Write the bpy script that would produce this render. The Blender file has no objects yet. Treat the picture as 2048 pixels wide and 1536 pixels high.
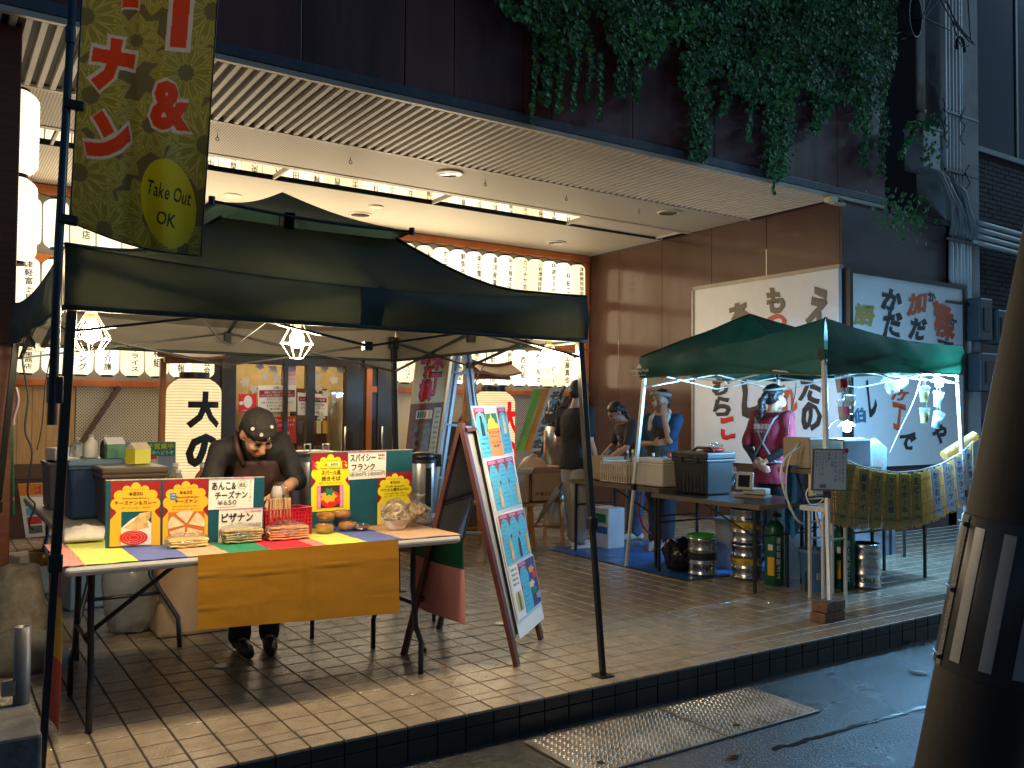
import bpy, bmesh, math, random
from mathutils import Vector, Matrix, noise
random.seed(7)
SC = bpy.context.scene
COL = SC.collection
R = math.radians

# ---------------------------------------------------------------- camera
F, YAW, PITCH, ROLL, EYE = 1755.66, 0.585894, 0.032422, 0.0073734, 1.40
_f = Vector((math.sin(YAW)*math.cos(PITCH), math.cos(YAW)*math.cos(PITCH), math.sin(PITCH)))
_r = Vector((math.cos(YAW), -math.sin(YAW), 0)); _u = _r.cross(_f)
RT = _r*math.cos(ROLL)+_u*math.sin(ROLL); UP = -_r*math.sin(ROLL)+_u*math.cos(ROLL); FW = _f
CP = Vector((0, 0, EYE))
cam = bpy.data.cameras.new('camera'); cam.sensor_fit = 'HORIZONTAL'; cam.sensor_width = 36
cam.lens = 36*F/2048; cam.clip_start = 0.05; cam.clip_end = 400
co = bpy.data.objects.new('camera', cam); COL.objects.link(co)
co.matrix_world = Matrix(((RT.x, UP.x, -FW.x, CP.x), (RT.y, UP.y, -FW.y, CP.y), (RT.z, UP.z, -FW.z, CP.z), (0, 0, 0, 1)))
SC.camera = co
# ---------------------------------------------------------------- night sky, faint cool street light
w = bpy.data.worlds.new('World'); SC.world = w; w.use_nodes = True
nt = w.node_tree; bg = nt.nodes['Background']
sky = nt.nodes.new('ShaderNodeTexSky'); sky.sky_type = 'NISHITA'; sky.sun_disc = False
sky.sun_elevation = R(28); sky.sun_rotation = R(100); sky.air_density = 1.0; sky.dust_density = 0.2; sky.ozone_density = 5
nt.links.new(sky.outputs[0], bg.inputs[0]); bg.inputs[1].default_value = 0.018
sl = bpy.data.lights.new('street_light', 'SUN'); sl.energy = 0.36; sl.angle = R(20); sl.color = (0.42, 0.74, 1.0)
so = bpy.data.objects.new('street_light', sl); COL.objects.link(so)
so.rotation_euler = Vector((-0.86, 0.22, -0.46)).to_track_quat('-Z', 'Y').to_euler()
SC.view_settings.view_transform = 'Standard'; SC.view_settings.look = 'None'
SC.view_settings.exposure = 0.85; SC.view_settings.gamma = 1
SC.render.engine = 'CYCLES'
SC.cycles.use_denoising = True; SC.cycles.max_bounces = 7; SC.cycles.transparent_max_bounces = 12
SC.cycles.sample_clamp_indirect = 4.0; SC.cycles.caustics_reflective = False; SC.cycles.caustics_refractive = False
SC.cycles.use_light_tree = True; SC.cycles.blur_glossy = 0.6

# ---------------------------------------------------------------- helpers: a photo pixel (2048 x 1536) seen at a known depth
def ray(x, y): return FW+RT*((x-1024)/F)-UP*((y-768)/F)
def PZ(x, y, z=0.0): d = ray(x, y); return CP+d*((z-EYE)/d.z)
def PY(x, y, Y): d = ray(x, y); return CP+d*(Y/d.y)
def PX(x, y, X): d = ray(x, y); return CP+d*(X/d.x)
def PD(x, y, p): return CP+ray(x, y)*p
def V(*a): return Vector(a)
X3, Y3, Z3 = V(1, 0, 0), V(0, 1, 0), V(0, 0, 1)

# ---------------------------------------------------------------- materials
MATS = {}
def mat(name, col, rough=0.5, metal=0.0, var=0.12, vs=6.0, bump=0.0, bs=60.0, emit=None, es=0.0, trans=0.0, alpha=1.0,
        coat=0.0, rvar=0.0, ior=None, tl=0.0, tlc=None, bd=0.01, stretch=None, spec=None):
    if name in MATS: return MATS[name]
    m = bpy.data.materials.new(name); m.use_nodes = True; MATS[name] = m
    n = m.node_tree.nodes; l = m.node_tree.links; b = n['Principled BSDF']
    b.inputs['Roughness'].default_value = rough; b.inputs['Metallic'].default_value = metal
    c4 = (*col, 1)
    b.inputs['Base Color'].default_value = c4
    tc = n.new('ShaderNodeTexCoord'); src = tc.outputs['Object']
    if stretch:
        mp = n.new('ShaderNodeMapping'); mp.inputs['Scale'].default_value = stretch; l.new(src, mp.inputs[0]); src = mp.outputs[0]
    if var or rvar:
        nz = n.new('ShaderNodeTexNoise'); nz.inputs['Scale'].default_value = vs; nz.inputs['Detail'].default_value = 5; nz.inputs['Roughness'].default_value = 0.65
        l.new(src, nz.inputs['Vector'])
        if var:
            mx = n.new('ShaderNodeMix'); mx.data_type = 'RGBA'
            mr = n.new('ShaderNodeMapRange'); mr.inputs[1].default_value = 0.3; mr.inputs[2].default_value = 0.7
            l.new(nz.outputs[0], mr.inputs[0]); l.new(mr.outputs[0], mx.inputs[0])
            mx.inputs[6].default_value = (*[c*(1-var) for c in col], 1); mx.inputs[7].default_value = (*[min(1, c*(1+var)) for c in col], 1)
            l.new(mx.outputs[2], b.inputs['Base Color'])
        if rvar:
            mr2 = n.new('ShaderNodeMapRange'); mr2.inputs[1].default_value = 0.3; mr2.inputs[2].default_value = 0.7
            mr2.inputs[3].default_value = max(0.02, rough-rvar); mr2.inputs[4].default_value = min(1, rough+rvar)
            l.new(nz.outputs[0], mr2.inputs[0]); l.new(mr2.outputs[0], b.inputs['Roughness'])
    if bump:
        nb = n.new('ShaderNodeTexNoise'); nb.inputs['Scale'].default_value = bs; nb.inputs['Detail'].default_value = 4
        l.new(src, nb.inputs['Vector'])
        bp = n.new('ShaderNodeBump'); bp.inputs['Strength'].default_value = bump; bp.inputs['Distance'].default_value = bd
        l.new(nb.outputs[0], bp.inputs['Height']); l.new(bp.outputs[0], b.inputs['Normal'])
    if emit:
        b.inputs['Emission Color'].default_value = (*emit, 1); b.inputs['Emission Strength'].default_value = es
    if trans: b.inputs['Transmission Weight'].default_value = trans
    if ior: b.inputs['IOR'].default_value = ior
    if alpha < 1: b.inputs['Alpha'].default_value = alpha
    if coat: b.inputs['Coat Weight'].default_value = coat; b.inputs['Coat Roughness'].default_value = 0.08
    if spec is not None: b.inputs['Specular IOR Level'].default_value = spec
    if tl:
        out = n['Material Output']; t = n.new('ShaderNodeBsdfTranslucent'); ms = n.new('ShaderNodeMixShader')
        ms.inputs[0].default_value = tl; t.inputs[0].default_value = (*(tlc or [min(1, c*1.6) for c in col]), 1)
        l.new(b.outputs[0], ms.inputs[1]); l.new(t.outputs[0], ms.inputs[2]); l.new(ms.outputs[0], out.inputs[0])
    return m
def wood(name, c1, c2, scale=(1, 1, 12), rough=0.5, coat=0.0):
    if name in MATS: return MATS[name]
    m = mat(name, c1, rough, var=0.0, coat=coat); n = m.node_tree.nodes; l = m.node_tree.links; b = n['Principled BSDF']
    tc = n.new('ShaderNodeTexCoord'); mp = n.new('ShaderNodeMapping'); mp.inputs['Scale'].default_value = scale
    l.new(tc.outputs['Object'], mp.inputs[0])
    nz = n.new('ShaderNodeTexNoise'); nz.inputs['Scale'].default_value = 4; nz.inputs['Detail'].default_value = 8; nz.inputs['Distortion'].default_value = 0.6
    l.new(mp.outputs[0], nz.inputs['Vector'])
    rp = n.new('ShaderNodeValToRGB'); rp.color_ramp.elements[0].position = 0.35; rp.color_ramp.elements[1].position = 0.68
    rp.color_ramp.elements[0].color = (*c1, 1); rp.color_ramp.elements[1].color = (*c2, 1)
    l.new(nz.outputs[0], rp.inputs[0]); l.new(rp.outputs[0], b.inputs['Base Color'])
    bp = n.new('ShaderNodeBump'); bp.inputs['Strength'].default_value = 0.25; bp.inputs['Distance'].default_value = 0.004
    l.new(nz.outputs[0], bp.inputs['Height']); l.new(bp.outputs[0], b.inputs['Normal'])
    return m
def glow(name, col, s): return mat(name, (0.8, 0.8, 0.8), 0.4, var=0, emit=col, es=s)

# ---------------------------------------------------------------- mesh builder
ORG = {}
class MB:
    def __init__(s): s.v = []; s.f = []
    def add(s, vs, fs):
        k = len(s.v); s.v += [Vector(p) for p in vs]; s.f += [[i+k for i in f] for f in fs]; return s
    def box(s, c, d, rz=0.0, M=None):
        a, b, e = d[0]/2, d[1]/2, d[2]/2
        m = M or Matrix.Rotation(rz, 3, 'Z'); c = Vector(c)
        ps = [c+m@V(x*a, y*b, z*e) for x, y, z in ((-1,-1,-1),(1,-1,-1),(1,1,-1),(-1,1,-1),(-1,-1,1),(1,-1,1),(1,1,1),(-1,1,1))]
        return s.add(ps, [(3,2,1,0),(4,5,6,7),(0,1,5,4),(1,2,6,5),(2,3,7,6),(3,0,4,7)])
    def bb(s, lo, hi): return s.box([(a+b)/2 for a, b in zip(lo, hi)], [abs(b-a) for a, b in zip(lo, hi)])
    def bar(s, p, q, w, h=None, up=None):
        p, q = Vector(p), Vector(q); h = h or w; z = (q-p); L = z.length; z.normalize()
        u = up or (Z3 if abs(z.z) < 0.9 else X3); x = u.cross(z).normalized(); y = z.cross(x)
        M = Matrix((x, y, z)).transposed(); return s.box((p+q)/2, (w, h, L), M=M)
    def tube(s, pts, r, n=8, cap=True):
        pts = [Vector(p) for p in pts]; rs = r if isinstance(r, (list, tuple)) else [r]*len(pts); k = len(s.v); pr = None
        for i, p in enumerate(pts):
            t = (pts[min(i+1, len(pts)-1)]-pts[max(i-1, 0)]).normalized()
            if pr is None:
                a = (Z3 if abs(t.z) < 0.9 else X3).cross(t).normalized()
            else:
                a = (pr-t*pr.dot(t)).normalized()
            pr = a; b = t.cross(a)
            for j in range(n):
                g = 2*math.pi*j/n; s.v.append(p+(a*math.cos(g)+b*math.sin(g))*rs[i])
        m = len(pts)
        for i in range(m-1):
            for j in range(n):
                s.f.append([k+i*n+j, k+i*n+(j+1) % n, k+(i+1)*n+(j+1) % n, k+(i+1)*n+j])
        if cap: s.f.append([k+j for j in range(n)][::-1]); s.f.append([k+(m-1)*n+j for j in range(n)])
        return s
    def lathe(s, c, prof, n=20, M=None, cap=True):
        c = Vector(c); k = len(s.v); M = M or Matrix.Identity(3)
        for (r, z) in prof:
            for j in range(n):
                g = 2*math.pi*j/n; s.v.append(c+M@V(r*math.cos(g), r*math.sin(g), z))
        m = len(prof)
        for i in range(m-1):
            for j in range(n): s.f.append([k+i*n+j, k+i*n+(j+1) % n, k+(i+1)*n+(j+1) % n, k+(i+1)*n+j])
        if cap: s.f.append([k+j for j in range(n)][::-1]); s.f.append([k+(m-1)*n+j for j in range(n)])
        return s
    def ell(s, c, r, n=14, m=9, M=None):
        c = Vector(c); r = r if isinstance(r, (tuple, list)) else (r, r, r); M = M or Matrix.Identity(3)
        prof = [(math.sin(math.pi*i/m), -math.cos(math.pi*i/m)) for i in range(m+1)]; prof[0] = (0.02, -1); prof[-1] = (0.02, 1)
        k = len(s.v); s.lathe((0, 0, 0), prof, n)
        for i in range(k, len(s.v)): p = s.v[i]; s.v[i] = c+M@V(p.x*r[0], p.y*r[1], p.z*r[2])
        return s
    def poly(s, pts): return s.add(pts, [list(range(len(pts)))])
    def ext(s, pts, d):
        n = len(pts); d = Vector(d); P = [Vector(p) for p in pts]
        return s.add(P+[p+d for p in P], [list(range(n))[::-1], [i+n for i in range(n)]]+[[i, (i+1) % n, (i+1) % n+n, i+n] for i in range(n)])
    def grid(s, fn, nu, nv, th=0.0):
        k = len(s.v); P = [[Vector(fn(i/nu, j/nv)) for j in range(nv+1)] for i in range(nu+1)]
        for row in P: s.v += row
        ix = lambda i, j: k+i*(nv+1)+j
        for i in range(nu):
            for j in range(nv): s.f.append([ix(i, j), ix(i+1, j), ix(i+1, j+1), ix(i, j+1)])
        return s
    def out(s, name, m=None, parent=None, smooth=False, bev=0.0, label=None, solid=0.0, sub=0):
        o0 = ORG.get(parent.name, V(0, 0, 0)) if parent else V(0, 0, 0)
        me = bpy.data.meshes.new(name); me.from_pydata([p-o0 for p in s.v], [], s.f)
        if m: me.materials.append(m)
        if smooth: me.polygons.foreach_set('use_smooth', [True]*len(me.polygons))
        me.update(); o = bpy.data.objects.new(name, me); COL.objects.link(o)
        if parent: o.parent = parent; ORG[o.name] = o0
        else: ORG[o.name] = V(0, 0, 0)
        if solid: d = o.modifiers.new('s', 'SOLIDIFY'); d.thickness = solid; d.offset = 0
        if sub: d = o.modifiers.new('u', 'SUBSURF'); d.levels = sub; d.render_levels = sub
        if bev: d = o.modifiers.new('b', 'BEVEL'); d.width = bev; d.segments = 2; d.limit_method = 'ANGLE'
        if label: o['label'] = label
        return o
def recenter(o, base):
    """move a single-mesh thing's origin to its base"""
    b = Vector(base); o.data.transform(Matrix.Translation(-b)); o.location = b; ORG[o.name] = b; return o
def tag(o, label, cat, group=None):
    o['label'] = label; o['category'] = cat
    if group: o['group'] = group
    return o
def thing(name, label, cat, loc=(0, 0, 0), group=None):
    o = bpy.data.objects.new(name, None); COL.objects.link(o); o.location = Vector(loc); ORG[o.name] = Vector(loc); o.empty_display_size = 0.1
    return tag(o, label, cat, group)
def struct(o, kind='structure'): o['kind'] = kind; return o
def link_copy(src, parent):
    o = src.copy(); COL.objects.link(o); o.parent = parent; ORG[o.name] = ORG[parent.name]; return o

# ---------------------------------------------------------------- lettering (built-in font only)
GL = {}
def glyphs(chars, wt):
    new = [c for c in dict.fromkeys(chars) if (c, wt) not in GL and c not in ' \n　']
    if not new: return
    obs = []
    for ch in new:
        c = bpy.data.curves.new('t', 'FONT'); c.body = ch; c.size = 1; c.resolution_u = 2
        if wt > 0.013: c.extrude = 0.002; c.bevel_depth = wt; c.bevel_resolution = 1 if wt >= .04 else 0
        else: c.offset = wt
        o = bpy.data.objects.new('t', c); obs.append((ch, o, c))
    for ch, o, c in obs:
        m = bpy.data.meshes.new_from_object(o)
        vs = [(v.co.x, v.co.y, max(0, v.co.z)) for v in m.vertices]; GL[(ch, wt)] = (vs, [list(p.vertices) for p in m.polygons if p.normal.z > 0.05 or wt <= 0.013])
        bpy.data.meshes.remove(m)
    for ch, o, c in obs: bpy.data.objects.remove(o); bpy.data.curves.remove(c)
def wide(ch): return ord(ch) > 0x2e7f
def lay(s, wt=0.0, vert=False, gap=1.08):
    """2-D lettering, character height 1, centred on the origin: (verts, faces, width, height)"""
    glyphs(s, wt); VV, FF = [], []; lines = s.split('\n')
    def put(ch, ox, oy, rot=False):
        if (ch, wt) not in GL: return
        vs, fs = GL[(ch, wt)]; k = len(VV)
        for (x, y, z) in vs:
            if rot: x, y = (y-0.38)+0.5, -(x-0.5)+0.38
            VV.append((x+ox, y+oy, z))
        FF.extend([[i+k for i in f] for f in fs])
    if vert:
        for li, ln in enumerate(lines):
            for k, ch in enumerate(ln): put(ch, -li*1.15, -k*gap, ch in 'ー～')
    else:
        for li, ln in enumerate(lines):
            x = 0; st = len(VV)
            for ch in ln:
                if ch == ' ' or (ch, wt) not in GL: x += 0.3 if ch == ' ' else 1.0; continue
                vs = GL[(ch, wt)][0]
                if wide(ch): put(ch, x, -li*1.25); x += 1.0
                else:
                    mn = min(p[0] for p in vs); mx = max(p[0] for p in vs); put(ch, x-mn, -li*1.25); x += mx-mn+0.07
            sh = -x/2
            for i in range(st, len(VV)): VV[i] = (VV[i][0]+sh, VV[i][1], VV[i][2])
    if not VV: return [], [], 1, 1
    x0, x1 = min(p[0] for p in VV), max(p[0] for p in VV); y0, y1 = min(p[1] for p in VV), max(p[1] for p in VV)
    cx, cy = (x0+x1)/2, (y0+y1)/2
    return [(x-cx, y-cy, z) for x, y, z in VV], FF, x1-x0, y1-y0
def tess(vs, fs, sx, sy, L):
    """split long faces so lettering can follow a curved surface"""
    bm = bmesh.new(); V_ = [bm.verts.new((x*sx, y*sy, z)) for x, y, z in vs]
    for f in fs:
        try: bm.faces.new([V_[i] for i in f])
        except ValueError: pass
    for _ in range(4):
        bmesh.ops.triangulate(bm, faces=bm.faces[:]); e = [q for q in bm.edges if q.calc_length() > L]
        if not e: break
        bmesh.ops.subdivide_edges(bm, edges=e, cuts=1)
    bm.verts.index_update(); o = ([(v.co.x/sx, v.co.y/sy, v.co.z) for v in bm.verts], [[v.index for v in f.verts] for f in bm.faces]); bm.free(); return o
def writing(s, m, parent, fn, w=None, h=None, wt=0.0, vert=False, name='lettering', keep=False, gap=1.08, mb=None, at=(0, 0), cut=0):
    """lettering scaled into a w x h box and laid on a surface by fn(u, v)"""
    vs, fs, W, H = lay(s, wt, vert, gap)
    sx = w/W if w else None; sy = h/H if h else None
    if sx is None: sx = sy
    if sy is None: sy = sx
    if keep: sx = sy = min(sx, sy)
    if cut: vs, fs = tess(vs, fs, sx, sy, cut)
    b = mb or MB(); P = []; e = 0.002
    for x, y, z in vs:
        u, v = x*sx+at[0], y*sy+at[1]; p = fn(u, v)
        if z > 1e-6: p = p+(fn(u+e, v)-p).cross(fn(u, v+e)-p).normalized()*min(0.004, z*sy*0.12)
        P.append(p)
    b.add(P, fs)
    if mb is None: return b.out(name, m, parent)
def plane(o, ux, uy, lift=0.003):
    o, ux, uy = Vector(o), Vector(ux).normalized(), Vector(uy).normalized(); n = ux.cross(uy)
    return lambda u, v: o+ux*u+uy*v+n*lift
def sheet(fn, u0, u1, v0, v1, mb=None, th=0.0):
    b = mb or MB(); b.poly([fn(u0, v0), fn(u1, v0), fn(u1, v1), fn(u0, v1)]); return b
# ================================================================ THE SETTING
def posmat(name, c1, c2, rlo, rhi, big=0.9, fine=90.0, bump=0.25, bd=0.004, spec=0.5, edge=(0.35, 0.65), mid=9.0):
    """ground material in world space: colour drift, wet and dry patches, fine relief"""
    m = mat(name, c1, 0.5, var=0); n = m.node_tree.nodes; l = m.node_tree.links; b = n['Principled BSDF']
    g = n.new('ShaderNodeNewGeometry'); P = g.outputs['Position']
    def nz(s, d=4):
        q = n.new('ShaderNodeTexNoise'); q.inputs['Scale'].default_value = s; q.inputs['Detail'].default_value = d; l.new(P, q.inputs['Vector']); return q.outputs[0]
    def mr(a, lo, hi, o0=0, o1=1):
        q = n.new('ShaderNodeMapRange'); q.inputs[1].default_value = lo; q.inputs[2].default_value = hi; q.inputs[3].default_value = o0; q.inputs[4].default_value = o1
        l.new(a, q.inputs[0]); return q.outputs[0]
    mx = n.new('ShaderNodeMix'); mx.data_type = 'RGBA'; mx.inputs[6].default_value = (*c1, 1); mx.inputs[7].default_value = (*c2, 1)
    l.new(mr(nz(mid, 6), 0.3, 0.7), mx.inputs[0]); l.new(mx.outputs[2], b.inputs['Base Color'])
    l.new(mr(nz(big, 5), edge[0], edge[1], rlo, rhi), b.inputs['Roughness'])
    bp = n.new('ShaderNodeBump'); bp.inputs['Strength'].default_value = bump; bp.inputs['Distance'].default_value = bd
    l.new(nz(fine, 3), bp.inputs['Height']); l.new(bp.outputs[0], b.inputs['Normal'])
    b.inputs['Specular IOR Level'].default_value = spec
    return m
M_TILE = posmat('wet_floor_tile', (0.25, 0.195, 0.135), (0.36, 0.295, 0.21), 0.09, 0.24, big=1.3, fine=70, bump=0.9, bd=0.0034, spec=1.0)
M_RISER = posmat('kerb_riser_tile', (0.011, 0.011, 0.011), (0.02, 0.02, 0.019), 0.3, 0.6, fine=100, bd=.002)
M_GROUT = mat('dark_grout', (0.022, 0.014, 0.010), 0.8)
M_ROAD = posmat('wet_asphalt', (0.016, 0.018, 0.021), (0.045, 0.046, 0.048), 0.16, 0.42, big=1.1, fine=95, bump=1.0, bd=0.007, spec=1.0, edge=(0.4, 0.62), mid=30)
RZ = -0.16          # road level below the tiled platform
# road
road = MB(); road.poly([(-60, -60, RZ), (90, -60, RZ), (90, 90, RZ), (-60, 90, RZ)])
struct(road.out('road', M_ROAD))
# road repair seams, puddled patches and flat litter
def strip(name, pts, w, z, m, parent=None):
    b = MB(); L = []; Rr = []
    for i, p in enumerate(pts):
        t = (Vector(pts[min(i+1, len(pts)-1)])-Vector(pts[max(0, i-1)])).normalized(); nn = V(-t.y, t.x, 0)
        ww = w*(0.6+0.8*random.random()); L.append(Vector(p)+nn*ww/2); Rr.append(Vector(p)-nn*ww/2)
    k = len(L); b.add([V(p.x, p.y, z) for p in L+Rr], [[i, i+1, k+i+1, k+i] for i in range(k-1)]); return b.out(name, m, parent)
M_TAR = mat('tar_seam', (0.008, 0.008, 0.009), 0.15, var=0.3, vs=30, bump=0.4, bs=60)
M_WATER = mat('puddle_water', (0.004, 0.005, 0.006), 0.03, var=0, bump=0.03, bs=14, spec=1.0)
def seam(x0, y0, x1, y1, n=40):
    a, b = PZ(x0, y0, RZ), PZ(x1, y1, RZ)
    return [a.lerp(b, i/n)+V(0, .02*noise.noise(V(i*.35, 1, 0))+.006*random.uniform(-1, 1), 0) for i in range(n+1)]
for k, q in enumerate(((1545, 1500, 1900, 1400),)):
    struct(strip('road_seam', seam(*q), 0.022, RZ+0.004, M_TAR))
def puddle(x, y, rx, ry, m, z, name='puddle'):
    c = PZ(x, y, RZ); n = 26; pts = []
    for i in range(n):
        g = 2*math.pi*i/n; q = 0.75+0.5*noise.noise(V(math.cos(g)*1.3+x*.1, math.sin(g)*1.3+y*.1, 0)); pts.append(V(c.x+rx*q*math.cos(g), c.y+ry*q*math.sin(g), z))
    return struct(MB().poly(pts).out(name, m))
M_LEAFLIT = mat('fallen_leaf', (0.10, 0.065, 0.035), 0.5)
for k, (x, y, a, lb) in enumerate(((1470, 1512, .3, 'brown leaf flattened on wet road beside the steel plate'), (1838, 1348, 2.0, 'light scrap of leaf lying near the leaning pole'))):
    c = PZ(x, y, RZ); b = MB()
    pts = [c+V(math.cos(a)*u-math.sin(a)*v, math.sin(a)*u+math.cos(a)*v, 0.012+0.01*abs(u)*8) for u, v in ((-.06, 0), (-.03, .018), (.01, .022), (.06, 0), (.01, -.02), (-.03, -.016))]
    tag(recenter(b.ext(pts, (0, 0, .003)).out('fallen_leaf', M_LEAFLIT), c), lb, 'leaf', 'leaves fallen on the road')
# tiled platform -------------------------------------------------
KY, TX, TY = 3.545, 0.15, 0.165
plat = MB(); plat.bb((-2.5, KY+0.012, -0.4), (12.5, 11.0, -0.0028))
plat = struct(plat.out('tiled_platform', M_GROUT)); ORG[plat.name] = V(0, 0, 0)
rows = [(KY, KY+0.124), (KY+0.133, KY+0.210)]
y = KY+0.217
while y < 10.8: rows.append((y, y+TY-0.010)); y += TY
def tile_mesh(sx, sy, t=0.012, c=0.0022):
    b = MB(); a, e = sx/2, sy/2
    b.add([(-a,-e,-t),(a,-e,-t),(a,e,-t),(-a,e,-t),(-a,-e,-c),(a,-e,-c),(a,e,-c),(-a,e,-c),(-a+c,-e+c,0),(a-c,-e+c,0),(a-c,e-c,0),(-a+c,e-c,0)],
          [(0,1,5,4),(1,2,6,5),(2,3,7,6),(3,0,4,7),(4,5,9,8),(5,6,10,9),(6,7,11,10),(7,4,8,11),(8,9,10,11)])
    return b
def size_in_photo(p):
    d = p-CP; z = d.dot(FW)
    if z < 0.5: return 0
    x = 1024+F*d.dot(RT)/z; yy = 768-F*d.dot(UP)/z
    if not (-20 < x < 2060 and yy < 1560): return 0
    return 1/(z*z*z)*1.0
cells = []
for ri, (a, b_) in enumerate(rows):
    x = -2.45+0.06
    while x < 12.4:
        c = V(x+TX/2, (a+b_)/2, 0); cells.append((size_in_photo(c), ri, c)); x += TX
cells.sort(key=lambda t: -t[0])
tmesh = {}
def tkey(ri): return 0 if ri == 0 else (1 if ri == 1 else 2)
for k in range(3):
    a, b_ = rows[k]; me = tile_mesh(TX-0.008, b_-a)
    q = bpy.data.meshes.new('tile'); q.from_pydata([tuple(p) for p in me.v], [], me.f); q.materials.append(M_TILE); tmesh[k] = (q, me)
field = MB()
for i, (sz, ri, c) in enumerate(cells):
    tilt = (random.uniform(-.005, .005), random.uniform(-.005, .005), 0)
    if i < 300:
        o = bpy.data.objects.new('tile', tmesh[tkey(ri)][0]); COL.objects.link(o); o.parent = plat; o.location = c+V(0, 0, random.uniform(-.0008, .0008)); o.rotation_euler = tilt
    else:
        Mx = Matrix.Rotation(tilt[0], 3, 'X')@Matrix.Rotation(tilt[1], 3, 'Y'); src = tmesh[tkey(ri)][1]
        field.add([c+Mx@p for p in src.v], src.f)
o = field.out('tile_field', M_TILE, plat); o['kind'] = 'stuff'
# kerb riser: dark tiles on the face of the step
rb = MB().box((0, 0, 0), (TX-0.006, 0.014, 0.052)); rq = rb.out('riser_tile', M_RISER, plat, bev=0.003)
rb2 = MB().box((0, 0, 0), (TX-0.006, 0.014, 0.092)); rq2 = rb2.out('riser_tile', M_RISER, plat, bev=0.003)
x = -2.39; first = True
while x < 12.4:
    for src, z in ((rq, -0.039), (rq2, -0.115)):
        o = src if first else link_copy(src, plat); o.location = (x+TX/2, KY+0.006+random.uniform(0, .002), z)
    first = False; x += TX
# drain caps in the floor
M_STEEL = mat('brushed_steel', (0.55, 0.55, 0.54), 0.28, 1.0, var=0.08, vs=30)
M_DARKSTEEL = mat('dull_steel', (0.25, 0.25, 0.25), 0.45, 1.0, var=0.2, vs=20)
for px, py, lb in ((446, 1333, 'round steel drain cap in the tiles before the folding table'), (1003, 1248, 'round steel drain cap set in the tiles beside the easel board')):
    c = PZ(px, py); d = thing('drain_cap', lb, 'drain cap', c, 'floor drain caps')
    MB().lathe(c, [(0.052, 0.001), (0.052, 0.004), (0.044, 0.005)], 24).out('rim', M_DARKSTEEL, d, smooth=False)
    MB().lathe(c, [(0.040, 0.002), (0.038, 0.008), (0.0, 0.009)], 24).out('lid', M_STEEL, d)
# chequer plates over the gutter
M_PLATE = mat('galvanised_plate', (0.36, 0.33, 0.29), 0.36, 0.75, var=0.25, vs=5, rvar=0.12)
for k, (x0, x1, lb) in enumerate(((2.375, 3.235, 'near steel chequer plate over the gutter, nearest the camera'), (3.245, 3.93, 'far steel chequer plate over the gutter, toward the leaning pole'))):
    c = V((x0+x1)/2, 3.22, RZ); d = thing('chequer_plate', lb, 'steel plate', c, 'gutter cover plates')
    MB().bb((x0, 2.98, RZ+0.001), (x1, 3.455, RZ+0.012)).out('plate', M_PLATE, d, bev=0.003)
    b = MB(); j = 0; yy = 3.0
    while yy < 3.445:
        xx = x0+0.02+(0.012 if j % 2 else 0)
        while xx < x1-0.015:
            a = 0.8 if (int(xx/0.024)+j) % 2 else -0.8; ca, sa = math.cos(a), math.sin(a)
            b.add([(xx-0.011*ca, yy-0.011*sa, RZ+0.0122), (xx+0.004*sa, yy-0.004*ca, RZ+0.0122), (xx+0.011*ca, yy+0.011*sa, RZ+0.0122), (xx-0.004*sa, yy+0.004*ca, RZ+0.0122), (xx, yy, RZ+0.0155)],
                  [(0,1,4),(1,2,4),(2,3,4),(3,0,4)]); xx += 0.024
        yy += 0.016; j += 1
    o = b.out('stud', M_PLATE, d); o['kind'] = 'stuff'
    MB().lathe((x0+0.14, 3.06, RZ), [(0.016, 0.016), (0.01, 0.0163)], 12).out('lifting_hole', mat('hole_black', (0.005, 0.005, 0.005), 0.8), d)

# ================================================================ MARKET HALL BUILDING
M_FASCIA = mat('maroon_panel', (0.105, 0.034, 0.034), 0.42, var=0.55, vs=1.6, stretch=(1.6, 1, 0.16), rvar=0.14, bump=0.05, bs=6)
M_GUTTER = mat('slate_gutter', (0.055, 0.075, 0.10), 0.4, var=0.3, vs=3, stretch=(3, 1, 1))
M_SLAT = mat('soffit_slat', (0.50, 0.45, 0.40), 0.45, var=0.1, vs=3)
M_SLATGAP = mat('soffit_shadow_gap', (0.035, 0.028, 0.022), 0.7)
M_CEIL = mat('perforated_ceiling', (0.60, 0.52, 0.40), 0.55, var=0.07, vs=1.5)
M_MIRROR = mat('polished_strip', (0.82, 0.78, 0.70), 0.04, 1.0, var=0)
M_BRONZE = mat('brown_metal_panel', (0.105, 0.055, 0.040), 0.20, 0.25, var=0.15, vs=1.2, coat=0.3, rvar=0.04)
M_JOINT = mat('panel_joint', (0.03, 0.015, 0.01), 0.6)
M_BEAM = mat('vermilion_beam', (0.46, 0.13, 0.035), 0.45, var=0.22, vs=4, stretch=(1, 1, 1))
M_DKBROWN = mat('dark_brown_paint', (0.085, 0.036, 0.028), 0.42, var=0.2, vs=3)
M_CREAM = mat('cream_wall', (0.70, 0.60, 0.42), 0.6, var=0.05, vs=2)
M_BLACK = mat('black_paint', (0.012, 0.012, 0.013), 0.38, var=0.2, vs=8)
M_GREYW = mat('grey_backing', (0.20, 0.185, 0.165), 0.6)
FY, CZ, WX, BY = 6.25, 3.88, 8.66, 10.9     # fascia plane, ceiling height, side wall, back wall
hall = thing('market_hall', 'brown panelled market hall with lit entrance canopy and lantern wall', 'building', (4.5, 8.5, 0))
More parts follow.
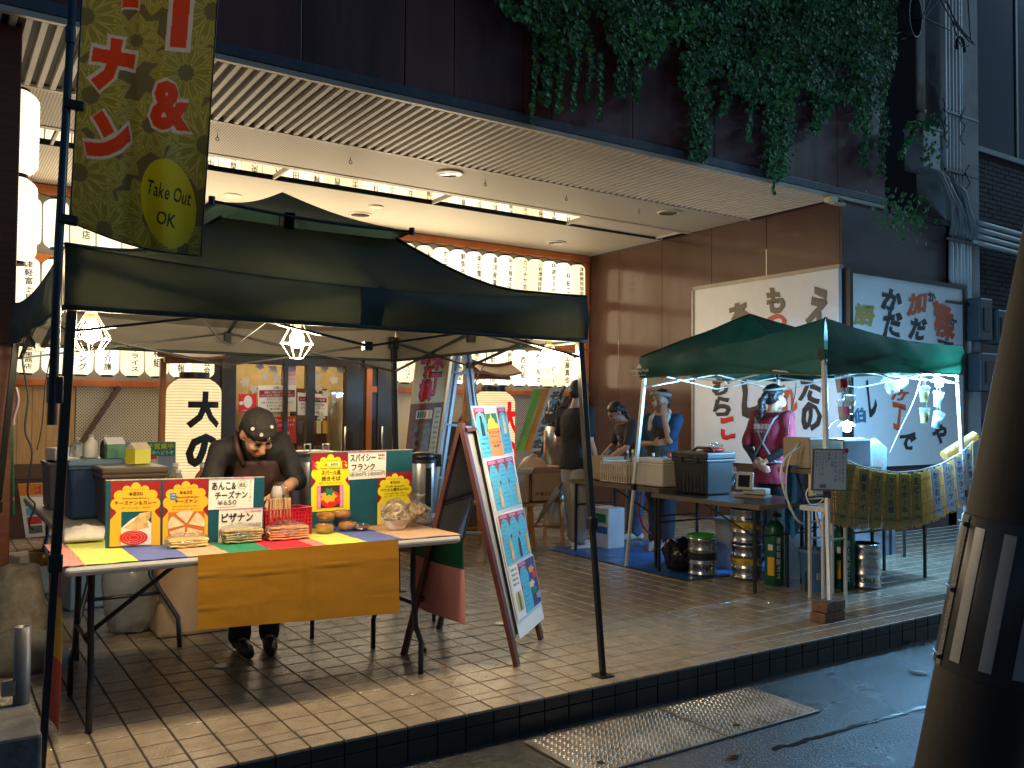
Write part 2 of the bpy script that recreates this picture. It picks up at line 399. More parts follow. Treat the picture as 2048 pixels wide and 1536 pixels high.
# fascia: separate panels above the canopy
fas = MB().bb((-1.6, FY+0.05, CZ+0.02), (9.5, FY+0.5, 6.2)).out('fascia', M_JOINT, hall)
xs = [-1.6, -0.6, 0.35, 1.3, 2.25, 3.1, 3.55, 4.25, 4.55, 5.5, 6.6, 7.7, 8.6, 9.52]
for a, b_ in zip(xs, xs[1:]):
    MB().bb((a+0.004, FY+random.uniform(0, .006), CZ+0.12), (b_-0.004, FY+0.055, 6.2)).out('panel', M_FASCIA, fas, bev=0.004)
MB().bb((-1.6, FY-0.03, CZ+0.03), (9.53, FY+0.055, CZ+0.115)).out('gutter_trim', M_GUTTER, fas, bev=0.006)
MB().bb((9.50, FY+0.06, CZ+0.02), (9.535, FY+0.9, 6.2)).out('return_panel', M_FASCIA, fas)
# soffit of slats
sof = MB().bb((-1.6, FY+0.0, CZ+0.012), (WX, 7.60, CZ+0.06)).out('soffit', M_SLATGAP, hall)
MB().bb((-1.6, FY-0.025, CZ-0.012), (9.5, FY+0.02, CZ+0.028)).out('edge_trim', mat('pale_trim', (0.5, 0.44, 0.36), 0.4), sof, bev=0.003)
MB().bb((-1.6, 7.575, CZ-0.015), (WX, 7.612, CZ+0.01)).out('edge_trim', MATS['pale_trim'], sof, bev=0.003)
sl0 = None; x = -1.55
while x < WX-0.04:
    if sl0 is None:
        q = MB(); w_ = 0.025; q.ext([(-0.025, FY+0.022, 0.012), (-0.018, FY+0.022, -0.012), (0.018, FY+0.022, -0.012), (0.025, FY+0.022, 0.012)], (0, 7.574-FY-0.024, 0)); 
        sl0 = q.out('slat', M_SLAT, sof); sl0.data.transform(Matrix.Translation(ORG[sof.name])); o = sl0
    else: o = link_copy(sl0, sof)
    o.location = V(x, 0, CZ)-ORG[sof.name]; x += 0.088
# flat ceiling, perforated
cm = M_CEIL; n_ = cm.node_tree.nodes; l_ = cm.node_tree.links
g_ = n_.new('ShaderNodeNewGeometry'); mp_ = n_.new('ShaderNodeMapping'); mp_.inputs['Scale'].default_value = (42, 42, 0.01); l_.new(g_.outputs['Position'], mp_.inputs[0])
vo = n_.new('ShaderNodeTexVoronoi'); vo.inputs['Randomness'].default_value = 0; vo.inputs['Scale'].default_value = 1; l_.new(mp_.outputs[0], vo.inputs['Vector'])
mm = n_.new('ShaderNodeMapRange'); mm.inputs[1].default_value = 0.26; mm.inputs[2].default_value = 0.34; l_.new(vo.outputs['Distance'], mm.inputs[0])
mx_ = n_.new('ShaderNodeMix'); mx_.data_type = 'RGBA'; mx_.inputs[6].default_value = (0.16, 0.12, 0.08, 1); mx_.inputs[7].default_value = (0.66, 0.59, 0.48, 1)
l_.new(mm.outputs[0], mx_.inputs[0]); l_.new(mx_.outputs[2], n_['Principled BSDF'].inputs['Base Color'])
ceil = MB().bb((-1.6, 7.605, CZ+0.004), (WX, 8.62, CZ+0.05)).bb((-1.6, 9.27, CZ+0.004), (WX, BY+0.05, CZ+0.05)).out('ceiling', M_CEIL, hall)
MB().bb((-1.6, 8.62, CZ+0.05), (WX, 9.27, CZ+0.08)).out('strip_backing', MATS['pale_trim'], ceil)
MB().bb((-1.6, 8.70, CZ+0.022), (6.95, 9.21, CZ+0.049)).out('mirror_strip', M_MIRROR, ceil)
MB().bb((6.96, 8.70, CZ+0.022), (8.55, 9.21, CZ+0.049)).out('light_cover', mat('frosted_cover', (0.62, 0.56, 0.50), 0.4), ceil)
b = MB().bb((-1.6, 8.62, CZ-0.004), (WX, 8.70, CZ+0.03)).bb((-1.6, 9.225, CZ-0.004), (WX, 9.27, CZ+0.03)).out('strip_trim', MATS['pale_trim'], ceil)
MB().bb((-1.6, 9.207, CZ-0.006), (8.55, 9.224, CZ+0.03)).out('shadow_gap', M_BLACK, ceil)
for x in (0.9, 3.02, 4.95, 6.955, 8.55): MB().bb((x-0.012, 8.70, CZ-0.002), (x+0.012, 9.207, CZ+0.03)).out('strip_divider', MATS['pale_trim'], ceil)
M_RIM = mat('downlight_rim', (0.72, 0.66, 0.54), 0.3)
M_REFL = mat('downlight_reflector', (0.22, 0.21, 0.20), 0.10, 1.0, var=0)
for (x, y, r, lb) in ((4.45, 7.90, .12, 0), (7.54, 7.90, .12, 0), (4.47, 10.22, .12, 0), (7.56, 10.25, .12, 0), (2.86, 10.17, .09, 1), (4.45, 9.72, .075, 1), (1.3, 7.9, .12, 0)):
    MB().lathe((x, y, CZ), [(r*1.18, 0.0), (r*1.15, -0.012), (r*0.98, -0.012), (r*0.98, 0.0)], 28, cap=False).out('downlight_rim', M_RIM, ceil, smooth=True)
    MB().lathe((x, y, CZ), [(r*.98, -0.011), (r*.80, -0.004 if not lb else -.009), (r*0.02, -0.003 if not lb else -.008)], 28, cap=False).out('downlight_reflector', M_REFL if not lb else M_RIM, ceil, smooth=True)
for (x, y) in ((2.1, 7.98), (3.38, 7.98), (4.9, 7.93), (6.0, 7.95), (7.1, 7.95)):
    b = MB(); b.tube([(x, y, CZ), (x, y, CZ-0.03)], 0.004, 5)
    b.tube([V(x+0.014*math.cos(g), y, CZ-0.045+0.016*math.sin(g)) for g in [i*2*math.pi/12 for i in range(13)]], 0.004, 5, cap=False); b.out('ceiling_hook', M_BLACK, ceil, smooth=True)
# side wall of glossy brown panels
sw = MB().bb((WX+0.012, FY+0.02, 0), (WX+0.3, BY, CZ)).out('side_wall', M_JOINT, hall)
ys = [FY+0.02]+[PX(x, 520, WX).y for x in (1533, 1423, 1324, 1238)]+[BY]
for a, b_ in zip(ys, ys[1:]):
    MB().bb((WX, a+0.003, 1.53), (WX+0.014, b_-0.003, CZ-0.002)).out('panel', M_BRONZE, sw, bev=0.002)
    MB().bb((WX, a+0.003, 0.0), (WX+0.014, b_-0.003, 1.524)).out('panel', M_BRONZE, sw, bev=0.002)
MB().bb((WX-0.004, ys[1]-0.006, 3.0), (WX+0.002, ys[1]+0.006, 3.46)).out('joint_glint', mat('joint_glint_pale', (0.75, 0.72, 0.66), 0.35, 0.3), sw)  # pale strip standing in for the bright reflection along this joint
# front wall end right of the entrance
M_FWALL = mat('dark_maroon_panel', (0.06, 0.034, 0.036), 0.45, var=0.35, vs=1.5)
fw = MB().bb((WX+0.004, FY, 0), (11.0, FY+0.3, CZ+0.0)).out('front_wall', M_FWALL, hall)
MB().bb((WX-0.012, FY-0.015, 0), (WX+0.05, FY-0.001, CZ)).out('corner_trim', M_DKBROWN, fw)
MB().bb((9.6, FY-0.01, CZ-0.05), (11.0, FY+0.1, CZ+0.02)).out('cap_trim', M_BLACK, fw)
q = thing('sensor_light', 'small cream sensor lamp at the top of the brown wall corner', 'lamp', PY(1665, 402, FY-0.06))
MB().box(PY(1662, 400, FY-0.07), (0.13, 0.09, 0.06)).out('housing', mat('cream_plastic', (0.75, 0.62, 0.36), 0.4), q, bev=0.008)
MB().box(PY(1676, 406, FY-0.07)+V(0, 0, -0.012), (0.2, 0.07, 0.02)).out('bracket', MATS['pale_trim'], q, bev=0.004)
# back wall
bw = MB().bb((-1.6, BY, 0), (2.62, BY+0.2, CZ)).bb((4.86, BY, 0), (WX+0.3, BY+0.2, CZ)).bb((2.62, BY, 2.46), (4.86, BY+0.2, CZ)).out('back_wall', M_GREYW, hall)
for z0, z1 in ((3.775, 3.872), (3.02, 3.10), (2.36, 2.43), (1.655, 1.735)):
    segs = ((-1.6, WX-0.004),) if z0 > 2.4 else ((-1.6, 2.58), (4.90, WX-0.004))
    for a, b_ in segs: MB().bb((a, BY-0.075, z0), (b_, BY-0.002, z1)).out('beam', M_BEAM, bw, bev=0.004)
for x in (0.62, 2.58, 4.90, 8.60): MB().bb((x-0.04, BY-0.078, 0.0), (x+0.04, BY-0.001, 3.774)).out('post', M_BEAM if x != 2.58 else M_BEAM, bw, bev=0.004)
M_PLY = wood('pine_board', (0.50, 0.30, 0.13), (0.62, 0.40, 0.19), (14, 1, 1.2))
M_PERF = mat('perforated_sheet', (0.6, 0.56, 0.46), 0.4, var=0)
n_ = M_PERF.node_tree.nodes; l_ = M_PERF.node_tree.links
g_ = n_.new('ShaderNodeNewGeometry'); mp_ = n_.new('ShaderNodeMapping'); mp_.inputs['Scale'].default_value = (40, 0.01, 40); mp_.inputs['Rotation'].default_value = (0, R(45), 0); l_.new(g_.outputs['Position'], mp_.inputs[0])
vo = n_.new('ShaderNodeTexVoronoi'); vo.inputs['Randomness'].default_value = 0; vo.inputs['Scale'].default_value = 1; l_.new(mp_.outputs[0], vo.inputs['Vector'])
mm = n_.new('ShaderNodeMapRange'); mm.inputs[1].default_value = 0.27; mm.inputs[2].default_value = 0.33; l_.new(vo.outputs['Distance'], mm.inputs[0])
mx_ = n_.new('ShaderNodeMix'); mx_.data_type = 'RGBA'; mx_.inputs[6].default_value = (0.05, 0.04, 0.03, 1); mx_.inputs[7].default_value = (0.62, 0.57, 0.46, 1)
l_.new(mm.outputs[0], mx_.inputs[0]); l_.new(mx_.outputs[2], n_['Principled BSDF'].inputs['Base Color'])
for i in range(5): MB().bb((0.66+i*0.14, BY-0.03, 0.80), (0.797+i*0.14, BY-0.002, 1.654)).out('pine_plank', M_PLY, bw, bev=0.002)
MB().bb((1.37, BY-0.022, 0.80), (2.54, BY-0.002, 1.654)).out('perforated_sheet', M_PERF, bw)
MB().bb((0.66, BY-0.10, 0.64), (2.54, BY-0.001, 0.795)).out('rail', M_DKBROWN, bw, bev=0.006)
MB().bb((0.66, BY-0.06, 0.0), (2.54, BY-0.001, 0.638)).out('skirting', M_DKBROWN, bw)
MB().bar((1.28, BY-0.085, 0.78), (1.80, BY-0.085, 1.66), 0.045, 0.13, up=Y3).out('brace', M_DKBROWN, bw, bev=0.004)
MB().bb((4.945, BY-0.03, 0.5), (5.75, BY-0.002, 1.654)).out('cream_panel', M_CREAM, bw)
MB().bb((5.76, BY-0.03, 0.0), (8.56, BY-0.002, 1.654)).out('perforated_sheet', M_PERF, bw)
MB().bar((6.05, BY-0.085, 0.9), (6.6, BY-0.085, 1.66), 0.045, 0.14, up=Y3).out('brace', M_DKBROWN, bw, bev=0.004)
MB().bar((7.45, BY-0.085, 0.5), (8.25, BY-0.085, 1.66), 0.045, 0.16, up=Y3).out('brace', M_DKBROWN, bw, bev=0.004)
# pillar at the left of the entrance
M_PILLAR = wood('red_brown_timber', (0.13, 0.035, 0.016), (0.19, 0.055, 0.025), (2, 2, 14), 0.45)
MB().bb((0.08, 6.45, 0.0), (0.448, 6.8, CZ-0.0)).out('pillar', M_PILLAR, hall, bev=0.008)
# entrance doors with a lit room behind
M_FRAME = mat('bronze_door_frame', (0.055, 0.045, 0.036), 0.35, 0.5, var=0.15, vs=5)
M_GLASS = bpy.data.materials.new('door_glass'); M_GLASS.use_nodes = True; n_ = M_GLASS.node_tree.nodes; l_ = M_GLASS.node_tree.links
n_.remove(n_['Principled BSDF']); tr = n_.new('ShaderNodeBsdfTransparent'); gs = n_.new('ShaderNodeBsdfGlossy'); gs.inputs['Roughness'].default_value = 0.02
ms = n_.new('ShaderNodeMixShader'); ly = n_.new('ShaderNodeLayerWeight'); ly.inputs[0].default_value = 0.35; l_.new(ly.outputs['Fresnel'], ms.inputs[0])
tr.inputs[0].default_value = (0.93, 0.95, 0.92, 1); l_.new(tr.outputs[0], ms.inputs[1]); l_.new(gs.outputs[0], ms.inputs[2]); l_.new(ms.outputs[0], n_['Material Output'].inputs[0]); MATS['door_glass'] = M_GLASS
door = thing('entrance_doors', 'dark bronze glazed entrance doors with notices and flower stickers', 'door', (3.7, BY, 0))
DX = lambda px: PY(px, 800, BY-0.05).x
def fr(a, b_, z0, z1, y0=BY-0.09, y1=BY+0.03, nm='door_frame'): MB().bb((a, y0, z0), (b_, y1, z1)).out(nm, M_FRAME, door, bev=0.004)
xe = [DX(q) for q in (441, 470, 566, 574, 612, 628, 690, 716, 726, 753, 783)]
fr(xe[0], xe[10], 2.12, 2.46); fr(xe[0], xe[1], 0, 2.12); fr(xe[2], xe[3], 0, 2.12); fr(xe[4], xe[5], 0, 2.12); fr(xe[6], xe[7], 0, 2.12); fr(xe[7]+.004, xe[8], 0, 2.12, BY-.05); fr(xe[9], xe[10], 0, 2.12)
fr(2.625, xe[0]-.002, 0, 2.455, BY-.06); fr(xe[10]+.002, 4.855, 0, 2.455, BY-.06)
for a, b_ in ((1, 2), (3, 4), (5, 6), (8, 9)):
    fr(xe[a], xe[b_], 0, 0.16); fr(xe[a], xe[b_], 1.98, 2.12)
    MB().bb((xe[a], BY-0.03, 0.16), (xe[b_], BY-0.024, 1.98)).out('pane', M_GLASS, door)
for px in (686, 760): MB().tube([V(DX(px), BY-0.13, 0.75), V(DX(px), BY-0.13, 1.2)], 0.014, 8).out('handle', M_STEEL, door, smooth=True)
# room behind the glass
room = thing('lit_room', 'warm lit shop interior seen through the glass doors', 'room', (3.7, 12, 0))
M_YWALL = mat('yellow_interior_wall', (0.66, 0.50, 0.26), 0.6)
MB().bb((2.0, 14.0, 0), (7.2, 14.1, 2.9)).bb((1.9, BY+0.21, 0), (2.0, 14.1, 2.9)).bb((7.2, BY+0.21, 0), (7.3, 14.1, 2.9)).out('wall', M_YWALL, room)
MB().bb((1.9, BY+0.21, 2.9), (7.3, 14.1, 3.0)).out('ceiling', M_CREAM, room)
MB().bb((1.9, BY+0.01, -0.02), (7.3, 14.1, -0.003)).out('floor', mat('interior_floor', (0.25, 0.17, 0.1), 0.4), room)
for (x, y) in ((3.3, 12.4), (5.2, 12.6)): MB().bb((x-.55, y-.12, 2.83), (x+.55, y+.12, 2.895)).out('ceiling_lamp', glow('interior_lamp', (1, 0.80, 0.5), 16.0), room)
MB().bb((3.25, 13.7, 0), (3.95, 13.99, 2.0)).out('doorway', mat('door_brown', (0.2, 0.1, 0.04), 0.5), room)
for i, x in enumerate((4.15, 4.75, 5.5, 6.3)):
    MB().bb((x, 13.2, 0), (x+0.5, 13.7, 1.75)).out('shelf_unit', M_DKBROWN if i % 2 else mat('shelf_cream', (0.6, 0.5, 0.38), 0.6), room)
    for r_ in range(4):
        for c_ in range(5):
            MB().box((x+0.05+c_*0.1, 13.17, 0.35+r_*0.4), (0.07, 0.05, 0.2)).out('package', mat('package_%d' % ((i*7+r_*3+c_) % 5), [(0.6, 0.1, 0.06), (0.75, 0.7, 0.6), (0.7, 0.45, 0.1), (0.1, 0.1, 0.12), (0.55, 0.35, 0.4)][(i*7+r_*3+c_) % 5], 0.5), room)
# ================================================================ PAPER LANTERNS
class PL:
    """a flat face standing somewhere in the scene; photo pixels are cast onto it"""
    def __init__(s, o, ux, uy): s.o = Vector(o); s.ux = Vector(ux).normalized(); s.uy = Vector(uy).normalized(); s.n = s.ux.cross(s.uy).normalized()
    def at(s, x, y, lift=0.0):
        d = ray(x, y); t = (s.o-CP).dot(s.n)/d.dot(s.n); return CP+d*t+s.n*lift
    def uv(s, x, y): q = s.at(x, y)-s.o; return q.dot(s.ux), q.dot(s.uy)
    def P(s, u, v, lift=0.0): return s.o+s.ux*u+s.uy*v+s.n*lift
    def rect(s, x0, y0, x1, y1, lift=0.002, th=0.0, mb=None):
        a = s.uv(x0, y1); b = s.uv(x1, y0); ym = s.uv((x0+x1)/2, y0)[1]; y_b = s.uv((x0+x1)/2, y1)[1]
        pts = [s.P(a[0], y_b, lift), s.P(b[0], y_b, lift), s.P(b[0], ym, lift), s.P(a[0], ym, lift)]
        m = mb or MB()
        if th: m.ext(pts, s.n*(-th))
        else: m.poly(pts)
        return m
    def shape(s, pts, lift, th=0.0, mb=None):
        m = mb or MB(); q = [s.at(x, y, lift) for x, y in pts]
        if th: m.ext(q, s.n*(-th))
        else: m.poly(q)
        return m
    def brush(s, t, x0, y0, x1, y1, m, parent, wt, k):
        xm, ym = (x0+x1)/2, (y0+y1)/2; c = s.uv(xm, ym); w = s.uv(x1, ym)[0]-s.uv(x0, ym)[0]; h = s.uv(xm, y0)[1]-s.uv(xm, y1)[1]; a = .10*math.sin(k*2.3); ca, sa = math.cos(a), math.sin(a)
        def fn(u, v):
            u2 = u+.07*w*math.sin(4.2*v/h+k)+.05*w*noise.noise(V(u/w*2.2, v/h*2.2, k*3.1)); v2 = v+.06*h*math.sin(4.0*u/w+k*1.7)+.05*h*noise.noise(V(u/w*2.2+7, v/h*2.2, k*1.3)); return s.P(c[0]+u2*ca-v2*sa, c[1]+u2*sa+v2*ca, .004)
        return writing(t, m, parent, fn, w, h, wt)
    def text(s, t, x0, y0, x1, y1, m, parent, wt=0.0, vert=False, lift=0.004, name='lettering', keep=False, gap=1.08, mb=None):
        xm, ym = (x0+x1)/2, (y0+y1)/2; c = s.uv(xm, ym); w = s.uv(x1, ym)[0]-s.uv(x0, ym)[0]; h = s.uv(xm, y0)[1]-s.uv(xm, y1)[1]
        return writing(t, m, parent, lambda u, v: s.P(c[0]+u, c[1]+v, lift), w, h, wt, vert, name, keep, gap, mb)
    def blob(s, x, y, rx, ry, lift, n=20, wob=0.0, mb=None, k=0):
        """rounded shape; rx, ry in photo pixels"""
        c = s.uv(x, y); w = abs(s.uv(x+rx, y)[0]-c[0]); h = abs(s.uv(x, y-ry)[1]-c[1]); pts = []
        for i in range(n):
            g = 2*math.pi*i/n; q = 1+wob*math.cos(k*g); pts.append(s.P(c[0]+w*q*math.cos(g), c[1]+h*q*math.sin(g), lift))
        m = mb or MB(); m.poly(pts); return m

def paper(name, col, es, ribs, lo=0.72):
    m = mat(name, (0.10, 0.085, 0.055), 0.8, var=0, spec=.1); n = m.node_tree.nodes; l = m.node_tree.links; b = n['Principled BSDF']
    tc = n.new('ShaderNodeTexCoord'); wv = n.new('ShaderNodeTexWave'); wv.bands_direction = 'Z'; wv.inputs['Scale'].default_value = ribs; wv.wave_profile = 'SIN'
    l.new(tc.outputs['Object'], wv.inputs['Vector'])
    nz = n.new('ShaderNodeTexNoise'); nz.inputs['Scale'].default_value = 9; l.new(tc.outputs['Object'], nz.inputs['Vector'])
    rp = n.new('ShaderNodeMapRange'); rp.inputs[1].default_value = 0.0; rp.inputs[2].default_value = 0.35; rp.inputs[3].default_value = lo; rp.inputs[4].default_value = 1.0
    l.new(wv.outputs['Fac'], rp.inputs[0])
    mu = n.new('ShaderNodeMath'); mu.operation = 'MULTIPLY'; l.new(rp.outputs[0], mu.inputs[0])
    r2 = n.new('ShaderNodeMapRange'); r2.inputs[3].default_value = 0.9; r2.inputs[4].default_value = 1.1; l.new(nz.outputs[0], r2.inputs[0]); l.new(r2.outputs[0], mu.inputs[1])
    ml = n.new('ShaderNodeMath'); ml.operation = 'MULTIPLY'; ml.inputs[1].default_value = es; l.new(mu.outputs[0], ml.inputs[0])
    b.inputs['Emission Color'].default_value = (*col, 1); l.new(ml.outputs[0], b.inputs['Emission Strength'])
    return m
M_PAPER = paper('lit_lantern_paper', (1.0, 0.84, 0.54), 1.15, 13.0, 0.68)
M_PAPERBIG = paper('lit_big_lantern_paper', (1.0, 0.72, 0.36), 0.68, 10.5, 0.5)
M_INK = mat('lantern_ink', (0.01, 0.009, 0.008), 0.6, var=0)
M_LINE = mat('lantern_seam', (0.30, 0.24, 0.13), 0.6, var=0, emit=(1, 0.75, 0.4), es=0.25)
def lprof(r, h, n=26, nk=0.045):
    out = []
    for i in range(n+1):
        t = i/n; z = -h/2+h*t; e = abs(2*t-1); q = r*(1-0.42*max(0, (e-0.72)/0.28)**2.2)
        if i % 2: q *= 0.985
        out.append((q, z))
    return out
LR, LH = 0.125, 0.52
lb_ = MB().lathe((0, 0, 0), lprof(LR, LH), 22, cap=False)
ME_LS = []
for q_, e_ in ((M_PAPER, 0), (paper('lit_lantern_paper_dim', (1.0, 0.80, 0.48), 0.92, 13.0, 0.68), 0), (paper('lit_lantern_paper_bright', (1.0, 0.86, 0.58), 1.25, 13.0, 0.70), 0)):
    ME_L = bpy.data.meshes.new('paper_body'); ME_L.from_pydata([tuple(p) for p in lb_.v], [], lb_.f); ME_L.materials.append(q_); ME_L.polygons.foreach_set('use_smooth', [True]*len(ME_L.polygons)); ME_LS.append(ME_L)
cb_ = MB().lathe((0, 0, 0), [(0.062, -0.012), (0.062, 0.012)], 16)
ME_C = bpy.data.meshes.new('cap_ring'); ME_C.from_pydata([tuple(p) for p in cb_.v], [], cb_.f); ME_C.materials.append(M_BLACK)
sb_ = MB()
for a in (-1.05, 0.95):
    sb_.tube([V((r+.0012)*math.sin(a), -(r+.0012)*math.cos(a), z) for r, z in lprof(LR, LH)], 0.0011, 4)
ME_S = bpy.data.meshes.new('seam'); ME_S.from_pydata([tuple(p) for p in sb_.v], [], sb_.f); ME_S.materials.append(M_LINE)
def lr_at(z, r, h):
    e = min(1, abs(2*z/h)); return r*(1-0.42*max(0, (e-0.72)/0.28)**2.2)
def lantern(x, y, z, text, label, group, lit=False):
    t = thing('paper_lantern', label, 'lantern', (x, y, z), group); t.rotation_euler = (random.uniform(-.03, .03), random.uniform(-.035, .035), random.uniform(-.18, .18))
    for nm, me, dz in (('paper_body', random.choice(ME_LS), 0), ('cap_ring', ME_C, LH/2+0.008), ('cap_ring', ME_C, -LH/2-0.008), ('seam', ME_S, 0)):
        o = bpy.data.objects.new(nm, me); COL.objects.link(o); o.parent = t; o.location = (0, 0, dz)
    c = V(x, y, z)
    fn = lambda u, v: c+V((lr_at(v, LR, LH)+.003)*math.sin(u/LR), -(lr_at(v, LR, LH)+.003)*math.cos(u/LR), v)
    if lit:  # added unseen fill lamp, set off the lantern to brighten ceiling and hall
        L = bpy.data.lights.new('lantern_fill_light', 'POINT'); L.energy = 13; L.color = (1.0, 0.82, 0.56); L.shadow_soft_size = 0.25
        lo = bpy.data.objects.new('lantern_fill_light', L); COL.objects.link(lo); lo.parent = t; lo.location = (0, -0.35, -0.5 if z > 3 else 0.35)
    if text: writing(text, M_INK, t, fn, 0.082, min(0.43, 0.105*len(text)), 0.02, True, cut=.025)
    return t
NAMES = ['丸正商店', '青森銀行', '桜井建設', '大鰐温泉', '福士酒造', '三上歯科', '田中石材', '中央交通', '成田書店', '葛西造園', '木村食品']
NTHX = ['twelfth', 'thirteenth', 'fourteenth', 'fifteenth', 'sixteenth', 'seventeenth', 'eighteenth', 'nineteenth', 'twentieth', 'twenty-first', 'twenty-second', 'twenty-third', 'twenty-fourth', 'twenty-fifth', 'twenty-sixth', 'twenty-seventh']
NTH = ['first', 'second', 'third', 'fourth', 'fifth', 'sixth', 'seventh', 'eighth', 'ninth', 'tenth', 'eleventh', 'twelfth', 'thirteenth', 'fourteenth', 'fifteenth']
LX0, LD, LY = 8.275, 0.2655, 10.68
ZA, ZM, ZB = 3.415, 2.76, 2.055
TA = ['津軽開発協会', '小林紙工', '特選まるみ', '小松環境技研', 'カワチヤ合', '明治屋本店', '東洋産業', '東北電材', '鮮魚市場', '丸三青果', '大和館']
TB = ['弘前商事', '工藤真也', 'カンパニー', '佐藤孝治', '西村組', '新戸部建材', '弘前消防団', '黒石日報', '丸善食堂', '大久保組', '三上自転車', '朝日堂', 'ナガサキフローリスト']
LTL = ['誓願寺', '', '郎商店', '観光', '津軽塗', '東奥館', '北斗社']
for k in range(29):
    x = LX0-k*LD
    if k <= 10: tx, lbl = TA[k], '%s lit paper lantern from the brown wall in top row' % NTH[k]
    elif k >= 24: tx, lbl = LTL[28-k], '%s top row lit lantern from the timber pillar, left of banner' % NTH[28-k]
    else: tx, lbl = NAMES[(k*5) % len(NAMES)], 'lit top row paper lantern, %s from the brown wall, mirrored in the ceiling strip' % NTHX[k-11]
    lantern(x, LY, ZA, tx, lbl, 'paper lanterns on the back wall', k in (10, 13, 16, 19, 22, 25))
for k in range(29):
    lbl = ('lit lantern in the middle row, %s from the brown wall, behind the canopy' % (NTH+NTHX[4:])[k]) if k < 26 else '%s lit lantern from the timber pillar in middle row' % NTH[28-k]
    lantern(LX0-k*LD, LY, ZM, {28: '津軽富士見', 27: '大観堂', 26: '平川屋'}.get(k, NAMES[(k*7+3) % len(NAMES)]), lbl, 'paper lanterns on the back wall')
for k in range(12): lantern(LX0-k*LD, LY, ZB, TB[k if k < 11 else 12], '%s lit lantern from the brown wall in lower row, under canopy edge' % NTH[k], 'paper lanterns on the back wall', k in (8, 11))
TBL = ['弘前市菜果商店', '三浦酒店', 'ランニング', 'ほけう介護', 'ディーライス', '西村組', '東奥日報', '津軽話芸会']
for k in range(8): lantern(0.86+k*0.2625, LY, ZB-0.01, TBL[k], '%s lower row lit lantern from the left, left of the glass doors' % NTH[k], 'paper lanterns on the back wall', k in (1, 6))
# cable loops over the lanterns
for z, a, b_ in ((ZA+LH/2+0.07, 0.7, 8.5), (ZB+LH/2+0.07, 5.0, 8.5), (ZB+LH/2+0.07, 0.7, 2.5)):
    n = int((b_-a)/LD)*6; pts = [V(a+(b_-a)*i/n, LY+0.02, z-0.03*abs(math.sin(i*math.pi/6+0.4))) for i in range(n+1)]
    tag(MB().tube(pts, 0.006, 5).out('lantern_cable', M_BLACK, None, smooth=True), {0.7: 'black looped cable above the %s lanterns' % ('top row' if z > 3 else 'lower left'), 5.0: 'black looped cable above the lower right lanterns'}[a], 'cable', 'lantern cables')
# two larger lanterns hanging beside the pillar
for z, lb in ((3.385, 'large blank lit lantern hanging high beside the timber pillar'), (2.755, 'large blank lit lantern hanging below another beside the timber pillar')):
    c = V(0.475, 7.2, z); t = thing('pillar_lantern', lb, 'lantern', c, 'lanterns beside the pillar')
    MB().lathe(c, lprof(0.150, 0.60, 40), 28, cap=False).out('paper_body', M_PAPER, t, smooth=True)
    for s in (-1, 1): MB().lathe(c+V(0, 0, s*0.308), [(0.085, -0.012), (0.085, 0.012)], 18).out('cap_ring', M_BLACK, t)
    MB().tube([c+V(0, 0, 0.3), V(0.475, 7.2, z+0.36 if z < 3 else CZ)], 0.004, 5).out('cord', M_BLACK, t)
# big lanterns on roofed wooden stands
M_STAND = wood('stand_timber', (0.20, 0.075, 0.03), (0.30, 0.12, 0.05), (8, 8, 1.5))
M_ROOFB = mat('stand_roof_board', (0.42, 0.27, 0.17), 0.5, var=0.2, vs=7)
M_RED = mat('lantern_red', (0.85, 0.012, 0.015), 0.5, var=0, emit=(1, 0.02, 0.02), es=0.35)
def big_lantern(c, r, h, label, chars, m, ang, rz, hs):
    base = V(c.x, c.y, 0); t = thing('stand_lantern', label, 'lantern', base, 'big lanterns on roofed stands')
    MB().lathe(c, lprof(r, h, 60), 36, cap=False).out('paper_body', M_PAPERBIG, t, smooth=True)
    for s in (-1, 1): MB().lathe(c+V(0, 0, s*(h/2+0.03)), [(r*0.55, -0.04), (r*0.55, 0.04)], 24).out('cap_ring', M_BLACK, t)
    Mz = Matrix.Rotation(rz, 3, 'Z')
    q = lambda x, y, z: base+Mz@V(x, y, z)
    MB().bar(q(-r*.98, r*.8, 0), q(-r*.98, r*.8, c.z+h/2+0.22), 0.06, 0.06).out('post', M_STAND, t, bev=0.004); MB().bar(q(-r*.98, r*.8, c.z+h/2+.19), q(-r*.3, .05, c.z+h/2+.19), .05).out('arm', M_STAND, t)
    MB().bar(q(-r-0.05, r*.8, 0.05), q(r+0.05, r*.8, 0.05), 0.07, 0.09).out('foot', M_STAND, t, bev=0.004)
    zt = c.z+h/2+0.2
    MB().bar(q(-r-0.02, 0.05, zt), q(r+0.02, 0.05, zt), 0.07, 0.06).out('crossbar', M_STAND, t, bev=0.004)
    for s in (-1, 1):
        b = MB(); b.grid(lambda u, v: q((u*2-1)*(r+0.05), 0.05+s*(0.02+0.2*v), zt+0.12-0.11*v+0.05*(2*u-1)**2), 10, 3)
        b.out('roof_slope', M_ROOFB, t, solid=0.03)
    MB().tube([q((u/5-1)*(r+0.07), 0.05, zt+0.15+0.055*(u/5-1)**2) for u in range(11)], 0.025, 8).out('roof_ridge', M_STAND, t, smooth=True)
    MB().bb(c+V(-r*.9, -r*.6, -h/2-0.12), c+V(r*.9, r*.6, -h/2-0.07)).out('shelf', M_STAND, t)
    for i, ch in enumerate(chars):
        z0 = h/2-0.13-hs/2-i*(hs+0.05)
        fn = lambda u, v: c+V((lr_at(v, r, h)+.009)*math.sin(ang+u/r), -(lr_at(v, r, h)+.009)*math.cos(ang+u/r), v)
        writing(ch, m, t, fn, hs*0.95, hs, 0.05, at=(0, z0), cut=.04)
    return t
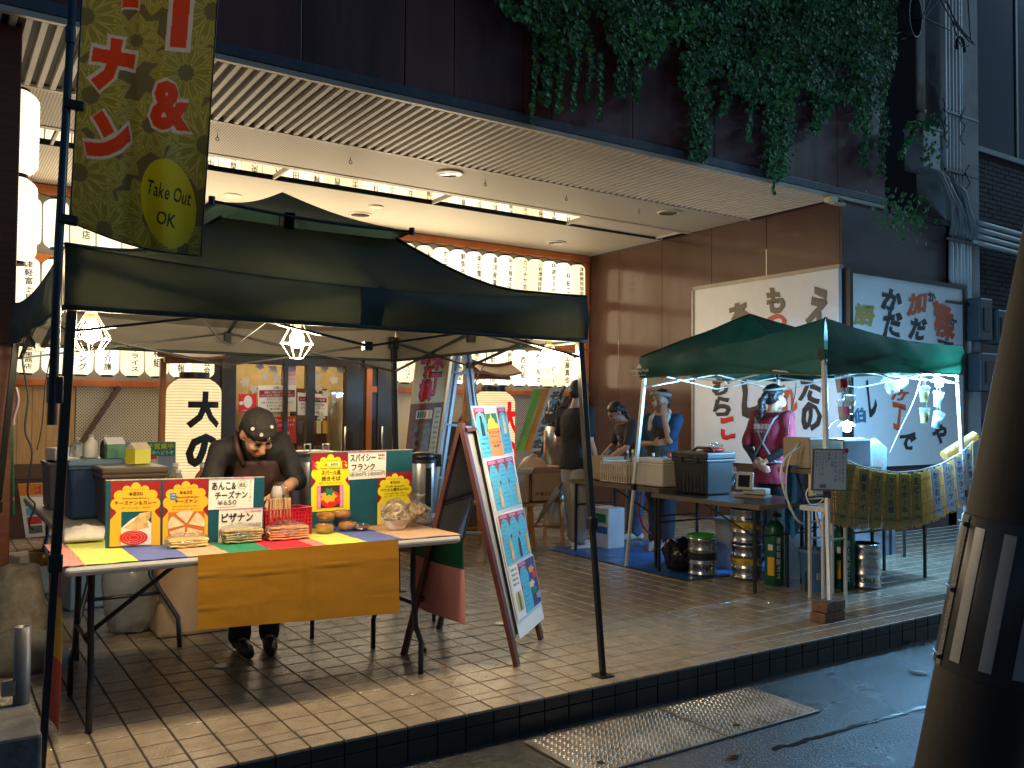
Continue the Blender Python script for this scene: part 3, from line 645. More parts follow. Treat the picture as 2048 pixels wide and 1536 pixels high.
big_lantern(PY(387, 856, 9.5), 0.275, 1.02, 'big glowing lantern with black brush characters left of the doors', '大の', M_INK, 0.16, 0.0, 0.38)
big_lantern(PY(986, 866, 9.75), 0.29, 1.08, 'big glowing lantern with red brush characters behind the easel board', '大の', M_RED, 0.22, 0.15, 0.44)

# ================================================================ NEAR TENT (dark green canopy)
M_CAN = mat('dark_green_canopy', (0.014, 0.046, 0.040), 0.5, var=0.25, vs=3, bump=0.2, bs=11, tl=0.32, tlc=(0.050, 0.062, 0.044))
M_LIN = mat('grey_lining', (0.42, 0.39, 0.34), 0.5, var=0.12, vs=4, bump=0.2, bs=7, tl=0.5, tlc=(0.5, 0.47, 0.40))
M_TBLACK = mat('black_tube', (0.010, 0.010, 0.011), 0.3, var=0.2, vs=8)
TC = V(1.68, 4.9, 0)
tent = thing('canopy_tent', 'dark green pop-up canopy on black legs over the food table', 'tent', TC)
FL, FR, BL, BR = V(0.42, 3.74, 2.03), V(2.97, 3.74, 2.03), V(0.40, 6.1, 2.03), V(2.97, 6.1, 2.03)
CF = [V(1.16, 4.32, 2.335), V(2.10, 4.32, 2.335), V(2.10, 5.48, 2.335), V(1.16, 5.48, 2.335)]
CAPC = [V(1.085, 4.20, 2.385), V(2.135, 4.20, 2.365), V(2.17, 5.6, 2.40), V(1.07, 5.6, 2.40)]
COR = [FL, FR, BR, BL]; PEAK = V(1.66, 4.9, 2.655)
def roofp(a, b, ca, cb, sag=0.085, inner=0.0, ws=0.012):
    def fn(u, v):
        e = a.lerp(b, u); t = ca.lerp(cb, u); p = e.lerp(t, v)
        p = p+V(0, 0, -sag*math.sin(math.pi*v)*(0.55+0.45*abs(2*u-1))-0.06*math.sin(math.pi*u)*(1-v)**2-inner)
        p.z += ws*noise.noise(p*3.1+V(0, 0, 4))*min(1, 5*v); return p
    return fn
def valp(a, b, zb, inner=0.0, dr=0.0, seed=0):
    nrm = (b-a).cross(Z3).normalized()
    def fn(u, v):
        p = a.lerp(b, u); z = p.z-0.06*math.sin(math.pi*u)+.002; z = z+(zb-z)*v
        w_ = 0.016*noise.noise(V(u*9+seed, v*1.6, seed))+0.010*math.sin(u*26+seed+3*v)*v*(1-0.5*v)
        q = V(p.x, p.y, z)+nrm*((0.015*math.sin(math.pi*v)+w_)*min(1, 6*v)-inner)
        return q
    return fn
for i, nm in enumerate(('front', 'right', 'back', 'left')):
    a, b_ = COR[i], COR[(i+1) % 4]; c, d = CF[i], CF[(i+1) % 4]; zb = 1.79
    MB().grid(roofp(a, b_, c, d), 28, 14).out('canopy_panel', M_CAN, tent, smooth=True)
    MB().grid(roofp(a, b_, c, d, inner=0.006), 28, 14).out('canopy_lining', M_LIN, tent, smooth=True)
    MB().grid(valp(a, b_, zb, 0, 0, i*3.3), 48, 8).out('valance', M_CAN, tent, smooth=True)
    MB().grid(valp(a, b_, zb+0.002, 0.006, 0, i*3.3), 48, 8).out('valance_lining', M_LIN, tent, smooth=True)
    if nm == 'front':
        vf = valp(a, b_, zb, 0, 0, i*3.3)
        for u0, u1 in ((.478, .522),): MB().grid(lambda u, v: vf(u0+(u1-u0)*u, .02+.94*v)+V(0, -.0035, 0), 6, 8).out('reinforcement_patch', mat('canopy_patch', (0.010, 0.028, 0.026), .6), tent, smooth=True)
    hb = MB(); f_ = valp(a, b_, zb, 0.002, 0, i*3.3); hb.tube([f_(j/30, 1.0) for j in range(31)], 0.011, 6); hb.out('hem', mat('canopy_hem', (0.010, 0.026, 0.024), 0.6), tent, smooth=True)
    # hip seams and vent cap side
    MB().tube([roofp(a, b_, c, d)(0, j/8)+V(0, 0, 0.004) for j in range(9)], 0.008, 6).out('seam', MATS['canopy_hem'], tent, smooth=True)
    k0, k1 = CAPC[i], CAPC[(i+1) % 4]
    MB().grid(lambda u, v: k0.lerp(k1, u).lerp(PEAK, v)-V(0, 0, 0.03*math.sin(math.pi*v)+.02*math.sin(math.pi*u)*(1-v)), 12, 8).out('vent_cap', M_CAN, tent, smooth=True)
    MB().tube([k0.lerp(k1, j/8)-V(0, 0, .02*math.sin(math.pi*j/8)) for j in range(9)], 0.007, 6).out('vent_hem', MATS['canopy_hem'], tent)
    MB().bar(c.lerp(d, 0.36)+V(0, 0, -.02), k0.lerp(k1, 0.36), 0.05, 0.006).out('vent_strap', M_TBLACK, tent)
    MB().lathe(k0, [(0.016, -0.02), (0.016, 0.02)], 8).out('vent_foot', M_TBLACK, tent)
# legs: splayed square tubes with inner tube, joint clamp and foot plate
FEET = [PZ(82, 1552), PZ(1206, 1352), V(3.08, 6.22, 0), V(0.30, 6.25, 0)]
TOPS = [V(0.46, 3.79, 1.90), V(2.94, 3.79, 1.90), V(2.93, 6.05, 1.90), V(0.44, 6.05, 1.90)]
for f_, t_ in zip(FEET, TOPS):
    k = 0.42
    MB().bar(t_+V(0, 0, .06), f_.lerp(t_, k), 0.036).out('leg', M_TBLACK, tent, bev=0.003)
    MB().bar(f_.lerp(t_, k+0.02), f_+V(0, 0, 0.006), 0.027).out('leg_extension', M_TBLACK, tent, bev=0.002)
    MB().box(f_.lerp(t_, k+0.005), (0.05, 0.05, 0.07)).out('leg_clamp', M_TBLACK, tent, bev=0.006)
    MB().box(f_+V(0, 0, 0.004), (0.09, 0.09, 0.008)).out('foot_plate', M_TBLACK, tent, bev=0.003)
    MB().box(t_+V(0, 0, 0.02), (0.06, 0.06, 0.09)).out('corner_bracket', M_TBLACK, tent, bev=0.008)
def scissor(a, b, z0, z1, n=2):
    for i in range(n):
        p, q = a.lerp(b, i/n), a.lerp(b, (i+1)/n)
        s = 1 if i % 2 == 0 else -1
        nrm = (b-a).cross(Z3).normalized()*0.014
        MB().bar(V(p.x, p.y, z1)+nrm, V(q.x, q.y, z0)+nrm, 0.022, 0.011).out('truss_bar', M_TBLACK, tent)
        MB().bar(V(p.x, p.y, z0)-nrm, V(q.x, q.y, z1)-nrm, 0.022, 0.011).out('truss_bar', M_TBLACK, tent)
        m_ = p.lerp(q, 0.5); MB().lathe(V(m_.x, m_.y, (z0+z1)/2), [(0.01, -0.022), (0.01, 0.022)], 8, M=Matrix.Rotation(R(90), 3, 'X')).out('pivot', M_TBLACK, tent)
        if i: MB().box(V(p.x, p.y, z1-0.03), (0.04, 0.04, 0.08)).out('truss_bracket', M_TBLACK, tent); MB().box(V(p.x, p.y, z0), (0.04, 0.04, 0.04)).out('truss_bracket', M_TBLACK, tent)
for i in range(4): scissor(TOPS[i], TOPS[(i+1) % 4], 1.705, 1.925)
hub = V(1.66, 4.92, 2.28)
for i in range(4):
    m_ = TOPS[i].lerp(TOPS[(i+1) % 4], 0.5); MB().bar(V(m_.x, m_.y, 1.925), hub, 0.02, 0.012).out('roof_strut', M_TBLACK, tent)
MB().tube([hub-V(0, 0, 0.22), PEAK-V(0, 0, 0.02)], 0.016, 8).out('centre_pole', M_TBLACK, tent)
# caged work lamps clipped to the truss
M_BULB = glow('lit_bulb', (1.0, 0.80, 0.48), 25.0)
M_CAGE = mat('white_cage_wire', (0.8, 0.78, 0.7), 0.4, var=0)
def work_lamp(px, py, Y, label, power, tilt=0.0, r=0.058):
    c = PY(px, py, Y); t = thing('caged_work_lamp', label, 'lamp', c+V(0, 0, 0.16), 'caged lamps under the canopy')
    MB().lathe(c+V(0, 0, -0.03), [(0.008, -0.036), (0.026, -0.024), (0.034, 0), (0.030, 0.024), (0.018, 0.045)], 18).out('bulb', M_BULB, t, smooth=True)
    MB().lathe(c, [(0.019, 0.02), (0.022, 0.055), (0.016, 0.10), (0.01, 0.12)], 14).out('socket', mat('brass_socket', (0.5, 0.36, 0.14), 0.3, 0.9), t, smooth=True)
    b = MB(); n = 8; lv = [(0.022, 0.06), (0.078, -0.045), (0.030, -0.115)]
    for j in range(n):
        g = 2*math.pi*j/n; pts = [c+V(a*math.cos(g), a*math.sin(g), z) for a, z in lv]; b.tube(pts, 0.0017, 5)
    for a, z in lv: b.tube([c+V(a*math.cos(2*math.pi*j/16), a*math.sin(2*math.pi*j/16), z) for j in range(17)], 0.0019, 5, cap=False)
    b.out('cage', M_CAGE, t, smooth=True)
    MB().box(c+V(0, 0, 0.135), (0.05, 0.03, 0.045)).out('clip', M_BLACK, t, bev=0.004)
    L = bpy.data.lights.new('bulb_light', 'POINT'); L.energy = power; L.color = (1.0, 0.77, 0.47); L.shadow_soft_size = 0.11
    lo = bpy.data.objects.new('bulb_light', L); COL.objects.link(lo); lo.parent = t; lo.location = c+V(0, 0, -0.03)-ORG[t.name]
work_lamp(182, 655, 4.02, 'lit caged bulb hanging beside the left front leg of canopy', 40)
work_lamp(594, 668, 4.00, 'lit caged bulb hanging at the middle of the canopy front', 34)
work_lamp(1098, 712, 3.98, 'lit caged bulb hanging near the right front leg of canopy', 40)
def cable(pts, r, label, m=None, name='hanging_cable', cat='cable', group='power cables'):
    P = [Vector(p) for p in pts]; q = []
    for i in range(len(P)-1):
        p0, p1, p2, p3 = P[max(i-1, 0)], P[i], P[i+1], P[min(i+2, len(P)-1)]
        for k in range(6):
            t = k/6; q.append(0.5*((2*p1)+(p2-p0)*t+(2*p0-5*p1+4*p2-p3)*t*t+(3*p1-p0-3*p2+p3)*t**3))
    q.append(P[-1]); return tag(MB().tube(q, r, 6).out(name, m or M_BLACK, None, smooth=True), label, cat, group)
cable([PY(x, y, 4.1) for x, y in ((402, 632), (430, 668), (462, 690), (500, 668), (540, 638))], 0.004, 'thin cable loop sagging between two bulbs under the canopy')
cable([PY(x, y, 5.9) for x, y in ((52, 660), (45, 720), (56, 790), (50, 860), (64, 905), (55, 985), (70, 1010), (58, 1045), (66, 1060))], 0.006, 'black cable trailing down behind the left canopy leg')
cable([PY(x, y, 6.1) for x, y in ((106, 690), (92, 760), (84, 850), (74, 900))], 0.004, 'thin cable hanging in front of the pine boards')
cable([PY(x, y, 6.3) for x, y in ((968, 690), (972, 720), (950, 770), (956, 830), (940, 900))], 0.005, 'black cable hanging beside the right big lantern stand')
# ================================================================ BANNER on its pole
M_POLE = mat('navy_pole', (0.03, 0.055, 0.075), 0.35, var=0.1)
M_BAN = mat('olive_banner', (0.27, 0.235, 0.085), 0.75, var=0.2, vs=5, tl=0.6, tlc=(0.62, 0.54, 0.20))
M_PET = mat('gold_petal_print', (0.36, 0.34, 0.045), 0.75, var=0.15, tl=0.6, tlc=(0.75, 0.70, 0.10))
M_PETL = mat('gold_line_print', (0.60, 0.52, 0.14), 0.75, var=0, tl=0.5)
M_BRED = mat('banner_red', (0.90, 0.06, 0.01), 0.7, var=0.1, tl=0.5, tlc=(1, .12, .02))
M_BWHT = mat('banner_white', (0.80, 0.72, 0.62), 0.75, var=0.08, tl=0.5, tlc=(1, .95, .85))
M_BYEL = mat('banner_yellow', (0.80, 0.66, 0.02), 0.7, var=0.12, tl=0.6, tlc=(1, .9, .03))
ban = thing('banner_flag', 'olive banner flag with gold petals and red lettering on a pole', 'banner', PZ(100, 1500))
BYP = 3.66
MB().tube([PY(104, 850, BYP), PY(118, 480, BYP), PY(149, -60, BYP)], [0.017, 0.016, 0.0135], 12).out('pole', M_POLE, ban, smooth=True)
MB().lathe(PY(141, 70, BYP), [(0.0185, -0.03), (0.0185, 0.03)], 12).out('pole_joint', M_POLE, ban)
for px, py in ((134, 207), (122, 436)): MB().bar(PY(px-8, py, BYP)-V(0.0, 0.006, 0), PY(px+34, py+8, BYP)-V(0, 0.006, 0), 0.03, 0.036).out('strap', M_BLACK, ban, bev=0.006)
MB().box(PY(110, 780, BYP+0.02), (0.05, 0.07, 0.10)).out('clamp', M_BLACK, ban, bev=0.006)
# cloth: left hem on the pole, a deep vertical fold, bottom corner blown forward
def cloth(u, v, lift=0.0):
    xl = 168-28*v; xr = 440-38*v
    yt = -70; yl = 445; yr = 512
    fold = 0.42+0.10*v
    s = u
    x = xl+(xr-xl)*s; y = yt+(yl+(yr-yl)*s**1.2-yt)*v+18*math.sin(math.pi*s)*v**3
    dep = 0.06*math.exp(-((u-fold)/0.10)**2)*(0.35+0.65*v)-0.05*math.exp(-((u-fold-0.17)/0.13)**2)*v+0.02*math.sin(7*u+4*v)*u
    return PY(x, y, BYP+0.01+dep-lift)
import numpy as np
AS = 2.05; NU, NV = 230, 400
gu, gv = np.meshgrid(np.arange(NU+1)/NU, np.arange(NV+1)/NV, indexing='ij')
rgb = np.empty(gu.shape+(3,)); rgb[:] = (0.20, 0.165, 0.06)
def paint(mask, c): rgb[mask] = c
for cu, cv, R_, n, a0 in ((0.03, .20, .34, 12, .1), (.55, .06, .26, 9, .3), (.97, .16, .30, 10, 0), (.10, .50, .32, 11, .2), (.80, .38, .28, 10, .5), (.98, .62, .33, 12, .1), (.04, .80, .34, 12, 0), (.42, .28, .22, 8, 0), (.55, .58, .25, 9, .4), (.60, .90, .30, 11, .2), (.26, .98, .30, 11, .1), (.32, .70, .21, 8, .6), (.85, .98, .25, 9, 0)):
    dx, dy = gu-cu, (gv-cv)*AS; r = np.hypot(dx, dy); th = np.arctan2(dy, dx); s_ = 2*math.pi/n; ph = np.mod(th-a0+s_/2, s_)-s_/2; t = (r*np.cos(ph)/R_-.2)/.8; y_ = np.abs(r*np.sin(ph)); w_ = .30*R_*np.sin(math.pi*np.clip(t, 0, 1)**.8); ins = (t > 0) & (t < 1) & (y_ < w_)
    paint(ins, (0.33, 0.30, 0.045)); q = y_/np.maximum(w_, 1e-4)
    for e in (.9, .62, .34): paint(ins & (np.abs(q-e) < .07), (0.56, 0.48, 0.12))
    paint(ins & (np.hypot((t-.6)*2.4, q*1.2) < .22), (0.50, 0.46, 0.10))
def stamp(ch, cu, cv, w_, h_, rot, wt, c):
    vs, fs, W, H = lay(ch, wt); ca, sa = math.cos(rot), math.sin(rot); P = np.array([(cu+(x*w_/W*ca-y*h_/H*sa), cv-(x*w_/W*sa+y*h_/H*ca)/AS) for x, y, z in vs]); m = np.zeros(gu.shape, bool)
    for f in fs:
        for a in range(1, len(f)-1):
            A, B, C = P[f[0]], P[f[a]], P[f[a+1]]; lo = np.minimum(np.minimum(A, B), C); hi = np.maximum(np.maximum(A, B), C)
            i0, i1 = max(0, int(lo[0]*NU)), min(NU, int(hi[0]*NU)+1); j0, j1 = max(0, int(lo[1]*NV)), min(NV, int(hi[1]*NV)+1)
            if i1 < i0 or j1 < j0: continue
            X, Y = gu[i0:i1+1, j0:j1+1], gv[i0:i1+1, j0:j1+1]; e = lambda p, q_: (q_[0]-p[0])*(Y-p[1])-(q_[1]-p[1])*(X-p[0])
            d1, d2, d3 = e(A, B), e(B, C), e(C, A); m[i0:i1+1, j0:j1+1] |= ((d1 >= 0) & (d2 >= 0) & (d3 >= 0)) | ((d1 <= 0) & (d2 <= 0) & (d3 <= 0))
    paint(m, c)
WH_, RD_ = (0.80, 0.70, 0.58), (0.86, 0.07, 0.012)
for ch, cu, cv, w_, h_, rot, wo, wi in (('ナ', .25, .38, .32, .42, -.1, .17, .09), ('ン', .25, .65, .33, .38, -.2, .17, .09), ('&', .70, .50, .31, .36, .06, .11, .05), ('ー', .36, .10, .12, .26, 0, .2, .1)):
    stamp(ch, cu, cv, w_*1.12, h_*1.12, rot, wo, WH_); stamp(ch, cu, cv, w_, h_, rot, wi, RD_)
paint((np.abs(gu-.735+.05*(gv-.15)) < .095) & (gv < .31), WH_); paint((np.abs(gu-.735+.05*(gv-.15)) < .062) & (gv < .293), RD_)
a_ = .25; ox, oy = (gu-.73), (gv-.835)*AS; paint(((ox*math.cos(a_)-oy*math.sin(a_))/.205)**2+((ox*math.sin(a_)+oy*math.cos(a_))/.31)**2 < 1, (0.78, 0.68, 0.02))
stamp('Take Out', .73, .80, .34, .105, -.12, .013, (.02, .02, .02)); stamp('OK', .72, .89, .15, .095, -.12, .013, (.02, .02, .02))
cb = MB().grid(lambda u, v: cloth(u, v), NU, NV).out('cloth', None, ban, smooth=True); at_ = cb.data.color_attributes.new('print', 'FLOAT_COLOR', 'POINT')
at_.data.foreach_set('color', np.concatenate([rgb, np.ones(gu.shape+(1,))], axis=2).reshape(-1).astype(np.float32))
M_CL = mat('printed_banner_cloth', (0.2, 0.17, 0.06), .75, var=0, tl=.6); n_ = M_CL.node_tree.nodes; l_ = M_CL.node_tree.links; va = n_.new('ShaderNodeAttribute'); va.attribute_name = 'print'; l_.new(va.outputs['Color'], n_['Principled BSDF'].inputs['Base Color'])
for q in n_:
    if q.bl_idname == 'ShaderNodeBsdfTranslucent': l_.new(va.outputs['Color'], q.inputs[0])
cb.data.materials.append(M_CL)
for u_ in (0.0, 1.0): MB().tube([cloth(u_, j/30) for j in range(31)], 0.0035, 5).out('hem', M_BLACK, ban, smooth=True)
MB().tube([cloth(j/20, 1.0) for j in range(21)], 0.0035, 5).out('hem', M_BLACK, ban, smooth=True)
M_BLKP = mat('black_print', (0.012, 0.012, 0.012), 0.6, var=0)
# ================================================================ NEAR FOOD STALL
def Q(pl, tl, tr, br, bl):
    """bilinear map of a printed sheet whose corners are seen at these photo pixels on face pl"""
    c = [pl.at(*q) for q in (tl, tr, br, bl)]
    return lambda u, v, lift=0.0: c[0].lerp(c[1], u).lerp(c[3].lerp(c[2], u), v)+pl.n*lift
def qtext(f, s, u0, v0, u1, v1, m, parent, wt=0.0, vert=False, lift=0.004, keep=False, gap=1.08, name='lettering', mb=None):
    cu, cv = (u0+u1)/2, (v0+v1)/2
    return writing(s, m, parent, lambda x, y: f(cu+x, cv-y, lift), u1-u0, v1-v0, wt, vert, name, False, gap, mb)
def qrect(f, u0, v0, u1, v1, m, parent, lift=0.002, name='print', n=1, mb=None):
    b = mb or MB(); b.poly([f(u0, v1, lift), f(u1, v1, lift), f(u1, v0, lift), f(u0, v0, lift)])
    if mb is None: return b.out(name, m, parent)
def qshape(f, pts, m, parent, lift, name='print'): return MB().poly([f(u, v, lift) for u, v in pts][::-1]).out(name, m, parent)
def qellipse(f, cu, cv, ru, rv, m, parent, lift, name='print', n=22, wob=0, k=5, ph=0):
    return MB().poly([f(cu+ru*(1+wob*math.cos(k*g))*math.cos(g+ph), cv-rv*(1+wob*math.cos(k*g))*math.sin(g+ph), lift) for g in [2*math.pi*i/n for i in range(n)]]).out(name, m, parent)
def scal(u0, v0, u1, v1, n=(3,), foot=0.55):
    """scalloped arch outline like the printed menu cards"""
    w, h = u1-u0, v1-v0; pts = []
    def arc(cx, cy, rx, ry, a0, a1, k=7): return [(u0+w*(cx+rx*math.cos(R(a0+(a1-a0)*i/k))), v0+h*(cy-ry*math.sin(R(a0+(a1-a0)*i/k)))) for i in range(k+1)]
    L = arc(.5, .07, .10, .07, 180, 90, 4)[::-1] if False else []
    right = arc(.5, .08, .10, .08, 90, 0, 4)+arc(.68, .11, .09, .06, 110, -20, 5)+arc(.82, .20, .12, .08, 90, -60, 6)+arc(.90, .34, .10, .09, 80, -80, 6)+[(u0+w*.88, v0+h*.47), (u0+w*.95, v0+h*.54), (u0+w*1.0, v0+h*.58), (u1, v1)]
    left = [(u0+u1-x, y) for x, y in right][::-1]
    return right+left
WHT = mat('white_card', (0.78, 0.76, 0.72), 0.6, var=0.03); TEAL = mat('teal_board', (0.004, 0.075, 0.115), 0.45, var=0.15, vs=5)
MAR = mat('maroon_print', (0.26, 0.008, 0.014), 0.5, var=0.05); YEL = mat('yellow_print', (0.80, 0.43, 0.025), 0.5, var=0.04); LEM = mat('lemon_print', (0.80, 0.70, 0.02), 0.5, var=0.04)
DKT = mat('brown_print_ink', (0.09, 0.02, 0.01), 0.5, var=0); BLK = M_BLKP; REDP = mat('red_print', (0.68, 0.02, 0.015), 0.5, var=0.05); GRYP = mat('grey_print_ink', (0.12, 0.11, 0.11), 0.5, var=0)
PNK = mat('pink_print', (0.70, 0.22, 0.45), 0.5, var=0.03); BLU = mat('blue_print', (0.02, 0.22, 0.42), 0.5, var=0.05); CYA = mat('cyan_print', (0.08, 0.44, 0.62), 0.5, var=0.08, vs=12); ORG_ = mat('orange_print', (0.85, 0.26, 0.01), 0.5, var=0.05)
GRN = mat('green_print', (0.01, 0.20, 0.09), 0.5, var=0.05); NAAN = mat('naan_crust', (0.68, 0.42, 0.16), 0.6, var=0.4, vs=35, bump=0.3, bs=40); PALEF = mat('pale_dough', (0.74, 0.58, 0.38), 0.6, var=0.2, vs=30)
TZ = 0.735; TX0, TX1, TY0, TY1 = 0.49, 2.42, 4.13, 4.87
tab = thing('folding_table', 'white folding table on black legs carrying the food boards', 'table', (1.45, 4.5, 0))
M_WPL = mat('white_plastic', (0.66, 0.64, 0.60), 0.35, var=0.05)
MB().bb((TX0, TY0, TZ-0.045), (TX1, TY1, TZ)).out('tabletop', M_WPL, tab, bev=0.018)
M_LEG = mat('charcoal_leg', (0.03, 0.032, 0.036), 0.35, 0.3, var=0.15)
for x, s in ((0.62, 1), (2.215, -1)):
    for y0, y1 in ((TY0+0.17, TY0+0.085), (TY1-0.17, TY1-0.05)):
        MB().tube([V(x+s*0.0, y0, TZ-0.05), V(x, y0, 0.46), V(x, (y0+y1)/2, 0.24), V(x-s*0.01, y1, 0.17), V(x-s*0.01, y1, 0.0)], 0.0145, 10).out('leg', M_LEG, tab, smooth=True)
    MB().tube([V(x, TY0+0.155, 0.36), V(x, TY1-0.155, 0.36)], 0.011, 8).out('crossbar', M_LEG, tab, smooth=True)
    MB().tube([V(x, (TY0+TY1)/2-0.04, 0.36), V(x+s*0.42, (TY0+TY1)/2-0.02, TZ-0.07), V(x+s*0.5, (TY0+TY1)/2-0.02, TZ-0.05)], 0.011, 8).out('brace', M_LEG, tab, smooth=True)
# coloured paper bands over the tabletop
def ex(px): return PZ(px, 1142-(px-130)*0.0905, TZ+0.003).x
bx = [TX0-0.005]+[ex(q) for q in (180, 288, 388, 470, 555, 640, 668, 746, 815)]+[TX1+0.003]
cols = [('rose', (0.55, 0.20, 0.18)), ('lime', (0.58, 0.62, 0.12)), ('blue', (0.09, 0.13, 0.38)), ('tan', (0.50, 0.32, 0.21)), ('green', (0.008, 0.20, 0.10)), ('red', (0.62, 0.015, 0.035)), ('rose', (0.55, 0.20, 0.18)), ('lime', (0.62, 0.62, 0.10)), ('blue', (0.09, 0.13, 0.38)), ('tan', (0.50, 0.32, 0.21))]
runner = thing('paper_runner', 'striped coloured paper runner covering the folding table top', 'table cover', (1.45, 4.5, TZ))
for k, (nm, c) in enumerate(cols):
    MB().grid(lambda u, v: V(bx[k]+(bx[k+1]-bx[k]-0.002)*u, TY0+0.006+(TY1-TY0-0.012)*v, TZ+0.0025+0.0015*math.sin(9*u+23*v+k)), 6, 10).out('%s_band' % nm, mat('crepe_'+nm, c, 0.6, var=0.08, bump=0.1, bs=30), runner)
# orange cloth hanging over the front
xa, xb = ex(405), ex(803); zl, zr = PY(405, 1257, TY0-0.02).z, PY(800, 1224, TY0-0.02).z
def drape(u, v):
    zb = zl+(zr-zl)*u; z = TZ+0.006+(zb-TZ-0.006)*v
    fold = 0.006*math.exp(-((u-0.52)/0.010)**2)+0.0026*math.exp(-((v-0.28-0.02*math.sin(5*u))/0.010)**2)+0.002*math.exp(-((v-0.72+.015*math.sin(4*u))/0.010)**2)*math.sin(3*u+1)+.002*math.exp(-((u-.26-.01*math.sin(6*v))/.008)**2)*v+.0008*noise.noise(V(u*9, v*7, 8))
    puff = 0.001*noise.noise(V(u*5, v*3.3, 2))+0.018*v
    return V(xa+(xb-xa)*u-0.004*v, TY0-0.006-fold-puff*min(1, v*5)-0.012*v, z)
M_OCH = mat('ochre_cloth', (0.62, 0.27, 0.008), 0.55, var=0.03, vs=3, bump=0.08, bs=30, tl=0.12)
b = MB().grid(drape, 60, 36); 
c_ = b.out('front_cloth', M_OCH, None, smooth=True); tag(recenter(c_, (1.5, TY0, 0.3)), 'ochre cloth hanging over the front of the folding table', 'cloth')
for nm, X_, ya, yb, bands, lb in (('side_cloth', TX0-0.012, 4.16, 4.66, ((0.735, 0.60, (0.28, 0.07, 0.11)), (0.60, 0.33, (0.50, 0.24, 0.01)), (0.33, 0.03, (0.42, 0.035, 0.008))), 'banded yellow and red cloth hanging at the left table end'),
                           ('side_cloth', TX1+0.008, 4.14, 4.72, ((0.72, 0.545, (0.004, 0.06, 0.025)), (0.545, 0.25, (0.50, 0.20, 0.19))), 'green and rose cloth hanging at the right table end')):
    t = thing(nm, lb, 'cloth', (X_, (ya+yb)/2, 0.3), 'cloths at the table ends')
    for k, (z0, z1, c) in enumerate(bands):
        MB().grid(lambda u, v: V(X_+0.012*math.sin(6*u+4*(z0+(z1-z0)*v)), ya+(yb-ya)*u-0.06*(0.735-(z0+(z1-z0)*v))*(1-u), z0+(z1-z0)*v), 14, 8).out('band', mat('cloth_band_%s%d' % (nm+lb[:3], k), c, 0.65, tl=0.2), t, smooth=True)
# ---- menu boards
def board(pl, corners, label, group):
    t = thing('menu_board', label, 'menu board', pl.o, group); f = Q(pl, *corners)
    pts = [f(0, 1), f(1, 1), f(1, 0), f(0, 0)]
    MB().ext(pts, -pl.n*0.012).out('backing', TEAL, t, bev=0.002)
    for s in (0.06, 0.94): MB().ext([f(s, 1, -0.012), f(s, 0.25, -0.012), f(s, 1, -0.012)-pl.n*0.17], pl.ux*0.006).out('strut', TEAL, t)
    MB().bar(f(0, 0, -0.006), f(1, 0, -0.006), 0.004, 0.014, up=pl.n).out('edge_tape', mat('worn_edge', (0.42, 0.38, 0.28), 0.7, var=0.4, vs=50), t)
    return t
def mk(a, b): p, q = PZ(*a, TZ+0.006), PZ(*b, TZ+0.006); return PL(p, q-p, Z3)
P1 = mk((210, 1096), (527, 1079)); B1 = board(P1, ((212, 961), (529, 954), (527, 1079), (210, 1096)), 'long teal menu board with two cheese naan cards', 'teal menu boards')
def card(pl, parent, corners, price, eng, jp, sub, pic, ycol, jl=None):
    f = Q(pl, *corners); qrect(f, 0, 0, 1, 1, MAR, parent, 0.003, 'card')
    qshape(f, scal(0.0, 0.02, 1.0, 1.0), ycol, parent, 0.0045, 'card_arch')
    qtext(f, 'インドネパールキッチン', 0.27, 0.115, 0.73, 0.14, DKT, parent, 0.0, lift=.006)
    if price: qtext(f, price, 0.36, 0.165, 0.64, 0.225, DKT, parent, 0.013, lift=.006)
    qtext(f, eng, 0.22, 0.25, 0.78, 0.285, DKT, parent, 0.006, lift=.006)
    rows = jp.split('|')
    for i, r in enumerate(rows): qtext(f, r, 0.08 if len(r) > 5 else 0.26, 0.30+i*0.10, 0.92 if len(r) > 5 else 0.76, 0.365+i*0.10 if len(rows) < 2 else 0.385+i*0.10, DKT, parent, 0.018, lift=.006)
    for i, r in enumerate(sub.split('|')): qtext(f, r, 0.2, 0.395+i*0.05 if len(rows) < 2 else 0.505, 0.8, 0.425+i*0.05 if len(rows) < 2 else 0.53, DKT, parent, 0.004, lift=.006)
    pic(f, parent)
def pic_curry(f, t):
    qrect(f, .22, .47, .82, .985, TEAL, t, .006, 'photo'); qshape(f, ((.22, .72), (.4, .6), (.62, .5), (.82, .66), (.82, .985), (.22, .985)), WHT, t, .0068, 'plate_print')
    qshape(f, ((.26, .72), (.48, .60), (.58, .50), (.80, .47), (.80, .56), (.74, .62), (.78, .72), (.5, .75)), NAAN, t, .0076, 'naan_print')
    qellipse(f, .47, .87, .28, .112, REDP, t, .0084, 'curry_print')
    for r_ in (.09, .16, .22): MB().tube([f(.47+r_*math.cos(g), .87-r_*.42*math.sin(g), .009) for g in [2*math.pi*i/24 for i in range(25)]], 0.0006, 3).out('cream_swirl', PALEF, t)
def pic_naan(f, t):
    qrect(f, .12, .50, .92, .93, mat('terracotta_print', (0.55, 0.14, 0.03), 0.5), t, .006, 'photo')
    for a0, a1, dx, dy in ((200, 265, -.03, .02), (270, 340, .02, .03), (345, 420, .04, -.02), (65, 130, 0, -.03), (135, 195, -.04, -.01)):
        pts = [(.52+dx, .715+dy)]+[(.52+dx+.37*math.cos(R(a)), .715+dy-.205*math.sin(R(a))) for a in [a0+(a1-a0)*i/8 for i in range(9)]]
        MB().poly([f(u, v, .0075) for u, v in pts]).out('slice_print', PALEF, t)
card(P1, B1, ((222, 963), (321, 961), (320, 1090), (219, 1093)), '¥800', 'CheeseNaan&Curry', 'チーズナン＆カレー', '（メープルシロップ付き）', pic_curry, YEL)
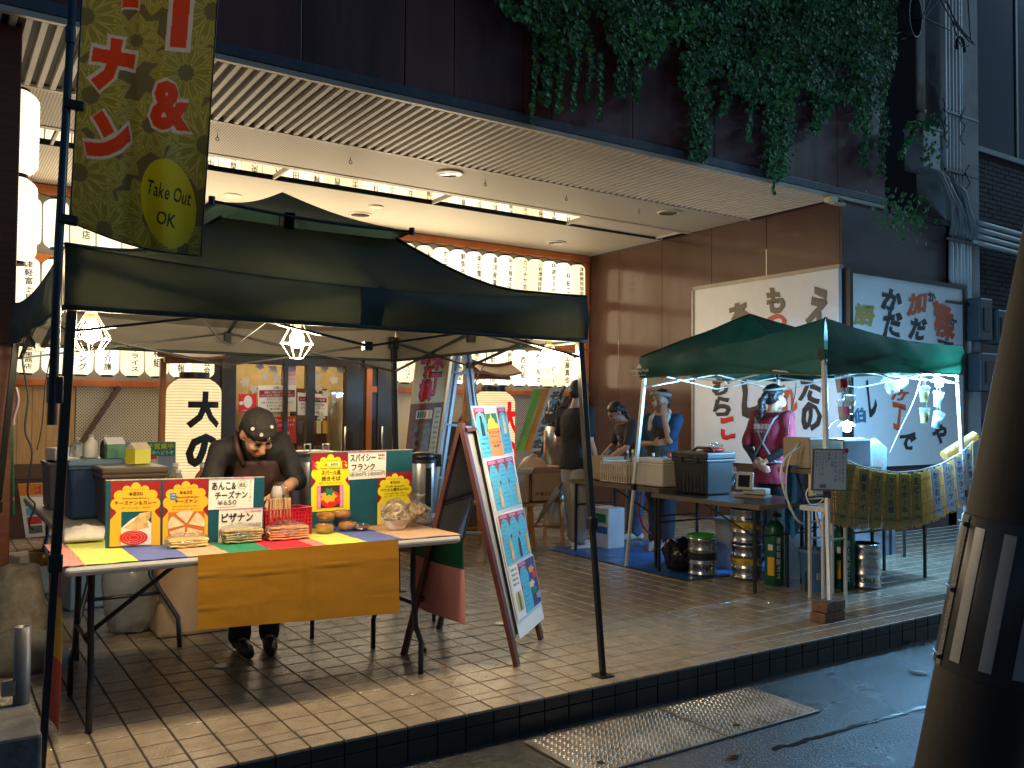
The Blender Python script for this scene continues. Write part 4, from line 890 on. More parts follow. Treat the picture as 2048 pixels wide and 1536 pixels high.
card(P1, B1, ((326, 961), (417, 958), (415, 1085), (325, 1089)), '¥600', 'CheeseNaan', 'チーズナン', 'フルナモいえばチーズナン|チーズたっぷり、ボリュー', pic_naan, YEL)
fq = Q(P1, (340, 986), (352, 985), (353, 998), (341, 999)); qrect(fq, 0, 0, 1, 1, BLU, B1, .007, 'sticker'); qtext(fq, '人気\nNo.1', .15, .15, .85, .85, WHT, B1, lift=.009)
def hand(pl, parent, corners, items):
    f = Q(pl, *corners); MB().ext([f(0, 1, .004), f(1, 1, .004), f(1, 0, .004), f(0, 0, .004)], -pl.n*0.002).out('card', WHT, parent)
    qrect(f, 0, 0, 1, 0.035, PNK, parent, .0045)
    for (s, u0, v0, u1, v1, m, wt, vt) in items: qtext(f, s, u0, v0, u1, v1, m, parent, wt, vt, .006)
    return f
f = hand(P1, B1, ((418, 959), (508, 956), (506, 1015), (416, 1020)), (('あんこ&', .06, .08, .60, .36, BLK, .02, False), ('チーズナン', .14, .40, .86, .66, BLK, .022, False), ('¥650', .2, .70, .62, .86, GRYP, .006, False), ('甘じょっぱい', .90, .06, .95, .8, GRYP, .004, True), ('絶品', .67, .12, .81, .28, GRYP, .008, False)))
MB().tube([f(.74+.11*math.cos(g), .20-.15*math.sin(g), .006) for g in [2*math.pi*i/20 for i in range(21)]], 0.0007, 4).out('bubble_outline', BLK, B1); MB().tube([f(.17, .93, .006), f(.62, .92, .006)], 0.0006, 4).out('underline', BLK, B1)
f = hand(P1, B1, ((438, 1019), (525, 1015), (523, 1080), (436, 1086)), (('ピザナン', .06, .12, .78, .40, BLK, .024, False), ('¥650', .70, .44, .97, .55, GRYP, .006, False), ('カット済みお得用', .58, .05, .97, .13, GRYP, .006, False)))
P2 = mk((620, 1057), (822, 1046)); B2 = board(P2, ((620, 905), (825, 899), (822, 1046), (620, 1057)), 'teal menu board with noodle and cracker cards beside the red basket', 'teal menu boards')
def pic_noodle(f, t):
    qrect(f, .15, .56, .80, .945, mat('noodle_photo', (0.05, 0.02, 0.02), 0.5), t, .006, 'photo'); qellipse(f, .48, .79, .26, .15, REDP, t, .0068, 'bowl_print'); qellipse(f, .44, .75, .2, .1, YEL, t, .0075, 'noodle_print', wob=.2, k=7); qellipse(f, .46, .67, .12, .06, GRN, t, .0082, 'garnish_print', wob=.3, k=6)
    for u in (.15, .73): qrect(f, u, .56, u+.09, .945, PNK, t, .009, 'side_strip'); qtext(f, 'パール風焼そば', u+.02, .60, u+.07, .91, WHT, t, 0, True, .010)
card(P2, B2, ((622, 907), (699, 905), (699, 1019), (622, 1024)), None, 'Nepali Chowmein', 'ネパール風|焼きそば', '野菜たっぷりピリッとスパイス', pic_noodle, LEM)
fq = Q(P2, (622, 907), (699, 905), (699, 1019), (622, 1024)); qtext(fq, '¥', .35, .175, .40, .22, DKT, B2, .006, lift=.0075); qrect(fq, .44, .165, .74, .225, mat('price_patch', (0.62, 0.75, 0.45), 0.6), B2, .006, 'price_patch'); qtext(fq, '600', .50, .175, .68, .215, GRYP, B2, .006, lift=.0075)
for s in (.03, .80): qshape(fq, ((s, .12), (s+.14, .20), (s+.05, .20), (s+.14, .28), (s, .28)), mat('flag_print', (0.6, 0.02, 0.05), 0.5), B2, .006, 'pennant_print')
f = hand(P2, B2, ((696, 905), (772, 903), (771, 955), (696, 960)), (('スパイシー', .05, .06, .72, .34, BLK, .022, False), ('フランク', .09, .42, .70, .68, BLK, .022, False), ('1本300円 2本500円', .04, .74, .97, .90, GRYP, .004, False), ('特製\n辛口', .78, .08, .96, .30, GRYP, .006, False)))
MB().tube([f(.04, .72, .006), f(.97, .70, .006)], 0.0006, 4).out('underline', BLK, B2)
card(P2, B2, ((755, 946), (823, 943), (822, 1044), (754, 1050)), '¥500', 'Crab Snacks', 'ベトナム蟹せんべい', 'サクッと軽い食感・手作り|ピリ辛ソース付き', lambda f, t: qrect(f, .08, .58, .95, .98, PALEF, t, .006, 'photo'), LEM)
# ---- things on the table
M_FILM = bpy.data.materials.new('clear_film'); M_FILM.use_nodes = True; n_ = M_FILM.node_tree.nodes; l_ = M_FILM.node_tree.links; n_.remove(n_['Principled BSDF'])
tr = n_.new('ShaderNodeBsdfTransparent'); gs = n_.new('ShaderNodeBsdfGlossy'); gs.inputs['Roughness'].default_value = 0.08; ms = n_.new('ShaderNodeMixShader'); ly = n_.new('ShaderNodeLayerWeight'); ly.inputs[0].default_value = 0.32
nz = n_.new('ShaderNodeTexNoise'); nz.inputs['Scale'].default_value = 28; bp = n_.new('ShaderNodeBump'); bp.inputs['Strength'].default_value = 0.8; bp.inputs['Distance'].default_value = 0.02
l_.new(nz.outputs[0], bp.inputs['Height']); l_.new(bp.outputs[0], gs.inputs['Normal']); l_.new(bp.outputs[0], ly.inputs['Normal']); l_.new(ly.outputs['Facing'], ms.inputs[0]); l_.new(tr.outputs[0], ms.inputs[1]); l_.new(gs.outputs[0], ms.inputs[2]); l_.new(ms.outputs[0], n_['Material Output'].inputs[0]); MATS['clear_film'] = M_FILM
def crumple(b, amp, s, z0=None):
    for i, p in enumerate(b.v):
        d = V(noise.noise(p*s), noise.noise(p*s+V(9, 0, 0)), noise.noise(p*s+V(0, 7, 0)))*amp; q = p+d
        if z0 is not None and q.z < z0: q.z = z0
        b.v[i] = q
    return b
def bread_pack(px, py, w, d, n, label, m, z=TZ+0.006, grp='wrapped breads on the folding table', t0=0.013):
    c = PZ(px, py, z); t = thing('bread_pack', label, 'bread', c, grp)
    for i in range(n):
        zz = z+t0*(i+0.5); a = random.uniform(-.12, .12); ww = w*random.uniform(.86, 1); 
        b = MB().grid(lambda u, v: c+V((u-.5)*ww, (v-.5)*d, zz-z+0.006*noise.noise(V(u*4, v*4, i*3.1))), 10, 6)
        b.out('bread_slice', m, t, smooth=True, solid=t0*0.72)
    b = MB().ell(c+V(0, 0, t0*n/2+0.012), (w*.57, d*.60, t0*n/2+0.018), 22, 12); crumple(b, 0.008, 22, z+0.001); b.out('film', M_FILM, t, smooth=True)
    return t
bread_pack(374, 1092, 0.19, 0.10, 3, 'pale sliced naan in film before the second menu card', mat('cheese_slice', (0.78, 0.60, 0.20), 0.5, var=0.2, vs=30))
bread_pack(482, 1083, 0.20, 0.11, 5, 'stacked green-edged pizza naan in film below the handwritten card', mat('pizza_naan', (0.48, 0.36, 0.16), 0.6, var=0.5, vs=38))
bread_pack(574, 1077, 0.21, 0.10, 5, 'stacked reddish naan in film before the red basket', mat('sausage_naan', (0.62, 0.30, 0.14), 0.6, var=0.4, vs=30))
M_NOOD = mat('orange_noodles', (0.62, 0.24, 0.02), 0.45, var=0.5, vs=40)
for px, py, dz, lb in ((652, 1066, 0, 'orange noodle tub at lower left of the pile'), (697, 1061, 0, 'orange noodle tub at lower right of the pile'), (655, 1061, 0.052, 'orange noodle tub stacked on top, left'), (686, 1057, 0.052, 'orange noodle tub stacked on top, right')):
    c = PZ(px, py, TZ+0.006)+V(0, 0.02, dz); t = thing('noodle_tub', lb, 'food tub', c, 'clear tubs of orange noodles')
    MB().lathe(c, [(0.040, 0.003), (0.048, 0.02), (0.042, 0.04), (0.02, 0.046)], 16).out('noodles', M_NOOD, t, smooth=True)
    b = MB()
    for k in range(22):
        a = random.uniform(0, 6.28); r_ = random.uniform(.008, .036); q = c+V(r_*math.cos(a), r_*math.sin(a), 0.043-(r_/.045)**2*.012)
        b.tube([q+V(random.uniform(-.018, .018), random.uniform(-.018, .018), random.uniform(-.004, .004)) for _ in range(4)], 0.0022, 4)
    b.out('noodle_strand', M_NOOD, t)['kind'] = 'stuff'
    MB().lathe(c, [(0.042, 0.001), (0.054, 0.026), (0.057, 0.028), (0.05, 0.045), (0.03, 0.052)], 20).out('clear_lid', M_FILM, t, smooth=True)
c = PZ(722, 1060, TZ+0.006); t = thing('small_tub', 'small clear tub of dark food right of the noodle pile', 'food tub', c); MB().lathe(c, [(0.03, 0.002), (0.04, 0.016), (0.02, 0.02)], 14).out('food', mat('dark_sauce_food', (0.25, 0.08, 0.03), 0.4, var=0.5, vs=40), t); MB().lathe(c, [(0.036, 0.001), (0.05, 0.02), (0.045, 0.032), (0.02, 0.037)], 18).out('clear_lid', M_FILM, t, smooth=True)
# crackers: a bowl full and a tied bag
M_SENB = mat('pale_cracker', (0.74, 0.60, 0.42), 0.55, var=0.12, vs=20)
def crackers(t, c, n, rx, h):
    for k in range(n):
        a = random.uniform(0, 6.28); r_ = rx*math.sqrt(random.random())*.8; q = c+V(r_*math.cos(a), r_*math.sin(a), random.uniform(.01, h))
        M_ = Matrix.Rotation(random.uniform(-1, 1), 3, 'X')@Matrix.Rotation(random.uniform(-1, 1), 3, 'Y')
        MB().lathe(q, [(0.006, -0.004), (0.032, 0.003), (0.034, 0.006), (0.02, 0.003), (0.004, 0.0)], 12, M=M_).out('cracker', M_SENB, t, smooth=True)
c = PZ(792, 1058, TZ+0.006); t = thing('cracker_bowl', 'white bowl heaped with pale crackers wrapped in film', 'bowl', c)
MB().lathe(c, [(0.045, 0), (0.06, 0.02), (0.072, 0.05), (0.074, 0.052), (0.068, 0.048), (0.05, 0.02)], 24, cap=False).out('bowl', WHT, t, smooth=True); crackers(t, c+V(0, 0, .05), 16, .06, .07)
b = MB().ell(c+V(0, 0, .08), (.082, .082, .085), 20, 12); crumple(b, .02, 16, TZ+.007); b.out('film', M_FILM, t, smooth=True)
c = PZ(838, 1050, TZ+0.006)+V(0, .05, 0); t = thing('cracker_bag', 'clear tied bag of pale crackers at the right table end', 'bag', c); crackers(t, c+V(0, 0, .02), 18, .075, .09)
b = MB().lathe(c, [(.06, .002), (.092, .03), (.09, .08), (.05, .12), (.02, .135), (.04, .16), (.055, .18)], 22, cap=False); crumple(b, .02, 20, TZ+.007); b.out('film', M_FILM, t, smooth=True)
# red basket with a bundle of wooden cutlery
pr_, pl_ = PZ(622, 1066, TZ+.006), PZ(531, 1076, TZ+.006); ux = (pr_-pl_).normalized(); uy = Z3.cross(ux); bw_ = (pr_-pl_).length
bas = thing('red_basket', 'bright red perforated plastic basket standing between the boards', 'basket', pl_); M_RB = mat('red_plastic', (0.62, 0.005, 0.035), 0.35, var=0.08)
def perf_wall(o, a, h, name, nx=14, nz=7):
    L = a.length; a = a.normalized(); n = a.cross(Z3)
    b = MB()
    for i in range(nx+1): b.bar(o+a*(L*i/nx), o+a*(L*i/nx)+V(0, 0, h), 0.0075, 0.003, up=n)
    for j in range(nz+1): b.bar(o+V(0, 0, h*j/nz), o+a*L+V(0, 0, h*j/nz), 0.003, 0.0085 if 0 < j < nz else 0.02, up=n)
    b.out(name, M_RB, bas)
dpt = 0.14
perf_wall(pl_, ux*bw_, .14, 'basket_side'); perf_wall(pl_+uy*dpt, ux*bw_, .14, 'basket_side'); perf_wall(pl_, uy*dpt, .14, 'basket_side', 9); perf_wall(pl_+ux*bw_, uy*dpt, .14, 'basket_side', 9)
MB().add([pl_, pl_+ux*bw_, pl_+ux*bw_+uy*dpt, pl_+uy*dpt], [(0, 1, 2, 3)]).out('basket_floor', M_RB, bas)
c = pl_+ux*bw_*.42+uy*.06+V(0, 0, .12); t = thing('cutlery_bundle', 'bundle of wooden chopsticks and napkins standing in the red basket', 'chopsticks', c)
b0 = None
for k in range(16): MB().box(c+ux*(-.062+.008*k)+uy*random.uniform(-.01, .01)+V(0, 0, .01), (.0065, .03, .125)).out('chopstick_pair', mat('raw_chopstick', (0.62, 0.42, 0.22), 0.6, var=0.15), t)
b = MB().lathe(c+ux*.01+V(0, .03, .06), [(.045, 0), (.05, .03), (.04, .07), (.02, .10)], 14); crumple(b, .012, 25); b.out('wrapper', M_FILM, t, smooth=True)
MB().lathe(c+ux*(-.005)+V(0, .03, .05), [(.025, 0), (.03, .05), (.02, .085)], 12).out('napkin_roll', WHT, t, smooth=True)
MB().box(c+ux*.02-uy*.022+V(0, 0, -.035), (.07, .002, .025), M=Matrix((ux, uy, Z3)).transposed()).out('label', WHT, t)
# folded white cloth at the left end
b = MB().grid(lambda u, v: PZ(128+80*u, 1088-22*v-4*u, TZ+.006)+V(0, 0, .018+.03*math.sin(math.pi*u)*math.sin(math.pi*v)*(1+.6*noise.noise(V(u*6, v*6, 1)))), 16, 8)
tag(recenter(b.out('folded_cloth', mat('white_towel', (0.62, 0.58, 0.52), 0.9, var=0.06, bump=.3, bs=40), None, smooth=True, solid=.02), PZ(160, 1080, TZ)), 'crumpled white towel at the left end of the table', 'towel')

# ================================================================ EASEL BOARD (A-frame)
eA, eB, eC, eD = PZ(1034, 1332), PZ(1082, 1278), PZ(808, 1308), PZ(878, 1256)
apL, apR = V((eA.x+eC.x)/2, (eA.y+eC.y)/2, 1.335), V((eB.x+eD.x)/2, (eB.y+eD.y)/2, 1.335)
M_MAHO = wood('mahogany_frame', (0.075, 0.018, 0.012), (0.115, 0.028, 0.018), (5, 5, 1.2), 0.4)
M_GREYB = mat('grey_sheet', (0.33, 0.34, 0.35), 0.5, var=0.06)
eas = thing('easel_board', 'mahogany A-frame easel board covered with light blue drink menus', 'easel board', (eA+eB+eC+eD)/4)
EP = PL(eA, eB-eA, apL-eA); EQ = PL(eD, eC-eD, apR-eD)
for (a, b_, pl) in ((eA, apL, EP), (eB, apR, EP), (eC, apL, EQ), (eD, apR, EQ)): MB().bar(a, b_, 0.026, 0.062, up=pl.ux).out('leg', M_MAHO, eas, bev=0.003)
for (a, b_, c_, d_, pl) in ((eA, apL, eB, apR, EP), (eC, apL, eD, apR, EQ)):
    for k in ((0.24, 0.66, 0.97) if pl is EQ else (0.97,)): MB().bar(a.lerp(b_, k)-pl.n*.002, c_.lerp(d_, k)-pl.n*.002, 0.022, 0.055, up=pl.n).out('rail', M_MAHO, eas, bev=0.003)
    q = [a.lerp(b_, .10 if pl is EP else .24), c_.lerp(d_, .10 if pl is EP else .24), c_.lerp(d_, .985), a.lerp(b_, .985)]
    if pl is EQ: q = [q[1], q[0], q[3], q[2]]
    MB().ext([p-pl.n*.004 for p in q], -pl.n*.006).out('sheet', M_GREYB, eas)
fr_ = Q(EP, (950, 880), (1012, 870), (1083, 1238), (1034, 1280)); MB().ext([fr_(0, 1, .018), fr_(1, 1, .018), fr_(1, 0, .018), fr_(0, 0, .018)], -EP.n*.003).out('backing', WHT, eas)
def strip_poster(cor, kind):
    f = Q(EP, *cor); L0 = .024
    qrect(f, 0, 0, 1, 1, WHT if kind != 'orange' else GRN, eas, L0, 'poster')
    if kind == 'orange':
        qrect(f, 0, .35, 1, 1, ORG_, eas, L0+.001); qshape(f, ((0, .36), (0, .27), (.12, .22), (.2, .12), (.3, .14), (.42, .0), (.55, .13), (.65, .12), (.75, .22), (.95, .27), (1, .36)), mat('crown_yellow', (0.85, 0.66, 0.0), 0.5), eas, L0+.002); qtext(f, 'ドリンク\nバーー', .05, .42, .95, .58, BLK, eas, .012, lift=L0+.003); qtext(f, 'ソフト\n各種', .1, .66, .95, .80, BLK, eas, .012, lift=L0+.003); return
    qrect(f, .04, .02, .98, .98, MAR, eas, L0+.001)
    n = {'strip': 1}.get(kind, 3)
    for i in range(n):
        u0, u1 = .04+.94*i/n, .04+.94*(i+1)/n; w_ = u1-u0
        if kind == 'mixed' and i != 1: continue
        pts = [(u0, .3), (u0+w_*.12, .22), (u0+w_*.2, .15), (u0+w_*.5, .10), (u0+w_*.8, .15), (u0+w_*.9, .22), (u1, .3), (u1, .42), (u1-w_*.12, .47), (u1-w_*.02, .54), (u1, .6), (u1, .98), (u0, .98), (u0, .6), (u0+w_*.02, .54), (u0+w_*.12, .47), (u0, .42)]
        qshape(f, pts, CYA, eas, L0+.002, 'card_arch'); qrect(f, u0+w_*.12, .035, u1-w_*.12, .095, PNK, eas, L0+.002); qtext(f, 'ドリンク', u0+w_*.2, .045, u1-w_*.2, .085, MAR, eas, 0, lift=L0+.0035)
        b = MB()
        for r_ in range(9 if kind != 'strip' else 4):
            v0 = (.16+.085*r_) if kind != 'strip' else .60+.09*r_
            s = random.choice(['ハイボール', 'ビール', 'レモンサワー', 'ウーロン茶', 'カシスソーダ', 'ジンジャー', 'グレープ', 'コーラ', '梅酒ロック', 'ラッシー']); qtext(f, s, u0+w_*.16, v0, u0+w_*(.84 if kind == 'strip' else random.uniform(.6, .86)), v0+(.028 if kind != 'strip' else .045), BLU, eas, .004, lift=L0+.0035, mb=b)
        b.out('lettering', mat('navy_print', (0.01, 0.03, 0.10), 0.5, var=0), eas)
        if kind == 'strip':
            qshape(f, ((.42, .18), (.6, .18), (.62, .3), (.7, .36), (.7, .57), (.4, .57), (.4, .36), (.44, .3)), BLK if cor[0][0] < 970 else PALEF, eas, L0+.003, 'bottle_print')
        elif i != 1 or kind == 'low': qshape(f, ((u0+w_*.7, .55), (u0+w_*.82, .55), (u0+w_*.9, .68), (u0+w_*.9, .95), (u0+w_*.62, .95), (u0+w_*.62, .68)), [NAAN, BLK, YEL][i % 3], eas, L0+.0042, 'bottle_print')
    if kind == 'mixed':
        qrect(f, .03, .02, .34, .98, WHT, eas, L0+.002); qrect(f, .66, .02, .98, .97, mat('night_photo', (0.05, 0.04, 0.16), 0.5, var=.6, vs=30), eas, L0+.002)
        for k in range(5): qellipse(f, .8+.1*math.sin(k*2), .25+.14*k, .10, .07, [ORG_, REDP, PALEF, GRN, M_GREYB][k], eas, L0+.003+.0004*k, 'dish_print', wob=.2)
        for k in range(4): qtext(f, '季節の酒', .08, .06+.09*k, .28, .11+.09*k, BLK, eas, .004, lift=L0+.003)
        for k, m in enumerate((YEL, GRN, NAAN)): qshape(f, ((.10+.07*k, .5), (.14+.07*k, .5), (.16+.07*k, .6), (.16+.07*k, .85), (.09+.07*k, .85), (.09+.07*k, .6)), m, eas, L0+.0035+.0004*k, 'bottle_print')
strip_poster(((936, 816), (960, 815), (977, 917), (957, 922)), 'strip'); strip_poster(((963, 829), (985, 828), (1001, 912), (977, 914)), 'orange'); strip_poster(((985, 815), (1003, 815), (1019, 908), (1001, 912)), 'strip')
strip_poster(((962, 923), (1018, 912), (1037, 1011), (984, 1027)), 'mid'); strip_poster(((985, 1032), (1041, 1018), (1056, 1108), (1005, 1137)), 'low'); strip_poster(((1006, 1138), (1059, 1110), (1077, 1204), (1028, 1247)), 'mixed')
# card backing behind the poster stack that stands above the frame
f = Q(EP, (935, 814), (1004, 813), (1038, 1012), (983, 1030)); MB().ext([f(0, 1, .0225), f(1, 1, .0225), f(1, 0, .0225), f(0, 0, .0225)], -EP.n*.002).out('poster_backing', WHT, eas)
MB().tube([eC.lerp(apL, .06)+V(.03, .02, 0), PZ(850, 1298, .0)+V(0, 0, .03), PZ(848, 1300, .0)+V(0, 0, .008)], .003, 5).out('chain', M_BLACK, eas); MB().ell(PZ(848, 1299, .012), (.016, .016, .012), 8, 6).out('chain_weight', M_BLACK, eas, smooth=True)
# ================================================================ THINGS IN THE HALL AND BEHIND THE NEAR STALL
CARD = mat('cardboard', (0.42, 0.29, 0.17), 0.75, var=0.12, vs=6); M_CLEAR = M_FILM
def on(px, py, z=0.0, back=0.0):
    p = PZ(px, py, z); d = V(p.x, p.y, 0).normalized(); return p+d*back
def tub(name, label, cat, c, w, d, h, m, lidm=None, rz=0.0, taper=0.9, lidh=0.04, group=None, rim=True):
    t = thing(name, label, cat, c, group); Mz = Matrix.Rotation(rz, 3, 'Z'); b = MB()
    lo = [c+Mz@V(x*w/2*taper, y*d/2*taper, 0.002) for x, y in ((-1,-1),(1,-1),(1,1),(-1,1))]; hi = [c+Mz@V(x*w/2, y*d/2, h) for x, y in ((-1,-1),(1,-1),(1,1),(-1,1))]
    b.add(lo+hi, [(3,2,1,0),(0,1,5,4),(1,2,6,5),(2,3,7,6),(3,0,4,7),(4,5,6,7)]); b.out('body', m, t, bev=min(w, d)*0.06)
    if rim: MB().box(c+V(0, 0, h-0.012), (w*1.05, d*1.05, 0.024), rz).out('rim', m, t, bev=0.006)
    if lidm: MB().box(c+V(0, 0, h+lidh/2), (w*1.06, d*1.06, lidh), rz).out('lid', lidm, t, bev=0.012)
    return t
def bottle(c, r, h, label, m, capm, grp=None, lab=None, name='bottle'):
    t = thing(name, label, 'bottle', c, grp)
    MB().lathe(c, [(r*.9, 0), (r, .01), (r, h*.55), (r*.8, h*.68), (r*.36, h*.82), (r*.34, h*.93)], 16).out('body', m, t, smooth=True)
    MB().lathe(c, [(r*.4, h*.90), (r*.4, h)], 12).out('cap', capm, t)
    if lab: MB().lathe(c, [(r*1.015, h*.15), (r*1.015, h*.48)], 16, cap=False).out('label', lab, t, smooth=True)
    return t
# side table running back from the near stall
side = thing('side_table', 'worn folding side table with tubs, left behind the food boards', 'table', (0.97, 6.6, 0))
M_STT = mat('worn_grey_plastic', (0.36, 0.33, 0.29), 0.5, var=0.12)
MB().bb((0.64, 5.62, 0.655), (1.30, 7.95, 0.70)).out('tabletop', M_STT, side, bev=0.015)
MB().bb((0.66, 5.612, 0.655), (0.72, 5.64, 0.704)).out('tape_patch', mat('pink_tape', (0.5, 0.15, 0.15), 0.6), side)
for y in (5.55, 7.7):
    for x0, x1 in ((0.80, 0.72), (1.14, 1.27)): MB().tube([V(x0, y+.15, .66), V(x0, y+.1, .40), V(x1, y-.05, .16), V(x1, y-.1, 0)], .0145, 8).out('leg', M_LEG, side, smooth=True)
    MB().tube([V(.77, y+.05, .30), V(1.2, y+.05, .30)], .011, 8).out('crossbar', M_LEG, side, smooth=True)
tub('storage_bin', 'maroon grey storage bin nearest the back on the side table', 'bin', V(0.82, 7.0, .70), .26, .40, .33, mat('maroon_grey_plastic', (0.10, 0.075, 0.08), 0.4), None)
tub('cooler_box', 'navy blue cooler box on the side table beside the brown one', 'cooler', V(0.91, 6.38, .70), .33, .48, .34, mat('navy_plastic', (0.012, 0.045, 0.13), 0.4), mat('pale_blue_lid', (0.10, 0.20, 0.30), 0.4), group='cooler boxes on the side table')
tub('cooler_box', 'brown cooler box nearest the camera on the side table', 'cooler', V(1.06, 5.92, .70), .36, .36, .31, mat('brown_plastic', (0.085, 0.058, 0.042), 0.4), mat('brown_lid', (0.11, 0.08, 0.06), 0.35), group='cooler boxes on the side table')
tub('glove_box', 'cream crumpled carton lying on the maroon grey bin', 'carton', V(0.80, 7.0, 1.035), .16, .2, .09, WHT, None, .2, 1.0, rim=False)
M_PET = mat('clear_bottle', (0.75, 0.74, 0.70), 0.12, var=0, trans=0.75, ior=1.2)
for k, (px, py, z, lb) in enumerate(((158, 945, 1.08, 'clear bottle with brown cap standing at left on blue cooler'), (200, 940, 1.08, 'white conical jug on the blue cooler lid'), (180, 940, 1.08, 'short dark bottle on the blue cooler lid'))):
    bottle(V(.82+.075*k, 6.42-.06*k, 1.082), .045 if k != 2 else .03, .15 if k else .13, lb, M_PET if k == 0 else (WHT if k == 1 else BLK), mat('cap_tan', (0.5, 0.36, 0.2), 0.4), 'bottles on the coolers')
def carton(c, label, m, roof, rz=0.3):
    t = thing('drink_carton', label, 'carton', c, 'drink cartons behind the food boards'); M_ = Matrix.Rotation(rz, 3, 'Z')
    MB().box(c+V(0, 0, .045), (.12, .09, .09), rz).out('body', m, t); q = lambda x, y, z: c+M_@V(x, y, z)
    MB().add([q(-.062, -.047, .0905), q(.062, -.047, .0905), q(.062, .047, .0905), q(-.062, .047, .0905), q(-.062, 0, .135), q(.062, 0, .135)], [(0, 1, 5, 4), (3, 4, 5, 2), (0, 4, 3), (1, 2, 5)]).out('gable', roof, t)
carton(V(1.02, 6.30, 1.082), 'white and green gabled carton on the blue cooler', mat('carton_green', (0.10, 0.25, 0.12), 0.5), WHT)
carton(V(1.13, 6.05, 1.055), 'yellow and red gabled carton on the coolers', LEM, mat('carton_cream', (0.75, 0.65, 0.4), 0.5), .5)
for k, (x, y, r_, h, lb) in enumerate(((1.36, 6.05, .05, .22, 'clear jug with basket left of the big black lettered lantern'), (1.30, 5.7, .045, .2, 'clear swing-top bottle just behind the teal board'), (1.50, 5.9, .055, .22, 'clear bottle of red liquid below the black lettered lantern'), (1.22, 5.95, .03, .2, 'slim clear bottle beside the yellow carton'))):
    bottle(V(x, y, .83 if k != 3 else .83), r_, h, lb, M_PET if k != 2 else mat('red_liquid_bottle', (0.7, 0.2, 0.16), 0.15, trans=0.5), mat('grey_cap', (0.5, 0.5, 0.5), 0.4), 'bottles behind the food boards')
tub('bottle_crate', 'low brown crate holding the clear bottles', 'crate', V(1.42, 5.9, .60), .5, .5, .22, mat('crate_brown', (0.12, 0.05, 0.03), 0.6), None, 0, .96); tub('crate_stand', 'plain box under the bottle crate', 'box', V(1.42, 5.9, 0), .46, .46, .59, CARD, None, 0, 1.0, rim=False)
# tall steel pot, urns on a rear table
rt = thing('rear_table', 'small rear table carrying the steel urns', 'table', (2.35, 5.5, 0)); MB().bb((1.85, 5.15, .655), (2.95, 5.85, .70)).out('tabletop', M_STT, rt, bev=.01)
for x in (2.0, 2.85):
    for y in (5.22, 5.78): MB().tube([V(x, y, .66), V(x, y, 0)], .014, 8).out('leg', M_LEG, rt)
def urn(c, r, h, label, lidded):
    t = thing('steel_urn', label, 'urn', c, 'steel urns behind the food boards')
    MB().lathe(c, [(r*.96, 0), (r, .015), (r, h*.82), (r*.99, h*.83)], 28).out('body', M_STEEL, t, smooth=True)
    MB().lathe(c, [(r*1.04, h*.82), (r*1.04, h*.88), (r*.9, h*.90)], 28).out('collar', M_BLACK if lidded else M_STEEL, t)
    if lidded: MB().lathe(c, [(r*.95, h*.88), (r*.9, h*.97), (r*.5, h)], 24).out('lid', M_BLACK, t, smooth=True); MB().box(c+V(r*1.0, -.02, h*.86), (.09, .06, .09)).out('spout', M_BLACK, t, bev=.015)
    else:
        MB().lathe(c, [(r*1.12, h*.93), (r*1.12, h*.95), (r*.4, h*.97)], 28).out('lid', M_STEEL, t, smooth=True)
        for s in (-.5, .3): MB().tube([c+V(r*s, -r*.6, h*.97), c+V(r*s, -r*.6, h*1.06), c+V(r*(s+.25), -r*.6, h*1.06), c+V(r*(s+.25), -r*.6, h*.97)], .006, 6).out('lid_handle', M_STEEL, t, smooth=True)
    MB().bb(c+V(-.02, -r-.012, h*.1), c+V(.02, -r+.004, h*.75)).out('gauge_panel', M_BLACK if lidded else M_STEEL, t, bev=.004)
urn(PY(620, 1010, 5.5)*V(1, 1, 0).length*0+V(PY(620, 1000, 5.5).x, 5.5, .70), .155, .46, 'wide steel urn with lid just right of the cook', False)
urn(V(PY(843, 1000, 5.45).x, 5.45, .70), .095, .42, 'slim steel urn with black lid behind the cracker card', True)
tub('open_carton', 'open cardboard carton behind the second teal board', 'carton', V(PY(775, 1000, 5.75).x, 5.6, .70), .26, .22, .40, CARD, None, .1, 1.0, rim=False)
# under the table
M_BAGCLR = mat('frosted_bag', (0.34, 0.36, 0.38), 0.25, var=0.2, vs=6, bump=.5, bs=10, alpha=0.75)
c = on(268, 1268, 0, .15); t = thing('waste_bin', 'grey waste bin lined with a clear bag under the table', 'waste bin', c)
MB().box(c+V(0, 0, .17), (.26, .22, .34)).out('body', mat('grey_bin', (0.20, 0.22, 0.24), 0.4), t, bev=.02); b = MB().lathe(c, [(.16, .012), (.18, .1), (.185, .3), (.19, .36), (.165, .40)], 20, cap=False); crumple(b, .035, 9, .006); b.out('bag', M_BAGCLR, t, smooth=True); MB().box(c+V(.02, -.125, .06), (.13, .02, .04)).out('pedal', M_BLACK, t, bev=.005)
tub('foam_box', 'tall cream box standing under the left table end', 'box', on(165, 1225, 0, .2), .26, .22, .44, mat('cream_box', (0.48, 0.43, 0.34), 0.6), None, .2, .98, rim=False)
tub('carton_box', 'brown cardboard box beside the left canopy leg', 'box', on(62, 1195, 0, .2), .30, .30, .30, CARD, None, .3, 1.0, rim=False)
c = on(86, 1120, .36, .1); t = thing('brass_pot', 'small brass pot standing on the cardboard box', 'pot', c); MB().lathe(c-V(0, 0, .05), [(.05, 0), (.085, .03), (.09, .09), (.095, .10), (.085, .10), (.08, .03)], 20, cap=False).out('bowl', mat('brass', (0.45, 0.30, 0.10), 0.3, 0.8), t, smooth=True)
